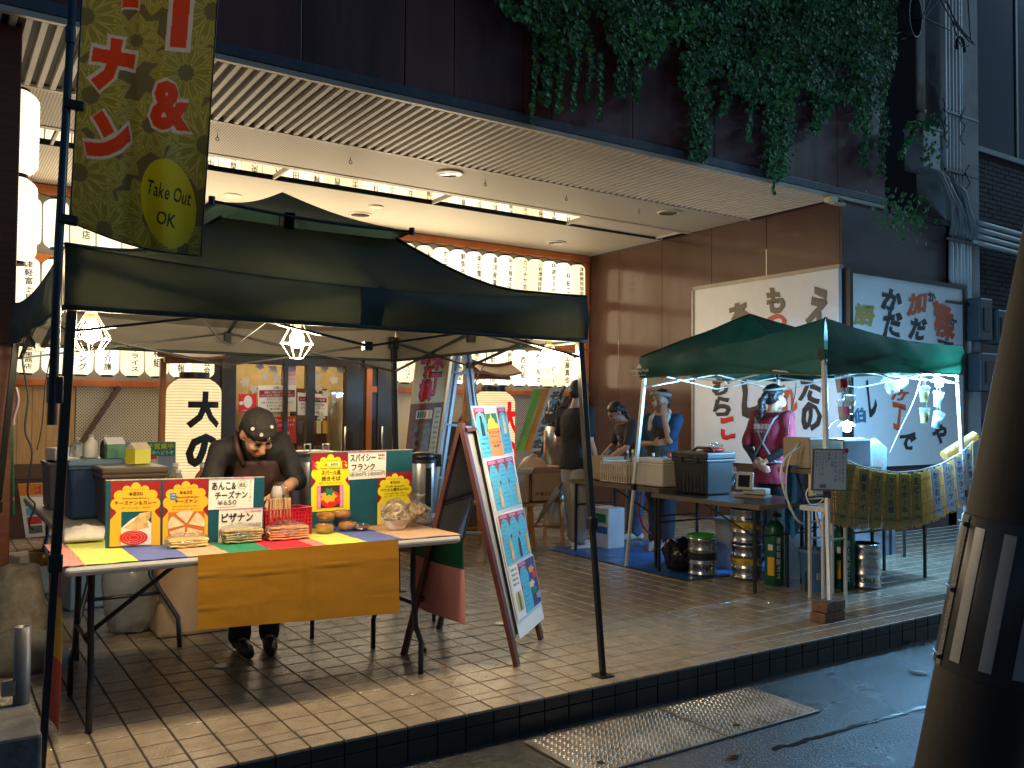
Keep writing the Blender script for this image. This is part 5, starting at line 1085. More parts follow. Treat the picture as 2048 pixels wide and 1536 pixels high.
# concrete footing weights and the pipe socket at lower left
M_CONC = mat('rough_concrete', (0.24, 0.21, 0.17), 0.9, var=0.35, vs=12, bump=0.9, bs=24)
c = on(36, 1290, 0, .16); t = thing('concrete_weight', 'rough tapered concrete weight beside the timber pillar', 'concrete weight', c)
b = MB().lathe(c, [(.17, 0), (.165, .08), (.13, .3), (.105, .44), (.06, .45), (.05, .42)], 18); crumple(b, .018, 14, 0); b.out('block', M_CONC, t, smooth=True)
c = on(40, 1352, 0, .22); b = MB().lathe(c, [(.24, 0), (.235, .05), (.17, .15), (.08, .19), (.01, .195)], 22); crumple(b, .01, 10, 0); tag(recenter(b.out('concrete_mound', mat('mossy_concrete', (0.13, 0.125, 0.10), 0.85, var=.3, vs=8, bump=.5, bs=20), None, smooth=True), c), 'low rounded mossy concrete base in front of the tapered weight', 'concrete base')
t = thing('socket_block', 'dark concrete block with a steel pipe socket at lower left', 'concrete block', (0.0, 3.8, 0))
MB().bb((-.6, 3.56, .001), (.365, 3.98, .245)).out('block', mat('dark_concrete', (0.10, 0.10, 0.10), 0.8, var=.3, vs=8, bump=.4, bs=30), t, bev=.012)
pc = PZ(40, 1400, .245)+V(.0, -.05, 0)
MB().lathe(pc, [(.03, -.01), (.03, .30), (.024, .30), (.024, .1)], 18, cap=False).out('pipe', mat('grey_pipe', (0.09, 0.095, 0.11), 0.4, 0.3, var=.2), t, smooth=True); MB().box(pc+V(-.045, -.01, .07), (.05, .03, .06)).out('bolt', M_DARKSTEEL, t, bev=.006)
# wall-side odds on the left
t = thing('green_pole', 'thin green pole with pink bands leaning by the pine boards', 'pole', PZ(28, 1076)); MB().tube([PZ(28, 1076, 0), PY(22, 760, 10.3)], .012, 8).out('shaft', mat('green_pipe', (0.01, 0.30, 0.14), 0.4), t); 
for q in (.12, .25): MB().tube([PZ(28, 1076, 0).lerp(PY(22, 760, 10.3), q), PZ(28, 1076, 0).lerp(PY(22, 760, 10.3), q+.02)], .0135, 8).out('band', PNK, t)
b = MB().grid(lambda u, v: PY(24+14*u+5*math.sin(v*5), 775+75*v, 10.2+.03*math.sin(9*u)), 8, 10); tag(recenter(b.out('hanging_towel', mat('pink_towel', (0.7, 0.5, 0.42), 0.9), None, smooth=True), PY(30, 800, 10.2)), 'pale pink towel hanging at far left by the pine boards', 'towel')
DP = PL((0.7, 10.05, 0.1), X3, Z3); t = thing('food_poster', 'food photo poster standing low behind the side table', 'poster', (1.1, 10.05, 0))
f = Q(DP, (36, 968), (122, 964), (126, 1068), (52, 1076)); MB().ext([f(0, 1), f(1, 1), f(1, 0), f(0, 0)], (0, .015, 0)).out('sheet', WHT, t); qrect(f, 0, 0, 1, .22, ORG_, t, .003); qtext(f, 'ゴール', .35, .05, .95, .19, REDP, t, .02, lift=.005)
for k in range(8): qrect(f, .1+.42*(k % 2), .28+.17*(k//2), .46+.42*(k % 2), .42+.17*(k//2), [GRN, ORG_, CYA, NAAN, REDP, PALEF, GRYP, YEL][k], t, .004)
LP = PL((1.6, 9.0, 1.0), X3, Z3); t = thing('lunch_sign', 'green lunch sign with yellow and white lettering left of the lantern', 'sign', (1.9, 9.0, 0))
f = Q(LP, (264, 885), (350, 884), (350, 912), (264, 913)); MB().ext([f(0, 1), f(1, 1), f(1, 0), f(0, 0)], (0, .01, 0)).out('panel', GRN, t); qtext(f, 'ランチ営業中', .04, .08, .96, .50, LEM, t, .018, lift=.003); qtext(f, 'お気軽に中へどうぞ', .04, .60, .96, .90, WHT, t, .010, lift=.003)
MB().ext([LP.at(252, 985), LP.at(352, 985), LP.at(352, 884), LP.at(252, 884)], (0, .04, 0)).out('backing', M_GREYB, t); 
for v in t.children:
    if v.name.startswith('backing'): v.location.y += .012
MB().bar(LP.at(258, 985)+V(0, .03, 0), V(LP.at(258, 985).x, 9.03, 0), .03).out('post', M_DKBROWN, t); MB().bar(LP.at(345, 985)+V(0, .03, 0), V(LP.at(345, 985).x, 9.03, 0), .03).out('post', M_DKBROWN, t)
f = Q(LP, (289, 914), (316, 912), (316, 938), (289, 940)); qrect(f, 0, 0, 1, 1, PALEF, t, .004, 'small_notice'); qrect(f, .1, 0, .9, .2, REDP, t, .005)
# ---- notices and stickers on the doors
GP = PL((2.7, BY-0.033, 1), X3, Z3)
def notice(cor, label, bandm, lines, band=None, base=WHT):
    f = Q(GP, *cor); t = thing('door_notice', label, 'notice', f(.5, 1), 'notices on the glass doors'); MB().ext([f(0, 1, .002), f(1, 1, .002), f(1, 0, .002), f(0, 0, .002)], (0, .0015, 0)).out('sheet', base, t)
    if band: qrect(f, .03, band[0], .97, band[1], bandm, t, .0035)
    for s, u0, v0, u1, v1, m, wt in lines: qtext(f, s, u0, v0, u1, v1, m, t, wt, lift=.005)
    return t, f
notice(((516, 771), (592, 770), (592, 823), (516, 824)), 'white notice with dark red band on the glass doors', MAR, (('お願い', .4, .05, .6, .14, BLK, .01), ('当館をご利用のお客様以外の', .16, .22, .84, .31, WHT, .006), ('トイレのみのご利用はご遠慮ください', .07, .33, .93, .43, WHT, .008), ('店内のフリースペースは', .22, .48, .78, .57, BLK, .008), ('お客さま専用となっておりますので', .08, .61, .92, .69, BLK, .006), ('食チケット、店内商品の', .22, .73, .78, .81, BLK, .006), ('ご購入をお願いします', .28, .85, .74, .93, BLK, .006)), (.18, .45))
notice(((595, 785), (655, 789), (655, 832), (595, 830)), 'second red banded notice right of the larger white one', MAR, (('トイレのみのご利用', .1, .22, .9, .34, WHT, .008), ('店内のフリースペースは', .1, .44, .9, .54, BLK, .006), ('お客さま専用となって', .1, .62, .9, .72, BLK, .006), ('ご購入をお願い', .2, .8, .8, .9, BLK, .006)), (.17, .38))
t_, f = notice(((477, 788), (513, 788), (513, 824), (477, 825)), 'small red notice with a white oval emblem on the doors', REDP, (('ご利用ください', .15, .86, .85, .93, WHT, .004),), None, REDP); qellipse(f, .52, .42, .24, .34, WHT, t_, .0035); qellipse(f, .15, .5, .13, .1, WHT, t_, .004)
notice(((548, 834), (592, 832), (592, 886), (548, 888)), 'red food court notice low on the glass doors', REDP, (('フードコート', .05, .08, .97, .22, WHT, .02), ('ご利用できます', .15, .27, .9, .36, WHT, .008), ('OPEN', .3, .55, .7, .68, WHT, .01)), None, mat('brick_red_sheet', (0.50, 0.03, 0.015), 0.6))
notice(((565, 727), (592, 726), (592, 769), (565, 770)), 'narrow pink notice high beside the middle door frame', PNK, (('営業中', .15, .17, .85, .32, WHT, .02), ('お知らせ', .1, .03, .9, .12, BLK, .006), ('毎週月曜日休み', .05, .5, .95, .58, REDP, .006), ('ラストオーダー', .05, .7, .95, .78, REDP, .006)), (.14, .36), mat('pale_pink_sheet', (0.7, 0.5, 0.48), 0.6))
for px, py, lb in ((474, 699, 'blue and yellow corner sticker on the left door pane'), (736, 711, 'blue and yellow corner sticker on the right door pane')):
    f = Q(GP, (px, py), (px+22, py+1), (px+22, py+22), (px, py+22)); t = thing('corner_sticker', lb, 'sticker', f(.5, 1), 'security stickers on the doors'); qrect(f, 0, 0, 1, 1, WHT, t, .002, 'sheet'); qshape(f, ((0, 0), (1, 0), (0, .75)), mat('navy_sticker', (0.01, 0.03, 0.15), 0.5), t, .003); qshape(f, ((1, .02), (1, .76), (.02, .76)), LEM, t, .0036); qtext(f, 'iMADE', .05, .80, .95, .98, mat('navy_sticker', (0.01, 0.03, 0.15), 0.5), t, .01, lift=.005)
M_FLW = mat('frosted_sticker', (0.52, 0.50, 0.44), 0.6, var=.05); fl_ = MB()
for k, (px, py, r_) in enumerate(((511, 709, 9), (540, 706, 8), (557, 721, 8), (520, 732, 8), (546, 740, 9), (529, 752, 8), (554, 757, 9), (490, 765, 9), (507, 778, 8), (637, 721, 9), (650, 737, 7), (636, 752, 8), (668, 760, 8), (636, 776, 8), (651, 788, 8), (680, 741, 8), (700, 744, 8), (722, 731, 5), (638, 808, 9), (642, 834, 8))):
    c = GP.at(px, py, .0); s = GP.at(px+r_, py)-c; rr = s.length; o = []
    for i in range(40): g = 2*math.pi*i/40; q = rr*(0.42+0.66*abs(math.cos(2.5*(g+k)))**.6); o.append(c+V(q*math.cos(g), -.0035, q*math.sin(g)))
    MB().poly(o[::-1]).out('flower_sticker', M_FLW, door)
# ---- right half of the hall: wooden board, stepladder, flag, tank, stools, cartons
WP = PL((5.2, 8.0, 0), X3, Z3); f = Q(WP, (837, 686), (906, 684), (846, 1112), (790, 1118)); t = thing('wooden_signboard', 'leaning pine signboard with red brush lettering behind the urn', 'signboard', f(.5, 1))
def slab(f, v0, v1, m, nm): MB().ext([f(0, v1), f(1, v1), f(1, v0), f(0, v0)], (0, .03, 0)).out(nm, m, t, bev=.002)
M_PINE = wood('clear_pine', (0.62, 0.38, 0.14), (0.72, 0.48, 0.20), (10, 1, 1)); slab(f, 0, .285, M_PINE, 'top_panel'); slab(f, .287, 1, mat('brick_brown_panel', (0.20, 0.075, 0.03), 0.6, var=.3, vs=20), 'lower_panel')
SRED = mat('signboard_red', (0.62, 0.012, 0.018), 0.5, var=0)
for s, u0, v0, u1, v1 in (('初', .10, .02, .40, .10), ('水', .48, .05, .82, .13), ('れ', .24, .105, .50, .165), ('丁', .46, .145, .78, .25), ('横', .18, .18, .55, .275)):
    qtext(f, s, u0-.02, v0-.006, u1+.02, v1+.006, BLK, t, .075, lift=.002); qtext(f, s, u0, v0, u1, v1, SRED, t, .045, lift=.0045)
qrect(f, .16, .32, .66, .36, PALEF, t, .003); qrect(f, .70, .31, .92, .62, M_PINE, t, .003); qrect(f, .14, .38, .66, .62, mat('door_photo', (0.20, 0.11, 0.06), 0.5, var=.5, vs=20), t, .003)
for k in range(12): qtext(f, '一品料理', .73, .325+.024*k, .88, .337+.024*k, BLK, t, 0, lift=.005)
for k in range(6): qrect(f, .2+.07*k, .325, .25+.07*k, .355, [BLK, GRN, BLU, REDP, LEM, ORG_][k], t, .0045)
for k in range(5): qrect(f, .17+.05*(k % 2), .42+.04*k, .28+.05*(k % 2), .445+.04*k, DKT, t, .0045)
M_LAD = mat('grey_ladder', (0.36, 0.38, 0.40), 0.4, 0.5)
lad = thing('stepladder', 'grey metal stepladder standing behind the easel board', 'ladder', PY(915, 1150, 7.3))
for Y_, dx in ((7.3, 0), (7.75, 10)):
    MB().bar(PY(917+dx, 640, Y_), PY(905+dx, 700, Y_).lerp(PY(842+dx, 1172, Y_), .99), .05, .03).out('rail', M_LAD, lad); MB().bar(PY(920+dx, 640, Y_), PY(982+dx, 1172, Y_), .05, .03).out('rail', M_LAD, lad)
for k in range(1, 5): a = k/5; MB().bar(PY(917, 640, 7.3).lerp(PY(842, 1172, 7.3), a), PY(920, 640, 7.3).lerp(PY(982, 1172, 7.3), a), .06, .02).out('tread', M_LAD, lad)
FP = PL((6.5, 9.6, 1), X3, Z3); f = Q(FP, (1066, 778), (1124, 778), (1080, 902), (1032, 902)); t = thing('striped_flag', 'green orange and cream flag leaning behind the easel board', 'flag', f(.5, 1))
for u0, u1, m in ((0, .32, mat('flag_green', (0.25, 0.48, 0.06), 0.7)), (.32, .56, mat('flag_orange', (0.80, 0.26, 0.02), 0.7)), (.56, 1, mat('flag_cream', (0.72, 0.62, 0.45), 0.7))): MB().grid(lambda u, v: f(u0+(u1-u0)*u, v, .02*math.sin(4*v+3*u)), 6, 10).out('stripe', m, t, smooth=True)
for k in range(5): qtext(f, 'そばのうた'[k], .62, .04+.19*k, .96, .20+.19*k, GRYP, t, .07, lift=.028)
MB().bar(f(1.03, -.05), f(1.03, 2.0), .05, .03).out('staff', M_DKBROWN, t)
c = V(PY(1113, 950, 8.7).x, 8.7, 0); t = thing('steel_tank', 'tall brushed steel tank with dark fittings behind the man', 'tank', c); zt = PY(1113, 850, 8.7).z
MB().lathe(c, [(.15, 0.02), (.16, .04), (.16, zt-.5)], 24).out('lower_body', M_STEEL, t, smooth=True); MB().lathe(c, [(.163, zt-.495), (.163, zt-.08), (.14, zt-.02), (.06, zt)], 24).out('upper_body', M_STEEL, t, smooth=True); MB().box(c+V(-.02, 0, zt+.09), (.22, .2, .16)).out('valve_head', M_BLACK, t, bev=.03); MB().tube([c+V(-.1, 0, zt+.1), c+V(-.1, 0, zt+.28), c+V(.02, 0, zt+.32), c+V(.06, 0, zt+.2)], .03, 8).out('pipe_bend', M_DARKSTEEL, t, smooth=True)
M_OAK = wood('orange_oak', (0.45, 0.19, 0.05), (0.58, 0.28, 0.09), (4, 4, 4))
def stool(c, label, w=.40):
    t = thing('wooden_stool', label, 'stool', c, 'wooden stools behind the easel board'); MB().box(c+V(0, 0, .43), (w, .38, .03)).out('seat', M_OAK, t, bev=.006)
    for x in (-1, 1):
        for y in (-1, 1): MB().bar(c+V(x*w*.42, y*.15, .42), c+V(x*w*.46, y*.17, 0), .03).out('leg', M_OAK, t)
    for y in (-1, 1): MB().bar(c+V(-w*.44, y*.16, .17), c+V(w*.44, y*.16, .17), .02).out('stretcher', M_OAK, t)
stool(V(5.12, 7.75, 0), 'oak stool carrying the left open carton', .42); stool(V(5.62, 7.95, 0), 'oak stool carrying the right lettered carton', .5); stool(V(4.75, 8.2, 0), 'oak stool half hidden behind the easel board', .4)
def opencarton(c, w, d, h, label, text=None):
    t = thing('cardboard_carton', label, 'carton', c, 'cartons on the oak stools')
    for a, b_ in (((-w/2, -d/2), (w/2, -d/2)), ((w/2, -d/2), (w/2, d/2)), ((w/2, d/2), (-w/2, d/2)), ((-w/2, d/2), (-w/2, -d/2))):
        p, q = c+V(*a, 0), c+V(*b_, 0); n = (q-p).normalized().cross(Z3); MB().ext([p, q, q+V(0, 0, h), p+V(0, 0, h)], -n*.006).out('side', CARD, t); 
        MB().ext([p+V(0, 0, h), q+V(0, 0, h), q+V(0, 0, h+.07)+n*.05, p+V(0, 0, h+.07)+n*.05], n*.004).out('flap', CARD, t)
    MB().bb(c+V(-w/2, -d/2, .001), c+V(w/2, d/2, .01)).out('bottom', CARD, t)
    if text: writing(text, DKT, t, plane(c+V(0, -d/2, h*.28), X3, Z3, .003), w*.75, .05, .004)
    return t
opencarton(V(5.10, 7.75, .447), .34, .30, .30, 'open cardboard carton nearest the easel board'); opencarton(V(5.56, 7.85, .447), .38, .30, .30, 'lettered cardboard carton with cream bags nearest the man', '海藻のむぎ')
b = MB().ell(V(5.5, 7.86, .80), (.17, .12, .13), 20, 12); crumple(b, .07, 9); tag(recenter(b.out('carrier_bag', mat('cream_bag', (0.72, 0.55, 0.42), 0.35, tl=.3, bump=.5, bs=18), None, smooth=True), (5.5, 7.86, .7)), 'crumpled cream carrier bags in the lettered carton', 'bag')
b = MB().ell(PY(884, 826, 8.6), (.11, .08, .13), 16, 10); crumple(b, .03, 9); tag(recenter(b.out('white_bag', mat('white_bag', (0.62, 0.58, 0.5), 0.4), None, smooth=True), PY(884, 845, 8.6)), 'knotted white bag hanging behind the stepladder', 'bag')
MB_ = MB().bb((PY(868, 800, 8.9).x, 8.8, 0), (PY(960, 800, 8.9).x, 9.1, 1.28)); t = thing('shelf_cabinet', 'dim cabinet with pale trim behind the stepladder', 'cabinet', (5.7, 8.95, 0)); MB_.out('body', mat('cabinet_brown', (0.17, 0.12, 0.07), 0.6), t, bev=.01)
for z in (.45, .86, 1.25): MB().bb((PY(868, 800, 8.9).x-.01, 8.785, z), (PY(960, 800, 8.9).x+.01, 8.80, z+.04)).out('shelf_edge', MATS['pale_trim'], t)
a, b_ = PZ(1062, 1062, .06), V(5.52, 7.42, .60); t = thing('closed_umbrella', 'closed grey umbrella leaning by the man with grey trousers', 'umbrella', a); MB().tube([a, a.lerp(b_, .08), a.lerp(b_, .5), b_], [.004, .01, .028, .036], 10).out('canopy', mat('grey_umbrella', (0.30, 0.30, 0.31), 0.6, bump=.3, bs=20), t, smooth=True); MB().tube([a-(b_-a).normalized()*.05, a+(b_-a).normalized()*.02], .005, 6).out('tip', CARD, t); MB().tube([b_, b_+V(.06, -.02, .09)], .006, 6).out('handle', M_BLACK, t)
# ================================================================ CALLIGRAPHY SIGNS ON THE HALL WALLS
M_SGN = mat('sign_white', (0.84, 0.81, 0.78), 0.35, var=0.03)
M_SFR = mat('sign_frame', (0.30, 0.26, 0.21), 0.4, 0.3); BRN = mat('taupe_brush_ink', (0.20, 0.15, 0.10), 0.5, var=0); VERM = mat('vermilion_brush_ink', (0.70, 0.11, 0.03), 0.5, var=0); SOOT = mat('black_brush_ink', (0.022, 0.02, 0.022), 0.5, var=0); GOLD = mat('gold_brush_ink', (0.46, 0.33, 0.08), 0.5, var=0); REDB = mat('red_brush_ink', (0.74, 0.02, 0.012), 0.5, var=0); BLUB = mat('blue_brush_ink', (0.05, 0.15, 0.25), 0.5, var=0)
S1 = PL((WX-.07, 8.47, 1), -Y3, Z3); t = thing('calligraphy_sign', 'white calligraphy sign on the brown side wall behind the green tent', 'sign', (WX-.05, 7.4, .8), 'calligraphy signs by the entrance')
MB().bb((WX-.068, 6.24, .78), (WX-.012, 8.50, 3.07)).out('panel', M_SGN, t); 
for lo, hi in (((WX-.085, 6.215, 3.07), (WX-.01, 8.52, 3.115)), ((WX-.085, 8.502, .78), (WX-.01, 8.54, 3.069))): MB().bb(lo, hi).out('frame', M_SFR, t)
for s, x0, y0, x1, y1, m in (('え', 1615, 572, 1658, 652, BRN), ('も', 1530, 577, 1568, 628, BRN), ('つ', 1536, 628, 1574, 664, VERM), ('あ', 1459, 605, 1501, 660, BRN), ('む', 1424, 752, 1462, 790, SOOT), ('ら', 1428, 792, 1463, 833, SOOT), ('こ', 1440, 834, 1470, 880, REDB), ('し', 1480, 745, 1530, 840, SOOT), ('た', 1598, 752, 1640, 806, SOOT), ('の', 1600, 806, 1642, 866, SOOT), ('れ', 1560, 770, 1592, 830, VERM)): S1.brush(s, x0, y0, x1, y1, m, t, .055, x0*.37+y0*.11)
S2 = PL((WX, FY-.09, 1), X3, Z3); t = thing('calligraphy_sign', 'pale blue lit calligraphy sign on the wall end facing the street', 'sign', (9.85, FY-.05, .8), 'calligraphy signs by the entrance')
MB().bb((8.72, FY-.088, .80), (11.02, FY-.03, 3.02)).out('panel', M_SGN, t)
for lo, hi in (((8.66, FY-.11, 3.02), (11.08, FY-.02, 3.07)), ((8.66, FY-.11, .80), (8.718, FY-.02, 3.019)), ((11.022, FY-.11, .80), (11.08, FY-.02, 3.019))): MB().bb(lo, hi).out('frame', M_BLACK, t)
for s, x0, y0, x1, y1, m in (('語', 1708, 606, 1747, 652, GOLD), ('か', 1763, 577, 1806, 622, SOOT), ('だ', 1766, 624, 1804, 676, SOOT), ('加', 1814, 584, 1853, 630, VERM), ('か', 1855, 584, 1871, 604, SOOT), ('だ', 1818, 634, 1852, 680, SOOT), ('糅', 1865, 604, 1908, 676, VERM), ('か', 1899, 637, 1914, 651, SOOT), ('で', 1872, 680, 1908, 710, SOOT), ('し', 1734, 758, 1752, 838, SOOT), ('伯', 1706, 816, 1731, 846, BLUB), ('竹', 1775, 776, 1815, 800, VERM), ('丁', 1783, 806, 1810, 862, VERM), ('で', 1797, 866, 1832, 900, SOOT), ('や', 1866, 846, 1895, 888, SOOT)): S2.brush(s, x0, y0, x1, y1, m, t, .05, x0*.37+y0*.11)
# ================================================================ FAR TENT
M_G2 = mat('bottle_green_canopy', (0.006, 0.052, 0.028), 0.5, var=0.25, vs=4, bump=0.35, bs=9, tl=0.12); M_G2H = mat('green_hem', (0.16, 0.12, 0.06), 0.6); M_WT = mat('white_tube', (0.66, 0.65, 0.62), 0.3, 0.2, var=.06)
t2 = thing('canopy_tent', 'smaller bottle green pop-up tent on white legs over the drinks stall', 'tent', (6.4, 5.1, 0))
c2 = [V(5.43, 6.06, 1.915), V(5.69, 4.25, 2.14), V(7.36, 4.12, 2.0), V(7.30, 6.05, 1.95)]; zb2 = [1.725, 1.705, 1.75, 1.74]; pk = V(6.02, 5.28, 2.28); hs = [.0, .20, .10, .05]
def roof2(i):
    a, b_ = c2[i], c2[(i+1) % 4]; ha, hb = hs[i], hs[(i+1) % 4]
    def fn(u, v):
        p = a.lerp(b_, u).lerp(pk, v); s = math.sin(math.pi*v); p.z -= s*(ha*(1-u)**2+hb*u**2)+.05*s*math.sin(math.pi*u)+.05*math.sin(math.pi*u)*(1-v)**2
        p.z += .02*noise.noise(p*4)*min(1, 5*v)*min(1, 3*(1-v)); return p
    return fn
def val2(i):
    a, b_ = c2[i], c2[(i+1) % 4]; n = (a-b_).cross(Z3).normalized()*-1
    def fn(u, v):
        p = a.lerp(b_, u); zt = p.z-.05*math.sin(math.pi*u); zb = zb2[i]+(zb2[(i+1) % 4]-zb2[i])*u+.02*math.sin(math.pi*u)
        return V(p.x, p.y, zt+(zb-zt)*v)+n*(.014*noise.noise(V(u*7, v*2, i*3))+.02*math.sin(math.pi*v))
    return fn
for i in range(4):
    MB().grid(roof2(i), 24, 16).out('canopy_panel', M_G2, t2, smooth=True); MB().grid(val2(i), 36, 8).out('valance', M_G2, t2, smooth=True)
    MB().tube([val2(i)(j/24, 1.0) for j in range(25)], .006, 5).out('hem', M_G2H, t2, smooth=True); MB().tube([roof2(i)(0, j/10)+V(0, 0, .004) for j in range(11)], .006, 5).out('seam', M_G2, t2, smooth=True)
ft2 = [PZ(1252, 1133), PZ(1659, 1203, .135)+V(0, 0, 0), PZ(1938, 1165), V(7.35, 6.2, 0)]
tp2 = [V(5.46, 6.02, 1.80), V(5.71, 4.28, 1.86), V(7.33, 4.15, 1.84), V(7.27, 6.0, 1.80)]
for f_, q in zip(ft2, tp2):
    MB().bar(q, f_.lerp(q, .40), .032).out('leg', M_WT, t2, bev=.003); MB().bar(f_.lerp(q, .41), f_+V(0, 0, .005), .024).out('leg_extension', M_WT, t2, bev=.002); MB().box(f_+V(0, 0, .004), (.07, .07, .008)).out('foot_plate', M_DARKSTEEL, t2); MB().box(f_.lerp(q, .405), (.042, .042, .06)).out('leg_clamp', M_BLACK, t2, bev=.005); MB().box(q, (.05, .05, .08)).out('corner_bracket', M_BLACK, t2, bev=.006)
for i in range(4):
    a, b_ = tp2[i], tp2[(i+1) % 4]; n = (b_-a).cross(Z3).normalized()*.013
    for k in range(2):
        p, q = a.lerp(b_, k/2), a.lerp(b_, (k+1)/2); MB().bar(p+V(0, 0, -.02)+n, q+V(0, 0, -.16)+n, .02, .010).out('truss_bar', M_WT, t2); MB().bar(p+V(0, 0, -.16)-n, q+V(0, 0, -.02)-n, .02, .010).out('truss_bar', M_WT, t2)
    MB().bar(a.lerp(b_, .5)+V(0, 0, -.02), V(6.4, 5.1, 1.98), .018, .010).out('roof_strut', M_WT, t2)
# maker's mark on the left valance
VP_ = PL(val2(0)(.1, .6)+V(-.03, 0, 0), (c2[1]-c2[0])*V(1, 1, 0), Z3); VP_.n = VP_.ux.cross(VP_.uy)
VP_.text('Camping Field', 1262, 738, 1298, 746, WHT, t2, .012, lift=.012); VP_.text('OUTDOOR GOODS', 1266, 749, 1294, 752, WHT, t2, 0, lift=.012); MB().poly([VP_.at(x, y, .012) for x, y in ((1275, 737), (1285, 737), (1284, 732), (1280, 727), (1276, 732))]).out('tree_mark', WHT, t2)
# bricks under the front leg
M_BRK = mat('weathered_brick', (0.17, 0.09, 0.055), 0.85, var=.35, vs=14, bump=.6, bs=30)
for k, (dz, a, dx) in enumerate(((0, .05, 0), (.068, .12, .01))):
    c = V(ft2[1].x+.02+dx, ft2[1].y+.03, dz); t = thing('brick_block', 'weathered brick under the tent leg, %s of two' % ('lower' if k == 0 else 'upper'), 'brick', c, 'bricks under the tent leg'); MB().box(c+V(0, 0, .033), (.235, .12, .064), a).out('body', M_BRK, t, bev=.006)
# lamps in the far tent
M_LED = glow('led_tube_glow', (0.40, 0.80, 1.0), 30.0)
a, b_ = PY(1800, 741, 4.36), PY(1916, 751, 4.30); t = thing('led_tube', 'lit cool white LED tube under the front valance of far tent', 'lamp', a); MB().tube([a, b_], .010, 10).out('tube', M_LED, t, smooth=True); MB().bar(a+V(-.02, 0, .016), b_+V(.02, 0, .016), .022, .012).out('holder', M_WT, t)
def lampl(t, c, e, r=.04, col=(.24, .58, 1.0)):
    L = bpy.data.lights.new('lamp_light', 'POINT'); L.energy = e; L.color = col; L.shadow_soft_size = r; o = bpy.data.objects.new('lamp_light', L); COL.objects.link(o); o.parent = t; o.location = c-ORG[t.name]
lampl(t, a.lerp(b_, .5)+V(0, .02, -.05), 130, .08)
for px, py, Y_, e, lb in ((1694, 857, 4.70, 110, 'lit cool LED bulb hanging low above the beer server'), (1878, 768, 4.45, 55, 'lit cool LED bulb clipped beside the right front tent leg')):
    c = PY(px, py, Y_); t = thing('led_bulb', lb, 'lamp', c+V(0, 0, .06), 'LED bulbs in the far tent'); MB().lathe(c, [(.008, -.03), (.03, -.022), (.036, 0), (.03, .02), (.016, .035)], 18).out('bulb', glow('led_bulb_glow', (0.55, 0.88, 1.0), 25.0), t, smooth=True); MB().lathe(c, [(.018, .033), (.016, .075)], 12).out('socket', WHT, t); 
    MB().lathe(c, [(.075, .02), (.04, .055), (.02, .06)], 20, cap=False).out('shade', mat('clear_shade', (0.6, 0.75, 0.8), .2, alpha=.35), t, smooth=True); lampl(t, c, e, .07)
cable([PY(1694, 850, 4.75)+V(0, 0, .08), PY(1665, 845, 4.75), PY(1650, 870, 4.7)], .004, 'short black lead beside the low LED bulb'); cable([PY(x, y, 4.7) for x, y in ((1592, 765), (1590, 790), (1580, 830), (1575, 870))], .004, 'thin dark lead hanging behind the woman in maroon'); cable([PY(x, y, 4.45) for x, y in ((1845, 745), (1828, 800), (1800, 860), (1780, 905))], .003, 'thin pale string slanting down behind the hanging cups', WHT)
# hanging plastic cups with drink samples
M_CUPC = mat('clear_cup', (0.6, 0.66, 0.66), .12, alpha=.3, var=0)
def cup(px, py, Y_, label, drink, tilt=0.0, s=1.0, print_=None, slen=.1):
    c = PY(px, py, Y_); M_ = Matrix.Rotation(tilt, 3, 'Y'); t = thing('hanging_cup', label, 'cup', c, 'sample cups hanging in the far tent')
    MB().lathe(c, [(.030*s, -.065*s), (.046*s, .065*s), (.048*s, .068*s)], 20, M=M_, cap=False).out('cup_wall', M_CUPC, t, smooth=True); MB().lathe(c, [(.029*s, -.062*s), (.040*s, .03*s)], 18, M=M_).out('drink', drink, t, smooth=True)
    MB().lathe(c, [(.049*s, .066*s), (.049*s, .075*s), (.03*s, .078*s)], 20, M=M_).out('lid', M_CUPC, t)
    if print_: MB().grid(lambda u, v: c+M_@V((.040*s+.004)*math.sin(-1.1+1.2*u), -(.040*s+.004)*math.cos(-1.1+1.2*u), -.03*s+.06*s*v), 6, 2).out('print', print_, t)
    for d in (-.03, .03): MB().tube([c+M_@V(d*s, 0, .07*s), c+V(0, 0, .07*s+slen)], .0015, 4).out('string', WHT, t)
BEER = mat('amber_drink', (0.62, 0.40, 0.08), .3, var=.1); MILK = mat('milky_drink', (0.62, 0.58, 0.50), .4, var=.1); LEMD = mat('lemon_drink', (0.66, 0.62, 0.10), .3); CLR = mat('clear_drink', (0.42, 0.60, 0.66), .3)
cup(1683, 767, 4.28, 'milky cup with red print, top of the left string', MILK, 0, 1.15, REDP, .06); cup(1688, 822, 4.26, 'milky cup with faded print, low on the left string', MILK, 0, 1.15, PNK, .2); cup(1699, 810, 4.34, 'amber cup behind the milky cups on the left string', BEER, .12, 1.1, None, .2)
cup(1848, 790, 4.30, 'yellow drink cup, upper on the middle string', LEMD, .05, .95, None, .14); cup(1849, 832, 4.28, 'yellow drink cup, lower on the middle string', LEMD, .05, .95, None, .25); cup(1876, 800, 4.30, 'clear cup, upper on the right string', CLR, .2, .95, None, .15); cup(1874, 842, 4.27, 'clear tilted cup, lowest on the right string', CLR, .5, 1.0, None, .25)
b = MB().ell(PY(1785, 765, 4.6), (.13, .05, .09), 18, 12); crumple(b, .07, 17); tag(recenter(b.out('hanging_bag', mat('pale_clear_bag', (0.2, 0.28, 0.32), .15, alpha=.16, bump=.6, bs=20), None, smooth=True), PY(1785, 745, 4.6)), 'clear plastic bag hanging beside the LED tube', 'bag')
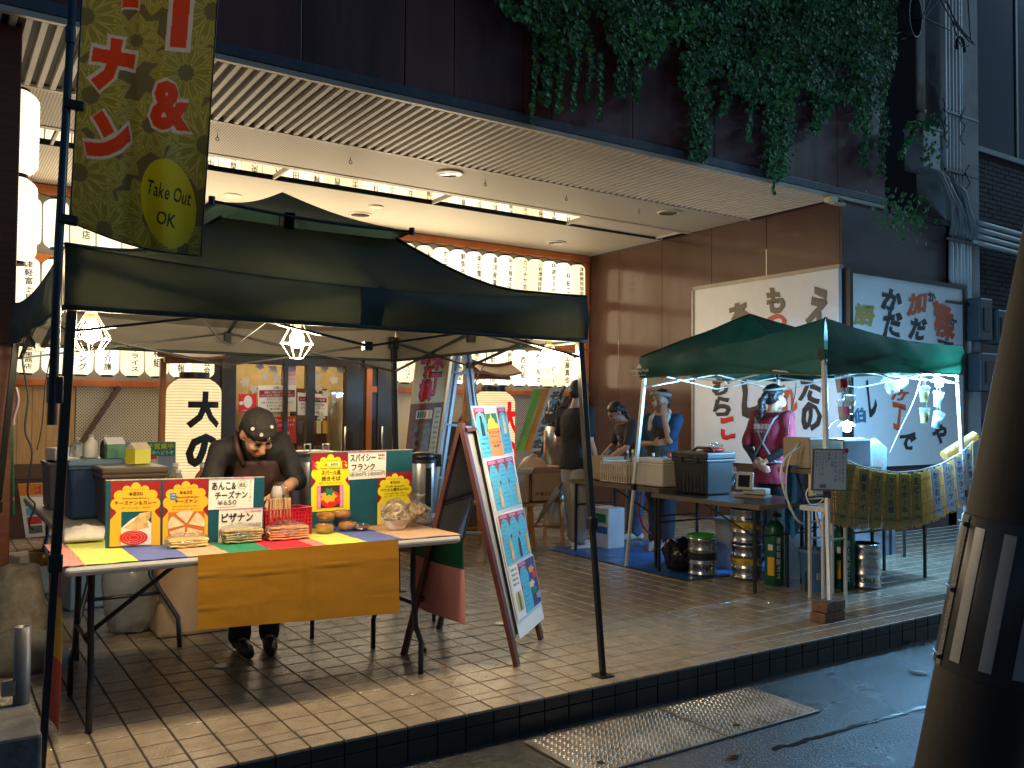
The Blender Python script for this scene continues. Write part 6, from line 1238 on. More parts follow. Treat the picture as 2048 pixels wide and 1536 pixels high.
# ---- tables of the far stall
M_TT = mat('black_tabletop', (0.007, 0.007, 0.008), .35, var=.2)
def ltable(x0, x1, y0, y1, z, label, legm=M_LEG, edge=None):
    t = thing('stall_table', label, 'table', ((x0+x1)/2, (y0+y1)/2, 0), 'tables of the drinks stall'); MB().bb((x0+.012, y0+.012, z-.03), (x1-.012, y1-.012, z)).out('tabletop', M_TT, t)
    MB().bb((x0, y0, z-.034), (x0+.012, y1, z+.002)).bb((x1-.012, y0, z-.034), (x1, y1, z+.002)).bb((x0+.012, y0, z-.034), (x1-.012, y0+.012, z+.002)).bb((x0+.012, y1-.012, z-.034), (x1-.012, y1, z+.002)).out('edge_frame', edge or mat('tan_metal_edge', (0.20, 0.16, 0.11), .4, .4), t)
    for x in (x0+.03, x1-.03):
        for y in (y0+.07, y1-.07): MB().bar(V(x, y, z-.03), V(x, y, 0), .022).out('leg', legm, t, bev=.002)
    for y in (y0+.07, y1-.07): MB().bar(V(x0+.03, y, z-.25), V(x1-.03, y, z-.25), .014).out('crossbar', legm, t)
    MB().bar(V(x0+.03, y0+.07, z-.25), V(x0+.03, (y0+y1)/2, z-.04), .012).out('brace', legm, t)
ltable(5.48, 6.06, 5.86, 7.18, .72, 'black narrow table holding the white foam box and crate'); ltable(5.37, 6.16, 4.62, 5.84, .69, 'black narrow table holding the black cooler and till tablet')
ltable(5.62, 5.95, 4.18, 4.44, .70, 'small black table with pale legs beside the menu placard', M_WT, M_WT); ltable(5.80, 6.72, 4.47, 4.80, .965, 'tall black stand carrying the beer server and steel chiller'); ltable(6.05, 7.25, 4.32, 4.85, .70, 'front bar table behind the reed screen'); 
# goods on them
tub('foam_cooler', 'white foam cooler box on the black table', 'cooler', V(5.71, 6.14, .722), .22, .40, .215, mat('white_foam', (0.66, 0.60, 0.50), .5, var=.03), mat('white_foam_lid', (0.68, 0.63, 0.54), .5, var=.03), 0, .97, .045)
t = thing('plastic_crate', 'white slotted plastic crate left of the foam cooler', 'crate', V(5.79, 6.63, .722)); c = V(5.79, 6.63, .722); M_CR = mat('cream_crate', (0.62, 0.53, 0.42), .5)
for (p, q) in ((V(-.19, -.19, 0), V(-.19, .19, 0)), (V(-.19, -.19, 0), V(.19, -.19, 0)), (V(.19, -.19, 0), V(.19, .19, 0)), (V(-.19, .19, 0), V(.19, .19, 0))):
    b = MB(); d = (q-p)
    for k in range(12): s = c+p+d*(k/11); b.bar(s, s+V(0, 0, .20), .016, .006, up=d.normalized().cross(Z3))
    for z in (.01, .10, .20): b.bar(c+p+V(0, 0, z), c+q+V(0, 0, z), .008, .03 if z != .1 else .012, up=V(1, 0, 0) if abs(d.x) < .1 else V(0, 1, 0))
    b.out('slatted_side', M_CR, t)
MB().box(c+V(0, 0, .01), (.38, .38, .012)).out('bottom', M_CR, t); MB().box(c+V(0, 0, .12), (.35, .35, .12)).out('packets', mat('pale_packets', (0.6, 0.45, 0.42), .5, var=.4, vs=14), t)
tub('flat_carton', 'flat tan carton stacked beside the crate', 'carton', V(5.80, 7.0, .722), .3, .28, .24, CARD, None, 0, 1.0, rim=False)
t = tub('hard_cooler', 'large black hard-shell cooler with red lidded dish on it', 'cooler', V(5.79, 5.62, .692), .34, .42, .31, mat('black_cooler', (0.022, 0.021, 0.021), .45, var=.15), mat('black_cooler_lid', (0.028, 0.026, 0.025), .4), 0, .92, .06)
for y in (5.53, 5.72): MB().box(V(5.612, y, .995), (.02, .05, .05)).out('latch', M_BLACK, t, bev=.004)
for k in range(8): MB().box(V(5.631, 5.465+.045*k, .84), (.012, .015, .24)).out('rib', MATS['black_cooler'], t)
MB().tube([V(5.80, 5.50, 1.062), V(5.80, 5.55, 1.095), V(5.80, 5.70, 1.095), V(5.80, 5.76, 1.062)], .013, 8).out('handle', M_BLACK, t, smooth=True)
c = V(5.90, 5.60, 1.064); t = thing('red_dish', 'red oval dish lying on the black cooler', 'dish', c); MB().ell(c+V(0, 0, .014), (.12, .09, .022), 22, 8).out('dish', mat('red_enamel', (0.5, 0.02, 0.02), .3), t, smooth=True); b = MB().ell(c+V(.02, 0, .045), (.07, .05, .03), 14, 8); crumple(b, .02, 20); b.out('foil', M_FILM, t, smooth=True)
b = MB().ell(V(6.08, 5.62, .86), (.08, .08, .17), 16, 12); crumple(b, .05, 15); tag(recenter(b.out('foil_roll', mat('crumpled_foil', (0.7, 0.72, 0.75), .18, 1.0, var=0, bump=.6, bs=25), None, smooth=True), (6.08, 5.62, .7)), 'crumpled silver foil bundle behind the black cooler', 'foil')
for k, (x, y, r_, h, m, cm_, lb) in enumerate(((5.93, 6.42, .035, .24, BLK, WHT, 'dark soy bottle with white cap behind the tent leg'), (5.90, 6.16, .045, .25, mat('cola_bottle', (0.10, 0.03, 0.02), .15), REDP, 'cola bottle with red cap behind the foam cooler'), (5.92, 6.0, .035, .24, M_PET, mat('gold_cap', (0.6, 0.42, 0.1), .3, .6), 'clear bottle with gold cap by the black cooler'), (5.98, 6.78, .03, .26, M_PET, LEM, 'oil bottle with yellow cap by the cartons'), (6.0, 6.88, .03, .25, M_PET, WHT, 'clear bottle with white cap by the cartons'))): bottle(V(x, y, .722), r_, h+.05, lb, m, cm_, 'bottles on the drinks stall', WHT if k in (1,) else None)
c = V(5.94, 6.29, .722); t = thing('refill_pouch', 'turquoise refill pouch with red cap behind the foam cooler', 'pouch', c); b = MB().lathe(c, [(.05, 0), (.075, .06), (.075, .2), (.04, .26)], 14); crumple(b, .015, 12, .722); b.out('pouch', mat('turquoise_pouch', (0.02, 0.42, 0.45), .3, var=.2), t, smooth=True); MB().lathe(c+V(-.05, -.04, .23), [(.02, 0), (.02, .03)], 10).out('cap', REDP, t)
# till tablet
c = on(1506, 996, .69, .06); t = thing('till_tablet', 'grey card terminal tablet on a stand at the black table', 'tablet', c); ax = (PZ(1545, 990, .69)-PZ(1467, 985, .69)).normalized(); M_ = Matrix((ax, Z3.cross(ax), Z3)).transposed()
MB().box(c+V(0, 0, .013), (.26, .17, .024), M=M_).out('base_box', mat('tan_box', (0.30, 0.23, 0.17), .6), t, bev=.003); MB().box(c+V(0, 0, .055)+ax*.03, (.20, .13, .05), M=M_).out('printer', mat('warm_grey_plastic', (0.50, 0.47, 0.42), .4), t, bev=.01)
Mt = M_@Matrix.Rotation(R(-8), 3, 'X'); q = c+V(0, 0, .14)-ax*.045+(M_@V(0, -.07, 0)); MB().box(q, (.155, .028, .155), M=Mt).out('screen_case', MATS['warm_grey_plastic'], t, bev=.012); MB().box(q+Mt@V(0, -.0155, 0), (.10, .004, .10), M=Mt).out('screen', mat('screen_black', (0.01, 0.01, 0.012), .1), t)
# drink dispenser boxes and bags
tub('beer_server', 'wood-fronted beer server box beside the white tent leg', 'beer server', V(PY(1615, 900, 4.62).x, 4.64, .967), .24, .26, .25, wood('server_wood', (0.32, 0.23, 0.14), (0.40, 0.29, 0.18), (1, 1, 8)), None, 0, 1.0, rim=False)
tub('steel_chiller', 'blue-grey steel chiller box beside the beer server', 'chiller', V(PY(1690, 900, 4.62).x, 4.64, .967), .38, .28, .235, mat('blue_grey_steel', (0.18, 0.22, 0.27), .35, .6), None, 0, 1.0, rim=False)
for k, (x, lb) in enumerate(((6.66, 'clear bag of cups right of the steel chiller'), (6.82, 'second clear bag of cups right of the steel chiller'))): b = MB().lathe(V(x, 4.6, .70), [(.07, .002), (.085, .05), (.08, .42), (.05, .48), (.02, .50)], 16); crumple(b, .025, 14, .702); tag(recenter(b.out('cup_bag', mat('frosty_bag', (0.3, 0.4, 0.45), .2, alpha=.4, bump=.5, bs=22), None, smooth=True), (x, 4.66, .70)), lb, 'bag', 'bags of cups')
MB_ = MB().bb((7.0, 5.35, .86), (8.1, 5.40, .98)); t = thing('plank_shelf', 'orange plank shelf at the back of the drinks stall', 'shelf', (7.55, 5.4, 0)); MB_.out('plank', M_OAK, t, bev=.004)
for x in (7.05, 8.05): MB().bar(V(x, 5.42, 0), V(x, 5.42, .86), .05).out('post', M_OAK, t)
for k in range(5): tag(recenter(MB().box(V(7.1+.21*k, 5.2, .75), (.13, .1, .11)).out('snack_packet', [WHT, BLK, LEM, WHT, BLK][k], None, bev=.008), (7.1+.21*k, 5.2, .69)), '%s snack packet from the left below the orange plank' % NTH[k], 'packet', 'snack packets'); 
ltable(6.95, 8.1, 5.05, 5.34, .69, 'low rear table with snack packets below the orange plank')
# menu placard on the leg
MP = PL(ft2[1].lerp(tp2[1], .42)+V(0, -.04, 0), V(1, -.12, 0), Z3); f = Q(MP, (1625, 897), (1694, 898), (1693, 983), (1622, 981)); t = thing('menu_placard', 'white drinks placard tied to the front tent leg', 'menu board', f(.5, 1)); MB().ext([f(0, 1), f(1, 1), f(1, 0), f(0, 0)], -MP.n*.008).out('frame', mat('card_frame', (0.34, 0.22, 0.13), .6), t); qrect(f, .06, .04, .98, .96, WHT, t, .002)
for k, (s, u, wt, h) in enumerate((('アルコールセット', .88, .01, .72), ('ノンアルコールビール', .78, 0, .66), ('ソフトドリンク', .66, .012, .70), ('コーラ各種', .56, 0, .35), ('緑茶', .47, 0, .2), ('ウーロン茶', .39, 0, .25), ('ジンジャーエール', .30, .004, .55), ('オレンジジュース', .20, .004, .55), ('カルピス', .11, .004, .35))): qtext(f, s, u-.035, .08, u+.035, .08+h, BLU if k % 2 else BLK, t, wt, True, .004)
qtext(f, '300', .22, .84, .40, .93, BLK, t, .013, lift=.004); qellipse(f, .97, .04, .07, .06, REDP, t, .006, 'flower_badge', wob=.15)
cable([PY(x, y, 4.15) for x, y in ((1655, 985), (1640, 1005), (1622, 1010), (1612, 990), (1618, 975))], .005, 'white cable looped under the menu placard', WHT); cable([PY(x, y, 4.2) for x, y in ((1650, 990), (1648, 1030), (1635, 1045), (1633, 1020), (1652, 990))], .004, 'white cable loop hanging by the pale table legs', WHT)
cable([PY(x, y, 4.55) for x, y in ((1640, 1040), (1600, 1045), (1575, 1000), (1562, 950), (1572, 915), (1600, 895))], .009, 'thick white hose arching from the beer server', WHT, 'drink_hose', 'hose', 'drink hoses'); cable([PY(x, y, 4.6) for x, y in ((1598, 885), (1578, 920), (1572, 975), (1580, 1020))], .006, 'thin white hose hanging beside the blue cloth', WHT, 'drink_hose', 'hose', 'drink hoses')
b = MB().grid(lambda u, v: PY(1572+36*u+3*math.sin(6*v), 930+(150-60*abs(u-.4))*v, 4.66+.03*math.sin(8*u)), 10, 12); tag(recenter(b.out('blue_cloth', mat('bright_blue_cloth', (0.02, 0.16, 0.36), .5, bump=.4, bs=12), None, smooth=True), PY(1590, 1000, 4.66)), 'bright blue sheet hanging behind the white hoses', 'cloth')
# ---- reed screen with hanging price strips
top = [(1652, 902), (1690, 920), (1716, 931), (1740, 938), (1793, 946), (1839, 942), (1883, 929), (1926, 904), (1946, 884)]; bot = [(1655, 1046), (1682, 1052), (1710, 1057), (1740, 1058), (1797, 1059), (1840, 1052), (1883, 1035), (1926, 1012), (1946, 1000)]
def yint(L, x):
    for (a, p), (b_, q) in zip(L, L[1:]):
        if a <= x <= b_: return p+(q-p)*(x-a)/(b_-a)
    return L[0][1] if x < L[0][0] else L[-1][1]
RY = 4.10
scr = thing('reed_screen', 'sagging reed screen strung across the front of the drinks stall', 'screen', PY(1800, 1000, RY)); M_REED = mat('dry_reed', (0.60, 0.40, 0.16), .7, var=.35, vs=30, tl=.4); b = MB(); x = 1652.0; k = 0
while x < 1946:
    j = random.uniform(-3, 3); b.tube([PY(x, yint(top, x)+3+random.uniform(-4, 2), RY+.004*(k % 2)), PY(x+2+random.uniform(-1, 1), yint(bot, x)+j, RY+.004*(k % 2)-.02)], .0042, 5, cap=False); x += 2.05; k += 1
b.out('reed', M_REED, scr)['kind'] = 'stuff'
for q in (.18, .4, .62, .84): MB().tube([PY(x, yint(top, x)*(1-q)+yint(bot, x)*q, RY-.012-.012*q) for x in range(1653, 1946, 6)], .0016, 4).out('stitch_thread', mat('dark_thread', (0.06, 0.035, 0.02), .8), scr)
MB().tube([PY(x, yint(top, x)-1, RY-.012) for x in range(1652, 1947, 6)], .005, 6).out('top_cord', WHT, scr, smooth=True)
tag(recenter(MB().tube([PY(1888, 912, 4.3), PY(1950, 872, 4.2)], .045, 14).out('rolled_reed_mat', M_REED, None), PY(1900, 905, 4.3)), 'rolled reed mat at the right end of the screen', 'reed mat')
GLD = mat('gold_strip_paper', (0.46, 0.34, 0.07), .6, var=.06, tl=.25); LAV = mat('white_strip_paper', (0.68, 0.66, 0.74), .6, tl=.25)
for k, (x0, x1, lean, s, m, lb) in enumerate(((1690, 1712, -22, 'ノンアルコール\nビール', GLD, 'widest tan price strip at left'), (1719, 1739, -6, '緑茶ハイ', GLD, 'tan price strip for green tea highball'), (1745, 1766, -4, 'ウーロンハイ', GLD, 'tan price strip for oolong highball'), (1773, 1793, -2, 'サワー各種', GLD, 'tan price strip for sours'), (1798, 1818, 2, 'ハイボール', GLD, 'tan price strip for highball'), (1822, 1841, 4, '生ビール', GLD, 'tan price strip for draught beer'), (1860, 1877, 10, 'からあげ', LAV, 'white price strip for fried chicken'), (1884, 1902, 11, 'ハンバーグ', LAV, 'white price strip for hamburg steak'), (1907, 1924, 11, 'ナポリタン', LAV, 'white price strip for spaghetti'), (1929, 1942, 10, 'オム焼き', LAV, 'white price strip nearest the leaning pole'))):
    xm = (x0+x1)/2; y0 = yint(top, xm)+4; y1 = yint(bot, xm)-9; pl = PL(PY(xm, y0, RY-.022), X3, Z3); f = Q(pl, (x0, y0-1), (x1, y0+1), (x1+lean, y1+1), (x0+lean, y1)); t = thing('price_strip', lb+' of the reed screen', 'price strip', f(.5, 1), 'price strips on the reed screen')
    MB().ext([f(0, 1), f(1, 1), f(1, 0), f(0, 0)], (0, .002, 0)).out('paper', m, t); qtext(f, s, .22, .07, .80, .76, BLK, t, .02, True, .003); qtext(f, '700', .3, .85, .75, .91, BLK, t, .004, lift=.003)
    for u in (.06, .94): MB().tube([f(u, .03, .002), f(u, .97, .002)], .0009, 3).out('border_line', DKT, t)
# ---- kegs, gas cylinders and buckets on the ground
M_KEG = mat('keg_steel', (0.50, 0.50, 0.49), .25, 1.0, var=.12, vs=10)
def keg(c, r, h, label, lidm=None, text=None, bandm=None):
    t = thing('beer_keg', label, 'keg', c, 'steel beer kegs'); pr = [(r*.92, 0), (r, .015), (r, h*.08), (r*.95, h*.1), (r*.96, h*.28), (r*1.0, h*.31), (r*1.0, h*.34), (r*.96, h*.37), (r*.96, h*.63), (r*1.0, h*.66), (r*1.0, h*.69), (r*.96, h*.72), (r*.95, h*.88), (r, h*.9), (r, h*.985), (r*.93, h), (r*.90, h*.93)]
    MB().lathe(c, pr, 32).out('body', M_KEG, t, smooth=True)
    if lidm: MB().lathe(c, [(r*1.0, h*.965), (r*1.0, h*1.03), (r*.85, h*1.06), (r*.8, h*1.01)], 28).out('lid', lidm, t, smooth=True)
    if bandm: MB().lathe(c, [(r*.975, h*.42), (r*.975, h*.60)], 32, cap=False).out('band', bandm, t, smooth=True)
    th = math.atan2(-c.x, -c.y)
    if text:
        a0 = math.atan2(-c.y, -c.x); fn = lambda u, v: c+V(r*.985*math.cos(a0+u/r), r*.985*math.sin(a0+u/r), v+h*.2); writing(text, BLK, t, fn, r*1.25, h*.12, .012, cut=.03)
    return t
keg(on(1404, 1155, 0, .13), .128, .335, 'short steel keg with green lid on the tarpaulin', mat('green_lid', (0.05, 0.30, 0.03), .4), 'KEEHN', BLK); k2 = on(1493, 1162, 0, .14)
keg(k2, .136, .30, 'lower steel keg of the stacked pair', None, None, mat('black_yellow_band', (0.50, 0.36, 0.02), .4, var=.8, vs=14)); keg(k2+V(0, 0, .302), .136, .30, 'upper steel keg of the stacked pair', None, None, MATS['black_yellow_band']); keg(on(1731, 1180, 0, .13), .12, .36, 'steel keg with black lettering under the reed screen', None, 'SUBU')
def cylinder(c, r, h, label):
    t = thing('gas_cylinder', label, 'gas cylinder', c, 'green gas cylinders'); M_CY = mat('cylinder_green', (0.004, 0.10, 0.05), .35, var=.15)
    MB().lathe(c, [(r*.95, 0), (r, .01), (r, h*.72), (r*.93, h*.79), (r*.6, h*.86), (r*.32, h*.88)], 24).out('body', M_CY, t, smooth=True); MB().lathe(c, [(r*.3, h*.88), (r*.3, h*1.0)], 12).out('valve', M_DARKSTEEL, t); MB().box(c+V(0, -.02, h*.95), (.06, .05, .03)).out('valve_wheel', M_BLACK, t, bev=.006)
    a0 = math.atan2(-c.y, -c.x); fn = lambda u, v: c+V((r+.002)*math.cos(a0+u/r), (r+.002)*math.sin(a0+u/r), v); writing('液化炭酸ガス', WHT, t, fn, r*.42, h*.56, .012, True, at=(r*.35, h*.38), cut=.02); MB().grid(lambda u, v: fn(-r*.75+r*.7*u, h*.14+h*.25*v), 5, 2).out('yellow_label', mat('cyl_label', (0.75, 0.42, 0.02), .5), t); MB().grid(lambda u, v: fn(-r*.7+r*.5*u, h*.48+h*.08*v), 5, 2).out('white_label', WHT, t)
cylinder(on(1550, 1173, 0, .09), .083, .60, 'green gas cylinder right of the stacked kegs'); cylinder(on(1689, 1180, 0, .09), .083, .60, 'green gas cylinder behind the bricked tent leg')
c = on(1627, 1186, 0, .12); t = thing('blue_bucket', 'blue plastic bucket behind the white tent leg', 'bucket', c); MB().lathe(c, [(.085, 0), (.115, .30), (.122, .305), (.122, .33), (.112, .33), (.105, .28), (.08, .02)], 24, cap=False).out('shell', mat('bucket_blue', (0.06, 0.14, 0.30), .4), t, smooth=True); MB().box(c+V(-.06, -.1, .13), (.05, .01, .05)).out('sticker', M_GREYB, t)
b = MB().grid(lambda u, v: PZ(0, 0) if False else V(5.32+1.9*u, 5.35+2.0*v-.15*u, .004+.012*abs(noise.noise(V(u*7, v*7, 3)))+.006*abs(noise.noise(V(u*21, v*21, 5)))), 60, 60); tag(recenter(b.out('blue_tarpaulin', mat('blue_tarp', (0.012, 0.11, 0.34), .3, var=.12, bump=.3, bs=20), None, smooth=True), (6.2, 6.3, 0)), 'wrinkled blue tarpaulin spread under the drinks stall', 'tarpaulin')
b = MB().ell(on(1362, 1118, .13, .16), (.17, .15, .17), 22, 14); crumple(b, .07, 8, .02); tag(recenter(b.out('rubbish_bag', mat('black_bag', (0.008, 0.008, 0.010), .18, var=0, bump=.8, bs=14), None, smooth=True), on(1362, 1128, 0, .16)), 'crumpled black rubbish bag left of the short keg', 'bag')
tub('water_carton', 'white and blue drink carton standing under the foam cooler', 'carton', on(1217, 1098, 0, .12), .22, .26, .42, mat('white_blue_carton', (0.55, 0.60, 0.66), .5), None, 0, 1.0, rim=False); c = on(1217, 1098, 0, .12); tag(recenter(MB().box(c+V(-.114, 0, .31), (.006, .18, .09)).out('carton_label', GRN, None), c+V(-.114, 0, .26)), 'green label panel on the white and blue carton', 'label'); tag(recenter(MB().box(c+V(-.114, 0, .19), (.006, .23, .07)).out('carton_band', mat('carton_blue', (0.02, 0.12, 0.45), .5), None), c+V(-.114, 0, .15)), 'blue band on the white and blue carton', 'label')
tub('parts_bin', 'clear parts bin between the black cooler table and kegs', 'bin', V(6.1, 5.55, 0), .22, .26, .46, mat('cloudy_plastic', (0.40, 0.42, 0.44), .4, alpha=.8), None, .2, .85)
cable([PY(x, y, 6.2) for x, y in ((1282, 985), (1278, 1020), (1285, 1050), (1300, 1068))], .009, 'red hose hanging under the foam cooler table', mat('red_hose', (0.45, 0.03, 0.02), .4), 'red_hose', 'hose', 'drink hoses')
b = MB(); MB_ = MB().add([V(5.85, 4.95, .0), V(8.2, 5.3, 0), V(8.2, 5.3, .62), V(5.85, 4.95, .62)], [(0, 1, 2, 3)]); tag(recenter(MB_.out('grey_screen_sheet', mat('grey_tarp', (0.16, 0.18, 0.21), .4, bump=.4, bs=6), None), (7, 5.1, 0)), 'grey plastic sheet hung behind the kegs', 'sheet')
# ================================================================ PEOPLE
PEND = []
def skin_out(b, name, m, parent, vox=0.008, it=6, wr=0.0, ws=14.0, disp=None):
    o0 = ORG[parent.name]; me = bpy.data.meshes.new(name); me.from_pydata([p-o0 for p in b.v], [], b.f); me.update()
    o = bpy.data.objects.new(name, me); COL.objects.link(o); o.parent = parent; ORG[o.name] = o0
    d = o.modifiers.new('r', 'REMESH'); d.mode = 'VOXEL'; d.voxel_size = vox; d.use_smooth_shade = True
    if it: d = o.modifiers.new('s', 'SMOOTH'); d.iterations = it; d.factor = 0.5
    PEND.append((o, m, wr, ws)); return o
def finish_people():
    bpy.context.view_layer.update(); dg = bpy.context.evaluated_depsgraph_get()
    done = [(o, bpy.data.meshes.new_from_object(o.evaluated_get(dg)), m, wr, ws) for o, m, wr, ws in PEND]
    for o, me, m, wr, ws in done:
        o.modifiers.clear()
        if wr:
            nr = [v.normal.copy() for v in me.vertices]; cs = []
            for v, nn in zip(me.vertices, nr):
                p = v.co; q = V(p.x*ws, p.y*ws, p.z*ws*0.55); p = p+nn*(wr*(noise.noise(q)+0.6*noise.noise(q*2.3))); cs += [p.x, p.y, p.z]
            me.vertices.foreach_set('co', cs); me.update()
        me.materials.clear(); me.materials.append(m); me.polygons.foreach_set('use_smooth', [True]*len(me.polygons)); nm = o.data; o.data = me; me.name = o.name
def loft(b, secs, n=18):
    """closed elliptical loft: (centre, half-width vector, half-depth vector)"""
    k = len(b.v)
    for c, a, d in secs:
        for j in range(n):
            g = 2*math.pi*j/n; b.v.append(c+a*math.cos(g)+d*math.sin(g))
    m = len(secs)
    for i in range(m-1):
        for j in range(n): b.f.append([k+i*n+j, k+i*n+(j+1) % n, k+(i+1)*n+(j+1) % n, k+(i+1)*n+j])
    b.f.append([k+j for j in range(n)][::-1]); b.f.append([k+(m-1)*n+j for j in range(n)]); return b
def capsule(b, pts, rs, n=12):
    b.tube(pts, rs, n)
    for p, r in zip(pts, rs): b.ell(p, r*0.995, 12, 8)
    return b
class Fig:
    """a posed figure: local axes right (r), forward (f), up"""
    def __init__(s, name_label, base, face, H=1.68, fem=False):
        s.base = Vector(base); s.f = V(face[0], face[1], 0).normalized(); s.r = s.f.cross(Z3); s.k = H/1.70; s.fem = fem
        s.t = thing('person', name_label, 'person', s.base)
    def P(s, r, f, z): return s.base+(s.r*r+s.f*f+Z3*z)*s.k
    def hand(s, b, wrist, tip, palm_n, curl=0.35, thumb=1):
        """palm box plus four bent fingers and a thumb leaving the side of the palm"""
        d = (tip-wrist).normalized(); n = (palm_n-d*palm_n.dot(d)).normalized(); w = d.cross(n); k = s.k
        pc = wrist+d*.045*k; M_ = Matrix((w, n, d)).transposed(); b.ell(pc, (.040*k, .017*k, .055*k), 12, 8, M_)
        for i, (o, L) in enumerate(((-.030, .066), (-.010, .076), (.010, .072), (.029, .056))):
            p0 = wrist+d*.082*k+w*o*k; q = p0; dirv = d.copy(); pts = [wrist+d*.05*k+w*o*.8*k, p0]
            for j in range(3):
                a = curl*(0.5+0.5*j); dirv = (dirv*math.cos(a)+n*math.sin(a)).normalized(); q = q+dirv*L*k*(.42, .33, .25)[j]; pts.append(q)
            capsule(b, pts, [.0088*k]*3+[.008*k, .007*k][:len(pts)-3], 8)
        tp = wrist+d*.03*k-w*.03*k*thumb; capsule(b, [tp, tp-w*.022*k*thumb+d*.022*k+n*.01*k, tp-w*.026*k*thumb+d*.052*k+n*.018*k], [.0115*k, .010*k, .008*k], 8)
    def head(s, b, c, look, up, hs=1.0):
        """skull, jaw, nose, brow and ears"""
        k = s.k*hs; lk = look.normalized(); up = (up-lk*up.dot(lk)).normalized(); rt = lk.cross(up); M_ = Matrix((rt, lk, up)).transposed(); Q_ = lambda x, y, z: c+M_@(V(x, y, z)*k)
        b.ell(Q_(0, -.008, .025), (.076*k, .094*k, .094*k), 18, 12, M_); b.ell(Q_(0, .022, -.035), (.061*k, .066*k, .082*k), 16, 10, M_); b.ell(Q_(0, .054, -.092), (.026*k, .025*k, .022*k), 10, 8, M_)
        capsule(b, [Q_(0, .085, .018), Q_(0, .100, -.020), Q_(0, .104, -.034)], [.010*k, .013*k, .016*k], 8); b.ell(Q_(0, .080, .030), (.046*k, .016*k, .011*k), 12, 6, M_)
        b.ell(Q_(.036, .068, -.025), (.026*k, .024*k, .024*k), 10, 6, M_); b.ell(Q_(-.036, .068, -.025), (.026*k, .024*k, .024*k), 10, 6, M_); b.ell(Q_(0, .082, -.064), (.025*k, .014*k, .014*k), 10, 6, M_)
        for x in (-1, 1): b.ell(Q_(x*.078, -.008, -.012), (.009*k, .020*k, .032*k), 10, 8, M_)
        s.hq = Q_; s.hm = M_; s.hk = k
    def face(s, mouth=True):
        Q_, M_, k = s.hq, s.hm, s.hk
        for x in (-1, 1):
            MB().ell(Q_(x*.030, .083, .006), (.0135*k, .007*k, .0065*k), 10, 6, M_).out('eye', mat('eye_dark', (0.02, 0.012, 0.01), .2, var=0), s.t, smooth=True)
            MB().tube([Q_(x*.014, .094, .026), Q_(x*.030, .094, .031), Q_(x*.048, .083, .026)], [.003*k, .0038*k, .002*k], 6).out('eyebrow', mat('brow_hair', (0.02, 0.014, 0.01), .7, var=0), s.t)
        if mouth: MB().tube([Q_(-.022, .090, -.062), Q_(0, .097, -.061), Q_(.022, .090, -.062)], [.002*k, .0042*k, .002*k], 6).out('mouth', mat('lips', (0.36, 0.12, 0.09), .5, var=0), s.t, smooth=True)
SKIN = mat('skin_tone', (0.44, 0.235, 0.145), .5, var=.08, vs=20); HAIR = mat('black_hair', (0.012, 0.010, 0.010), .38, var=.3, vs=60, bump=.5, bs=90)
def mkbody(F_, hip, chest, neck, headc, look, hup, arms, legs, hs=1.0, slim=1.0):
    """one continuous skin mesh"""
    b = MB(); k = F_.k; F_.head(b, headc, look, hup, hs)
    up = (headc-neck).normalized(); capsule(b, [neck-up*.03*k, neck.lerp(headc, .6)], [.056*k, .050*k])
    sp = (chest-hip).normalized(); rr = F_.r; fd = sp.cross(rr)*-1; fd = rr.cross(sp)*-1 if False else (sp.cross(rr))
    w = .92*slim
    loft(b, [(hip-sp*.06*k, rr*.13*k*w, fd*.09*k), (hip+sp*.02*k, rr*.155*k*w, fd*.105*k), (hip.lerp(chest, .4), rr*.125*k*w, fd*.088*k), (chest, rr*.150*k*w, fd*.105*k), (chest.lerp(neck, .55), rr*.155*k*w, fd*.09*k), (chest.lerp(neck, .9), rr*.09*k, fd*.065*k), (neck, rr*.05*k, fd*.05*k)])
    for (sh, el, wr, tip, pn, curl, th) in arms:
        capsule(b, [sh, sh.lerp(el, .5), el], [.050*k, .042*k, .036*k]); capsule(b, [el, el.lerp(wr, .35), wr], [.036*k, .036*k, .024*k]); F_.hand(b, wr, tip, pn, curl, th)
    for (hp, kn, an, toe) in legs:
        capsule(b, [hp, hp.lerp(kn, .5), kn], [.078*k, .066*k, .05*k]); capsule(b, [kn, kn.lerp(an, .35), an], [.05*k, .05*k, .034*k]); capsule(b, [an, an.lerp(toe, .6), toe], [.034*k, .032*k, .022*k])
    return skin_out(b, 'body', SKIN, F_.t, .0075, 3)
def shirt(F_, hip, chest, neck, arms, m, sl=.55, drop=.02, rel=1.0, name='shirt', wr=.008, fcut=.0):
    b = MB(); k = F_.k; sp = (chest-hip).normalized(); rr = F_.r; fd = sp.cross(rr); g = rel
    loft(b, [(hip-sp*(.10+drop)*k, rr*.185*k*g, fd*.130*k*g), (hip-sp*.02*k, rr*.180*k*g, fd*.128*k*g), (hip.lerp(chest, .45), rr*.165*k*g, fd*.120*k*g), (chest, rr*.185*k, fd*.130*k), (chest.lerp(neck, .5), rr*.190*k, fd*.112*k), (chest.lerp(neck, .78), rr*.15*k, fd*.085*k), (chest.lerp(neck, .93), rr*.075*k, fd*.066*k)])
    for a in arms:
        sh, el = a[0], a[1]; e = sh.lerp(el, sl if sl <= 1 else 1); capsule(b, [sh+(chest-sh)*.15, sh, sh.lerp(e, .5), e], [.070*k, .068*k, .064*k, .062*k*g])
        if sl > 1: w_ = el.lerp(a[2], sl-1); capsule(b, [el, w_], [.056*k, .044*k])
    return skin_out(b, name, m, F_.t, .011, 3, wr, 11)
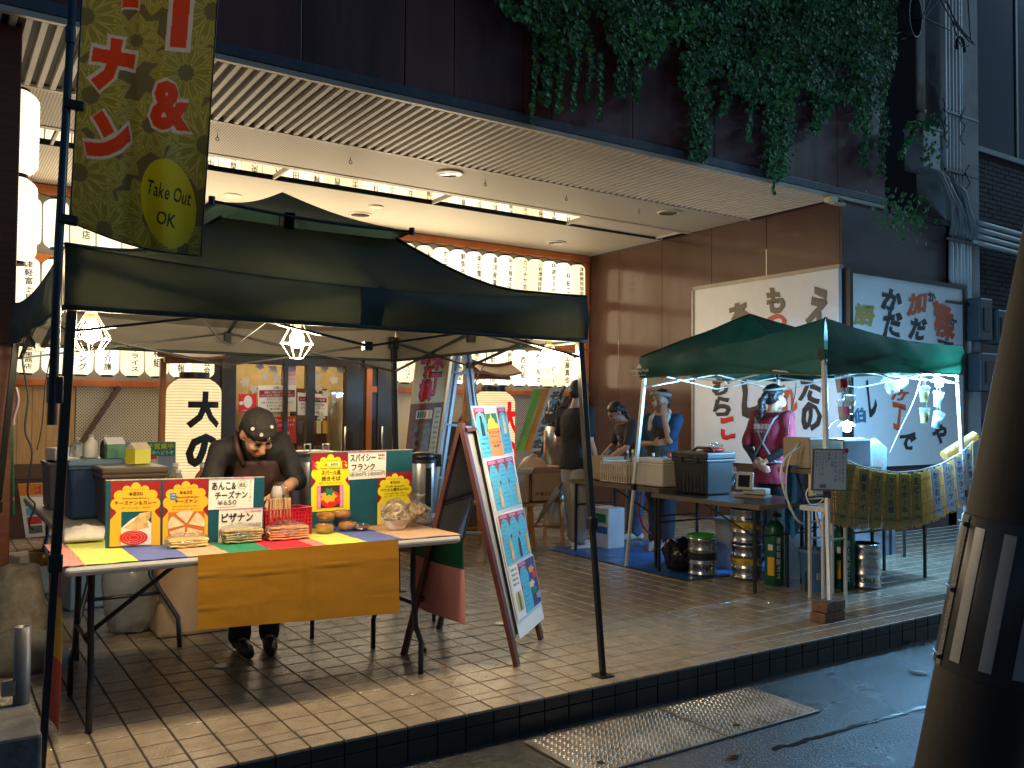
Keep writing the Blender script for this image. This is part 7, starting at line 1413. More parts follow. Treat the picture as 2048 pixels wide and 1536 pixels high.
def trousers(F_, hip, legs, m, loose=1.0, end=.97, name='trousers'):
    b = MB(); k = F_.k; rr = F_.r; fd = F_.f
    loft(b, [(hip+V(0, 0, .07*k), rr*.158*k, fd*.112*k), (hip, rr*.172*k, fd*.122*k), (hip-V(0, 0, .09*k), rr*.17*k, fd*.12*k)])
    for (hp, kn, an, toe) in legs:
        e = kn.lerp(an, end); capsule(b, [hp, hp.lerp(kn, .5), kn, kn.lerp(e, .6), e], [.098*k, .09*k*loose, .076*k*loose, .070*k*loose, .068*k*loose])
    return skin_out(b, name, m, F_.t, .012, 3, .010, 9)
def shoes(F_, legs, m, sole=None, mark=None):
    for (hp, kn, an, toe) in legs:
        b = MB(); d = (toe-an); d.z = 0; d.normalize(); g = V(an.x, an.y, 0); k = F_.k
        heel = g-d*.055*k+V(0, 0, .045*k); ball = g+d*.13*k+V(0, 0, .040*k); tp = g+d*.195*k+V(0, 0, .034*k)
        capsule(b, [heel, g+V(0, 0, .06*k), ball, tp], [.040*k, .044*k, .042*k, .030*k]); capsule(b, [g+V(0, 0, .06*k), g+V(0, 0, .10*k)], [.044*k, .040*k])
        for i, p in enumerate(b.v):
            if p.z < .006: b.v[i] = V(p.x, p.y, .006)
        o = skin_out(b, 'shoe', m, F_.t, .008, 3)
        if sole:
            b2 = MB(); s_ = d.cross(Z3); b2.ext([heel-d*.045*k+s_*.02*k, heel-s_*.04*k-d*.01*k, g+d*.06*k-s_*.040*k, ball-s_*.047*k, tp+d*.03*k, ball+s_*.047*k, g+d*.06*k+s_*.04*k, heel+s_*.04*k-d*.01*k], (0, 0, 0)) if False else None
            pts = [heel-d*.042*k, heel-s_*.042*k, g+d*.06*k-s_*.044*k, ball-s_*.047*k, tp+d*.032*k, ball+s_*.047*k, g+d*.06*k+s_*.044*k, heel+s_*.042*k]; MB().ext([V(p.x, p.y, .002) for p in pts][::-1], (0, 0, .022)).out('sole', sole, F_.t, bev=.004)
        if mark:
            for sg in (-1, 1):
                s_ = d.cross(Z3)*sg; q = lambda a, z: g+d*a*k+s_*.0475*k+V(0, 0, z*k); MB().poly([q(-.03, .075), q(.0, .045), (q(.05, .045)), q(.11, .075), q(.05, .058), q(.0, .056)][::sg]).out('side_mark', mark, F_.t)
def hairshell(F_, pts, m=HAIR, name='hair', vox=.007):
    b = MB()
    for c, r_ in pts: b.ell(c, tuple(x*F_.hk for x in r_) if isinstance(r_, tuple) else r_*F_.hk, 16, 10, F_.hm)
    return skin_out(b, name, m, F_.t, vox, 3, .004, 45)
def legs_of(F_, hip, spread=.09, fwd=(0, 0), toe=(0, 0), kb=(.01, .01)):
    out = []
    for i, s in enumerate((-1, 1)):
        hp = hip+F_.r*s*.085*F_.k-V(0, 0, .05*F_.k); an = F_.P(s*spread, fwd[i], .085); kn = hp.lerp(an, .5)+F_.f*kb[i]*F_.k; out.append((hp, kn, an, an+(F_.f+F_.r*toe[i]).normalized()*.14*F_.k-V(0, 0, .05*F_.k)))
    return out
# --- cook bending over the near table
C1 = Fig('cook in black shirt and brown apron bending over the food table', (1.62, 5.14, 0), (-.12, -1), 1.68)
hip, chest, neck, hd = V(1.60, 5.16, .90), V(1.545, 5.02, 1.14), V(1.525, 4.93, 1.265), V(1.512, 4.81, 1.275)
look = V(.10, -.68, -.68)
arms = [(V(1.70, 4.99, 1.215), V(1.775, 4.90, 1.0), V(1.60, 4.73, .95), V(1.55, 4.66, .90), V(-.3, -.2, -1), .4, 1), (V(1.365, 4.99, 1.175), V(1.27, 4.90, .97), V(1.36, 4.76, .84), V(1.40, 4.69, .80), V(.3, 0, -1), .4, -1)]
lg = legs_of(C1, hip, .085, (0, .0), (.15, -.1)); mkbody(C1, hip, chest, neck, hd, look, V(0, -.75, .6), arms, lg, 1.08)
M_BT = mat('black_shirt', (0.004, 0.004, 0.005), .75, var=.2); shirt(C1, hip, chest, neck, arms, M_BT, 1.0); trousers(C1, hip, lg, M_BT, .95); shoes(C1, lg, mat('black_shoe', (0.008, 0.008, 0.008), .5))
b = MB(); M_APR = mat('dark_brown_apron', (0.035, 0.014, 0.010), .7, var=.15)
loft(b, [(V(1.60, 5.06, .42), C1.r*.17, C1.f*.09), (V(1.59, 5.06, .85), C1.r*.165, C1.f*.115), (V(1.56, 4.96, 1.02), C1.r*.14, C1.f*.105), (V(1.545, 4.92, 1.12), C1.r*.11, C1.f*.085)]); skin_out(b, 'apron', M_APR, C1.t, .011, 3, .006, 12)
MB().tube([V(1.45, 4.86, 1.10), V(1.415, 4.86, 1.20), V(1.43, 4.93, 1.275)], .015, 6).out('apron_strap', M_APR, C1.t, smooth=True); C1.face()
Q_ = C1.hq; hairshell(C1, [(Q_(0, -.055, -.01), (.080, .065, .085))]); M_CAP = mat('charcoal_bandana', (0.005, 0.005, 0.006), .8, var=.2)
hairshell(C1, [(Q_(0, -.010, .052), (.088, .104, .082)), (Q_(0, .045, .058), (.074, .056, .042)), (Q_(0, -.10, .0), (.03, .03, .03))], M_CAP, 'bandana')
for x, y, z in ((.03, .085, .085), (-.035, .06, .115), (-.015, .098, .06), (.062, .04, .09)): 
    d = V(x, y+.01, z-.045).normalized(); MB().lathe(Q_(0, -.010, .048)+C1.hm@V(d.x*.091, d.y*.107, d.z*.088)*C1.hk, [(.0095, -.004), (.0095, .004)], 10, M=(C1.hm@d).to_track_quat('Z', 'Y').to_matrix()).out('cap_dot', mat('cap_dot_print', (0.5, 0.46, 0.38), .7), C1.t)
# --- man in black tee and grey trousers at the drinks stall
C2 = Fig('man in black tee, grey trousers and white sneakers at the stall', (5.65, 7.30, 0), (.86, .12), 1.73)
hip, chest, neck, hd = C2.P(0, 0, .93), C2.P(0, .0, 1.25), C2.P(0, .0, 1.44), C2.P(0, .045, 1.585)
arms = [(C2.P(.19, -.01, 1.385), C2.P(.235, -.03, 1.10), C2.P(.20, .11, .87), C2.P(.19, .15, .77), C2.P(-1, .1, 0)-C2.P(0, 0, 0), .35, 1), (C2.P(-.19, -.01, 1.385), C2.P(-.24, .0, 1.10), C2.P(-.2, .16, .90), C2.P(-.18, .22, .82), C2.P(1, .1, 0)-C2.P(0, 0, 0), .35, -1)]
lg = legs_of(C2, hip, .09, (.10, -.05), (-.1, .1)); mkbody(C2, hip, chest, neck, hd, C2.f*1+C2.r*(-.1)+V(0, 0, -.22), Z3, arms, lg)
shirt(C2, hip, chest, neck, arms, mat('black_tee', (0.008, 0.008, 0.010), .8, var=.2), .72, .03, 1.06); trousers(C2, hip, lg, mat('grey_wide_trousers', (0.30, 0.28, 0.25), .8, var=.15), 1.28, .93); shoes(C2, lg, mat('white_sneaker', (0.68, 0.62, 0.58), .5), WHT, REDP); C2.face()
Q_ = C2.hq; hairshell(C2, [(Q_(0, -.022, .050), (.088, .100, .086)), (Q_(0, -.055, .0), (.082, .062, .075)), (Q_(0, .05, .09), (.068, .05, .036))])
# --- woman bending beside him
C3 = Fig('woman in charcoal tee with ponytail bending over the stall table', (6.56, 7.42, 0), (-.93, .25), 1.60, True)
hip, chest, neck, hd = C3.P(0, -.06, .93), C3.P(0, .06, 1.22), C3.P(0, .15, 1.395), C3.P(0, .235, 1.495)
arms = [(C3.P(.16, .10, 1.35), C3.P(.20, .17, 1.10), C3.P(.10, .36, .98), C3.P(.08, .45, .93), V(0, 0, -1), .4, 1), (C3.P(-.16, .10, 1.35), C3.P(-.20, .19, 1.09), C3.P(-.08, .38, .95), C3.P(-.04, .46, .90), V(0, 0, -1), .4, -1)]
lg = legs_of(C3, hip, .08); mkbody(C3, hip, chest, neck, hd, C3.f+V(0, 0, -.75), Z3, arms, lg, 1, .9); shirt(C3, hip, chest, neck, arms, mat('charcoal_tee', (0.035, 0.032, 0.030), .85, var=.2), .75, .02, .98); trousers(C3, hip, lg, mat('blue_jeans', (0.05, 0.09, 0.16), .8, var=.2), 1.0); shoes(C3, lg, mat('pale_shoe', (0.45, 0.42, 0.40), .6)); C3.face()
Q_ = C3.hq; hairshell(C3, [(Q_(0, -.02, .045), (.086, .100, .085)), (Q_(0, -.055, .0), (.08, .06, .075)), (Q_(0, -.105, -.01), (.036, .036, .034)), (Q_(0, -.115, -.065), (.032, .034, .045)), (Q_(0, -.10, -.125), (.026, .028, .05)), (Q_(0, -.08, -.17), (.018, .02, .035))])
for k in range(3): writing('サ祭り'[k], mat('faded_white_print', (0.4, 0.38, 0.34), .8), C3.t, plane(C3.P(-.05, .225, 1.20-.07*k), -C3.r, Z3, .0), .05, .05, .01)
# --- woman with headband, arm folded and hand on her cheek
C4 = Fig('woman in blue tee and headband resting her cheek on one hand', (6.33, 6.72, 0), (-.90, -.42), 1.66, True)
hip, chest, neck, hd = C4.P(0, 0, .93), C4.P(0, .01, 1.24), C4.P(0, .02, 1.43), C4.P(.0, .05, 1.565)
arms = [(C4.P(.17, 0, 1.375), C4.P(.235, .07, 1.11), C4.P(.02, .20, 1.12), C4.P(-.09, .21, 1.14), C4.P(0, -1, 0)-C4.P(0, 0, 0), .3, -1), (C4.P(-.17, 0, 1.375), C4.P(-.16, .20, 1.15), C4.P(-.085, .165, 1.40), C4.P(-.07, .13, 1.52), C4.P(.6, -.8, 0)-C4.P(0, 0, 0), .15, 1)]
lg = legs_of(C4, hip, .08, (.03, -.02), (.1, -.1)); mkbody(C4, hip, chest, neck, hd, C4.f+C4.r*.25+V(0, 0, -.05), Z3, arms, lg, 1, .95); shirt(C4, hip, chest, neck, arms, mat('blue_tee', (0.015, 0.055, 0.14), .8, var=.2), .8, .04, 1.05); trousers(C4, hip, lg, mat('dark_jeans', (0.03, 0.04, 0.06), .8, var=.2), 1.05, .9); shoes(C4, lg, mat('grey_sneaker', (0.42, 0.36, 0.32), .6), WHT); C4.face()
b = MB(); loft(b, [(C4.P(0, .05, .55), C4.r*.17, C4.f*.12), (C4.P(0, .045, .9), C4.r*.165, C4.f*.128), (C4.P(0, .05, 1.1), C4.r*.13, C4.f*.115), (C4.P(0, .05, 1.3), C4.r*.10, C4.f*.105)]); skin_out(b, 'apron', mat('patterned_apron', (0.05, 0.048, 0.045), .8, var=.9, vs=32), C4.t, .011, 3, .004, 12)
b = MB(); pts = [C4.P(.09, .11, 1.27), C4.P(.085, .07, 1.39), C4.P(.05, -.05, 1.46), C4.P(-.05, -.05, 1.46), C4.P(-.085, .07, 1.39), C4.P(-.09, .11, 1.27)]; capsule(b, pts, [.03, .034, .03, .03, .034, .03]); skin_out(b, 'neck_towel', mat('cream_towel', (0.60, 0.54, 0.45), .95, var=.1, bump=.5, bs=60), C4.t, .010, 2, .008, 22)
Q_ = C4.hq; hairshell(C4, [(Q_(0, -.03, .050), (.086, .094, .085)), (Q_(0, -.06, -.01), (.080, .06, .085))])
b = MB(); b.tube([Q_(.088*math.cos(g)*1.0, -.008+.106*math.sin(g), .068+.016*math.sin(g)) for g in [2*math.pi*i/24 for i in range(25)]], .021, 8); skin_out(b, 'headband', mat('grey_green_headband', (0.24, 0.27, 0.24), .85, var=.15), C4.t, .006, 2)
# --- woman in maroon shirt, back to us, hands clasped behind
C5 = Fig('woman in maroon shirt and face mask with hands behind her back', (6.70, 5.60, 0), (.995, .08), 1.70, True)
hip, chest, neck, hd = C5.P(0, 0, .93), C5.P(0, .0, 1.24), C5.P(0, .0, 1.43), C5.P(0, .04, 1.565)
arms = [(C5.P(.175, -.01, 1.375), C5.P(.235, -.08, 1.10), C5.P(.045, -.185, .955), C5.P(-.05, -.20, .93), C5.P(0, 1, 0)-C5.P(0, 0, 0), .4, 1), (C5.P(-.175, -.01, 1.375), C5.P(-.235, -.08, 1.10), C5.P(-.03, -.195, .93), C5.P(.05, -.215, .90), C5.P(0, 1, 0)-C5.P(0, 0, 0), .5, -1)]
lg = legs_of(C5, hip, .085); mkbody(C5, hip, chest, neck, hd, C5.f+C5.r*.30, Z3, arms, lg, 1, .95); M_MR = mat('maroon_shirt', (0.20, 0.012, 0.032), .75, var=.15)
shirt(C5, hip, chest, neck, arms, M_MR, .85, .09, 1.10); b = MB()
for a in arms: capsule(b, [a[0].lerp(a[1], .8), a[1], a[1].lerp(a[2], .82)], [.046, .045, .032])
skin_out(b, 'under_sleeves', M_BT, C5.t, .010, 3, .004, 14); trousers(C5, hip, lg, M_BT, 1.0); shoes(C5, lg, MATS['black_shoe']); C5.face(False); M_STR = mat('grey_strap', (0.13, 0.125, 0.125), .8)
def bk(r_, z, d=.0): 
    w_ = .19; e = max(0, 1-(r_/w_)**2)**.5; return C5.P(r_, -(.112+d)*e-.028, z)
for s in (-1, 1): MB().tube([C5.P(s*.10, .04, 1.435), bk(s*.105, 1.36, .01), bk(s*.05, 1.24, .022), bk(0, 1.13, .022), bk(-s*.08, 1.02, .03), bk(-s*.13, .95, .04)], .0125, 6).out('apron_strap', M_STR, C5.t, smooth=True)
MB().tube([C5.P(-.19, 0, .96), bk(-.12, .955, .03), bk(0, .95, .035), bk(.12, .955, .03), C5.P(.19, 0, .96)], .014, 6).out('apron_tie', M_STR, C5.t, smooth=True)
writing('酒場居酒屋', mat('shirt_print_white', (0.62, 0.55, 0.55), .8), C5.t, plane(C5.P(0, -.158, 1.285), C5.r, Z3, .006), .20, .055, .02); writing('KUIMONO & SAKE', mat('shirt_print_white', (0.62, 0.55, 0.55), .8), C5.t, plane(C5.P(0, -.158, 1.238), C5.r, Z3, .006), .17, .018, .0)
Q_ = C5.hq; hairshell(C5, [(Q_(0, -.022, .045), (.087, .098, .086)), (Q_(0, -.055, .0), (.081, .06, .08)), (Q_(0, -.115, .01), (.035, .04, .035)), (Q_(.0, -.155, -.05), (.036, .042, .055)), (Q_(0, -.165, -.12), (.034, .036, .06)), (Q_(0, -.16, -.18), (.022, .025, .045))])
b = MB(); b.ell(Q_(0, .072, -.052), (.058*C5.hk, .036*C5.hk, .046*C5.hk), 14, 10, C5.hm); skin_out(b, 'face_mask', mat('white_mask', (0.66, 0.70, 0.72), .7), C5.t, .006, 3); 
for x in (-1, 1): MB().tube([Q_(x*.055, .06, -.04), Q_(x*.078, 0, -.01)], .0015, 4).out('mask_loop', WHT, C5.t)
b = MB(); b.tube([Q_(.088*math.cos(g), -.010+.104*math.sin(g), .078+.012*math.sin(g)) for g in [2*math.pi*i/24 for i in range(25)]], .012, 8); skin_out(b, 'headband', MATS['grey_green_headband'], C5.t, .006, 2)
MB().tube([Q_(-.04, .102, .012), Q_(-.02, .108, .0), Q_(.02, .108, .0), Q_(.04, .102, .012), Q_(.08, .02, .012)], .002, 5).out('glasses', M_BLACK, C5.t)
finish_people()
# ================================================================ NEIGHBOURING BUILDING, PIPES, IVY, LEANING POLE
NY = 6.35
nb = thing('brick_building', 'dark brick neighbouring building with steel window at upper right', 'building', (14, 8, 0))
M_MORT = mat('dark_mortar', (0.055, 0.055, 0.06), .9); M_DBR = mat('dark_brick', (0.055, 0.042, 0.048), .8, var=.35, vs=3)
MB().bb((11.62, NY+.02, -.16), (26, NY+6, 9.5)).out('wall_core', M_MORT, nb)
b = MB(); z = -.1; j = 0
while z < 4.95:
    x = 11.62+(0 if j % 2 else -.11)
    while x < 18:
        a, e = max(x, 11.62), x+.205; y_ = NY+random.uniform(0, .006); b.bb((a, y_, z), (e, NY+.03, z+.055)); x += .215
    z += .066; j += 1
b.out('brick', M_DBR, nb)['kind'] = 'stuff'
MB().bb((11.66, NY-.04, 4.98), (26, NY+.03, 5.05)).out('window_sill', mat('sill_grey', (0.16, 0.18, 0.19), .5), nb)
MB().bb((11.7, NY-.01, 5.055), (26, NY+.02, 8)).out('window_pane', mat('night_glass', (0.03, 0.05, 0.06), .08, var=0), nb)
for x in (11.68, 12.75, 13.9, 15.0): MB().bb((x, NY-.03, 5.055), (x+.05, NY-.012, 8)).out('window_mullion', mat('mullion_grey', (0.10, 0.12, 0.13), .5), nb)
MB().bb((11.62, NY-.09, 1.35), (16, NY-.03, 2.45)).out('lower_cladding', mat('brown_cladding', (0.09, 0.06, 0.055), .6, var=.25), nb)
# gap wall between buildings
gp = thing('gap_wall', 'grey recessed wall in the gap above the dark panel', 'wall', (10.2, 6.9, 3)); MB().bb((9.56, 6.95, 0), (10.6, 7.1, 9)).out('wall', mat('gap_render', (0.10, 0.11, 0.115), .8, var=.2), gp); MB().bb((9.98, 6.6, 3.9), (10.06, 6.94, 9)).out('return', M_BLACK, gp)
# rendered column carrying service pipes
pc_ = thing('pipe_column', 'pale rendered column with white service pipes running down it', 'column', (11.3, NY, 0)); M_REN = mat('pale_render', (0.42, 0.43, 0.42), .75, var=.22, vs=2.5, bump=.25, bs=14); M_PIPE = mat('white_pipe', (0.55, 0.56, 0.55), .45, var=.1, vs=4)
MB().bb((10.80, NY-.10, 0), (11.61, NY+.3, 9)).out('column', M_REN, pc_, bev=.01)
for k, x in enumerate((10.66, 10.76, 10.845, 10.92, 11.0, 11.07)):
    b = MB(); b.tube([V(x, NY-.16, 9), V(x, NY-.16, 4.42), V(x+.02, NY-.17, 4.25)] if k < 5 else [V(x, NY-.15, 9), V(x, NY-.15, 2.4)], .036 if k else .05, 10); b.out('pipe', M_PIPE, pc_, smooth=True); MB().tube([V(x+.18, NY-.15, 3.72), V(x+.16, NY-.15, 2.2)], .033, 10).out('pipe', M_PIPE, pc_, smooth=True)
for z in (5.25, 4.5, 3.62, 2.82): MB().bb((10.62, NY-.215, z), (11.40, NY-.195, z+.03)).out('pipe_strap', M_BLACK, pc_)
# bent pipe bundle
for k in range(7):
    x = 10.55+.085*k; j1, j2 = random.uniform(-.05, .05), random.uniform(-.06, .06); pts = [V(x-.30+.02*k+j1, NY-.2-j2, 4.55-.03*k), V(x-.12+j2, NY-.26+j1, 4.38-.03*k), V(x+.06-j1, NY-.27+j2, 4.08-.03*k), V(x+.22, NY-.22, 3.82-.02*k), V(x+.26, NY-.16, 3.70)]
    tag(MB().tube(pts, .034, 9).out('bent_conduit', mat('weathered_conduit', (0.22, 0.25, 0.26), .5, var=.2), None, smooth=True), '%s of the seven bent conduits from the left below the junction box' % NTH[k], 'conduit', 'bent conduits')
for k in range(4): tag(MB().tube([V(11.25, NY-.2, 3.94-.09*k), V(11.5, NY-.22, 3.92-.09*k), V(14.5, NY-.22, 3.84-.09*k)], .032, 9).out('horizontal_conduit', MATS['white_pipe'], None, smooth=True), '%s horizontal conduit from the top crossing the brick wall' % NTH[k], 'conduit', 'horizontal conduits')
jb = thing('junction_box', 'grey electrical junction box with ivy creeping over it', 'junction box', (10.2, NY-.2, 4.6)); MB().bb((9.98, NY-.30, 4.42), (10.36, NY-.05, 4.92)).out('box', mat('box_grey', (0.33, 0.36, 0.38), .5, var=.1), jb, bev=.012); MB().bb((9.97, NY-.31, 4.915), (10.37, NY-.04, 4.94)).out('lid', MATS['box_grey'], jb)
dp = thing('downpipe', 'white downpipe above the junction box', 'pipe', (10.25, NY-.1, 4.9)); MB().tube([V(10.27, NY-.1, 9), V(10.27, NY-.1, 4.94)], .05, 12).out('pipe', M_PIPE, dp, smooth=True); MB().lathe(V(10.27, NY-.1, 5.2), [(.06, -.02), (.06, .02)], 12).out('bracket', M_DARKSTEEL, dp)
cl = thing('cable_coil', 'black cable coil hanging high between the buildings', 'cable coil', PY(1815, 30, NY-.3)); cc = PY(1812, 35, NY-.3)
for k in range(5): MB().tube([cc+V(.13*math.cos(g)+.012*k, -.02*k, .26*math.sin(g)) for g in [2*math.pi*i/24 for i in range(25)]], .02, 7).out('loop', M_BLACK, cl, smooth=True)
for k, (x0, y0, x1, y1) in enumerate(((1760, -20, 1900, 60), (1870, -20, 1940, 85), (1880, -20, 1950, 90), (1890, -10, 1935, 75), (1785, 70, 1885, -10), (1800, 80, 1860, 0), (1905, 45, 1940, 90), (1936, 0, 1945, 88))):
    cable([PY(x0, y0, NY-.35), PY((x0+x1)/2, (y0+y1)/2+6+3*k, NY-.33), PY(x1, y1, NY-.35)], .008, '%s black overhead wire from the left at the upper right corner' % NTH[k], M_BLACK, 'overhead_wire', 'wire', 'overhead wires')
b = MB(); tag(recenter(MB().tube([PY(1921, 95, NY-.3)+V(.09*math.cos(g), 0, .13*math.sin(g)) for g in [math.pi*i/10 for i in range(-1, 12)]], .02, 8).out('wire_drop_loop', M_BLACK, None, smooth=True), PY(1921, 95, NY-.3)), 'black service loop on the pipe column', 'wire')
for k, (px, py, w_, h_, lb) in enumerate(((1958, 640, .30, .55, 'upper outdoor unit on the wall behind the leaning pole'), (1965, 745, .42, .50, 'lower outdoor unit on the wall behind the leaning pole'), (1992, 655, .28, .45, 'small meter box behind the leaning pole'))):
    c = PY(px, py, NY-.25); t = thing('outdoor_unit', lb, 'outdoor unit', c, 'outdoor units on the brick building'); MB().box(c, (w_, .2, h_)).out('case', mat('unit_grey', (0.07, 0.08, 0.09), .5, var=.15), t, bev=.02); MB().box(c+V(0, -.105, 0), (w_*.5, .012, h_*.55)).out('grille', M_BLACK, t)
# ---- ivy over the fascia
ivy = thing('ivy_plant', 'thick dark green ivy hanging over the maroon fascia', 'ivy', (7, FY-.1, 4.5)); M_IVY = mat('ivy_leaf', (0.075, 0.27, 0.075), .55, var=.6, vs=1.7, tl=.15); M_IVY2 = mat('ivy_leaf_dark', (0.032, 0.13, 0.05), .6, var=.5, vs=2); M_STEM = mat('ivy_stem', (0.05, 0.04, 0.025), .8)
low = [(960, -30), (1010, 20), (1040, 45), (1075, 60), (1120, 85), (1160, 90), (1190, 60), (1230, 95), (1290, 110), (1340, 85), (1365, 100), (1375, 180), (1420, 200), (1440, 190), (1480, 185), (1500, 200), (1545, 210), (1590, 180), (1620, 180), (1655, 195), (1700, 200), (1730, 205), (1765, 215), (1795, 110)]
tails = [(1095, 60, 205, 16), (1120, 80, 228, 10), (1150, 80, 215, 9), (1180, 70, 195, 7), (1245, 90, 190, 18), (1275, 90, 205, 9), (1310, 90, 130, 10), (1068, 60, 240, 5), (1395, 170, 315, 26), (1410, 250, 322, 14), (1370, 100, 170, 16), (1450, 180, 225, 12), (1500, 190, 280, 9), (1545, 190, 350, 22), (1570, 190, 350, 20), (1635, 180, 270, 20), (1730, 200, 330, 16), (1765, 210, 345, 14), (1715, 200, 260, 12), (1660, 180, 235, 10), (1550, 330, 385, 5), (1200, 100, 240, 5)]
lb1, lb2 = MB(), MB()
def leaf(b, c, s):
    a = random.uniform(-.9, .9); t = random.uniform(-.9, .5); n = V(math.sin(a)*.7, -1, t).normalized(); dn = V(random.uniform(-.5, .5), 0, -1); dn = (dn-n*dn.dot(n)).normalized(); sd = n.cross(dn)
    pts = [c, c+sd*s*.42+dn*s*.12, c+sd*s*.50+dn*s*.45, c+dn*s*1.0+n*s*.12, c-sd*s*.50+dn*s*.45, c-sd*s*.42+dn*s*.12, c+dn*s*.45-n*s*.10]
    b.add(pts, [(0, 1, 6), (1, 2, 6), (2, 3, 6), (3, 4, 6), (4, 5, 6), (5, 0, 6)])
def ylow(x):
    for (a, p), (b_, q) in zip(low, low[1:]):
        if a <= x <= b_: return p+(q-p)*(x-a)/(b_-a)
    return -50
n_l = 0
for k in range(24000):
    x = 960+(1800-960)*random.random()**.75; y = random.uniform(-130, 215); lim = ylow(x)+14*noise.noise(V(x*.05, 3, 0))
    if y > lim: continue
    d = noise.noise(V(x*.018, y*.018, 1.3))
    if d < -.42 and y > lim-70: continue
    dep = FY-.03-random.random()**1.5*(.22+.14*d); leaf(lb1 if random.random() < .6 else lb2, PY(x, y, dep), random.choice((.022, .032, .042, .052, .068))*random.uniform(.8, 1.15)); n_l += 1
for (x, y0, y1, w_) in tails:
    for k in range(int((y1-y0)*w_*.14)):
        t = random.random(); y = y0+(y1-y0)*t; leaf(lb1 if random.random() < .5 else lb2, PY(x+random.gauss(0, w_*.5*(1-.55*t))+3*math.sin(t*5), y, FY-.04-random.random()*.12), random.uniform(.022, .06))
    MB().tube([PY(x+3*math.sin(q*1.25), y0+(y1+6-y0)*q/4, FY-.05) for q in range(5)], .004, 4).out('stem', M_STEM, ivy)
for k in range(420):   # right edge creeping over the box and column
    q = random.random(); x, y = random.choice(((1862+random.gauss(0, 12), 225+110*random.random()), (1815+40*random.random(), 240+12*random.random()), (1800+30*q, 310-50*q+random.gauss(0, 4)), (1790+random.gauss(0, 22), 420+random.gauss(0, 26)), (1828+random.gauss(0, 20), 430+random.gauss(0, 20)))); leaf(lb1, PY(x, y, FY-.26-random.random()*.08), random.uniform(.04, .07))
lb1.out('leaf_mass', M_IVY, ivy)['kind'] = 'stuff'; lb2.out('dark_leaf_mass', M_IVY2, ivy)['kind'] = 'stuff'
for k in range(26):
    x = random.uniform(1000, 1780); y = ylow(x)-random.uniform(20, 90); MB().tube([PY(x+random.uniform(-30, 30), y+30*q, FY-.03) for q in range(4)], .005, 4).out('stem', M_STEM, ivy)
# thin dead creeper on the pale column
for k, (x, y0, y1) in enumerate(((1885, 195, 300), (1925, 215, 290), (1935, 330, 405), (1893, 235, 295))): cable([PY(x+5*math.sin(q*2.1+k), y0+(y1-y0)*q/6, NY-.22) for q in range(7)], .006, '%s dead creeper stem from the left on the pale column' % ('first', 'third', 'fourth', 'second')[k], M_STEM, 'dead_creeper', 'creeper', 'dead creepers')
# weeds at the kerb
wd = thing('kerb_weed', 'small green weed growing at the foot of the kerb', 'weed', PZ(1762, 1275, RZ)); b = MB()
for k in range(26):
    c = PZ(1765+random.gauss(0, 14), 1278, RZ)+V(0, 0, random.random()**2*.10+.01); leaf(b, c+V(0, 0, .03), random.uniform(.03, .06))
b.out('leaf_mass', mat('weed_leaf', (0.08, 0.20, 0.04), .5, var=.3), wd)['kind'] = 'stuff'; MB().tube([PZ(1765, 1278, RZ), PZ(1768, 1278, RZ)+V(0, 0, .12)], .003, 4).out('stem', M_IVY2, wd)
b = MB()
for k in range(60): leaf(b, PZ(1640+260*random.random(), 1292-55*random.random()*0, RZ)+V(0, .28*random.random()**3, .012), random.uniform(.015, .03))
struct(b.out('moss_tufts', MATS['weed_leaf'], None), 'stuff')
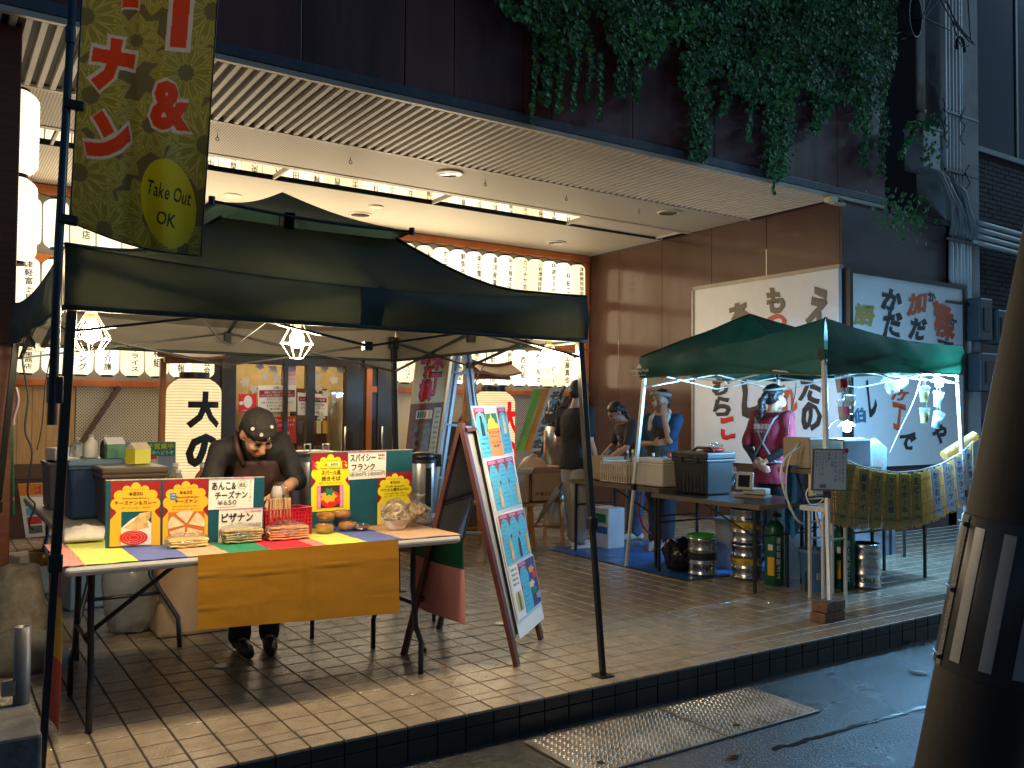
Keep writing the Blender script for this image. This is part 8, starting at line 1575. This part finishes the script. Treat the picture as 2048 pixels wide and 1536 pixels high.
# ---- leaning utility pole at right with reflective guard
base = PD(1938, 1536, 2.88); tilt = RT*math.sin(.192)+UP*math.cos(.192); tilt = (tilt+FW*.0).normalized(); pl_ = thing('utility_pole', 'leaning concrete utility pole wrapped with a striped reflective guard', 'utility pole', base)
s0 = (RZ-base.z)/tilt.z; A = base+tilt*s0; ax = tilt; M_ = Matrix((tilt.cross(Y3).normalized(), tilt.cross(tilt.cross(Y3)).normalized(), tilt)).transposed(); M_ = tilt.to_track_quat('Z', 'Y').to_matrix()
M_PC = mat('pole_concrete', (0.024, 0.021, 0.018), .75, var=.15, vs=6, bump=.15, bs=40)
MB().lathe(A, [(.168, -.2), (.160, 0), (.150, 1.5), (.125, 5), (.11, 8)], 40, M=M_).out('shaft', M_PC, pl_, smooth=True)
def sat(py, px): q = PD(px, py, 2.88); return (q-A).dot(tilt)
h0, h1 = sat(1335, 1900), sat(1030, 1950)
M_GD = mat('guard_black', (0.045, 0.047, 0.052), .4, var=.15); M_RF = mat('reflective_white', (0.34, 0.34, 0.33), .35, var=.12, vs=12)
rad = lambda h: .160-.0067*h
MB().lathe(A, [(rad(h0)+.004, h0), (rad(h0)+.008, h0+.004), (rad(h1)+.008, h1-.004), (rad(h1)+.004, h1)], 40, M=M_, cap=False).out('guard', M_GD, pl_, smooth=True)
toc = (CP-A); toc -= tilt*toc.dot(tilt); toc.normalize(); sd = tilt.cross(toc)
def gp_(a, h, e): return A+tilt*h+(toc*math.cos(a)+sd*math.sin(a))*(rad(h)+e)
for a in (-.74, -.16, .42, 1.0, 1.6): MB().grid(lambda u, v: gp_(a+.22*u, h0+.035+(h1-h0-.07)*v, .0105), 6, 4).out('stripe', M_RF, pl_, smooth=True)
MB().grid(lambda u, v: gp_(-1.12+.16*u, h0+.004+(h1-h0-.008)*v, .0115), 5, 4).out('seam_flap', mat('seam_grey', (0.12, 0.12, 0.12), .5, bump=.8, bs=160), pl_, smooth=True)
for q in (.06, .5, .93): MB().lathe(gp_(-1.0, h0+(h1-h0)*q, .014), [(.008, -.006), (.008, .006)], 8, M=toc.to_track_quat('Z', 'Y').to_matrix()).out('strap_eyelet', M_BLACK, pl_); MB().tube([gp_(-1.5+.1*i, h0+(h1-h0)*q+.004, .012) for i in range(6)], .004, 5).out('strap', M_DARKSTEEL, pl_)
# far street behind, so the wet road has something dark to meet
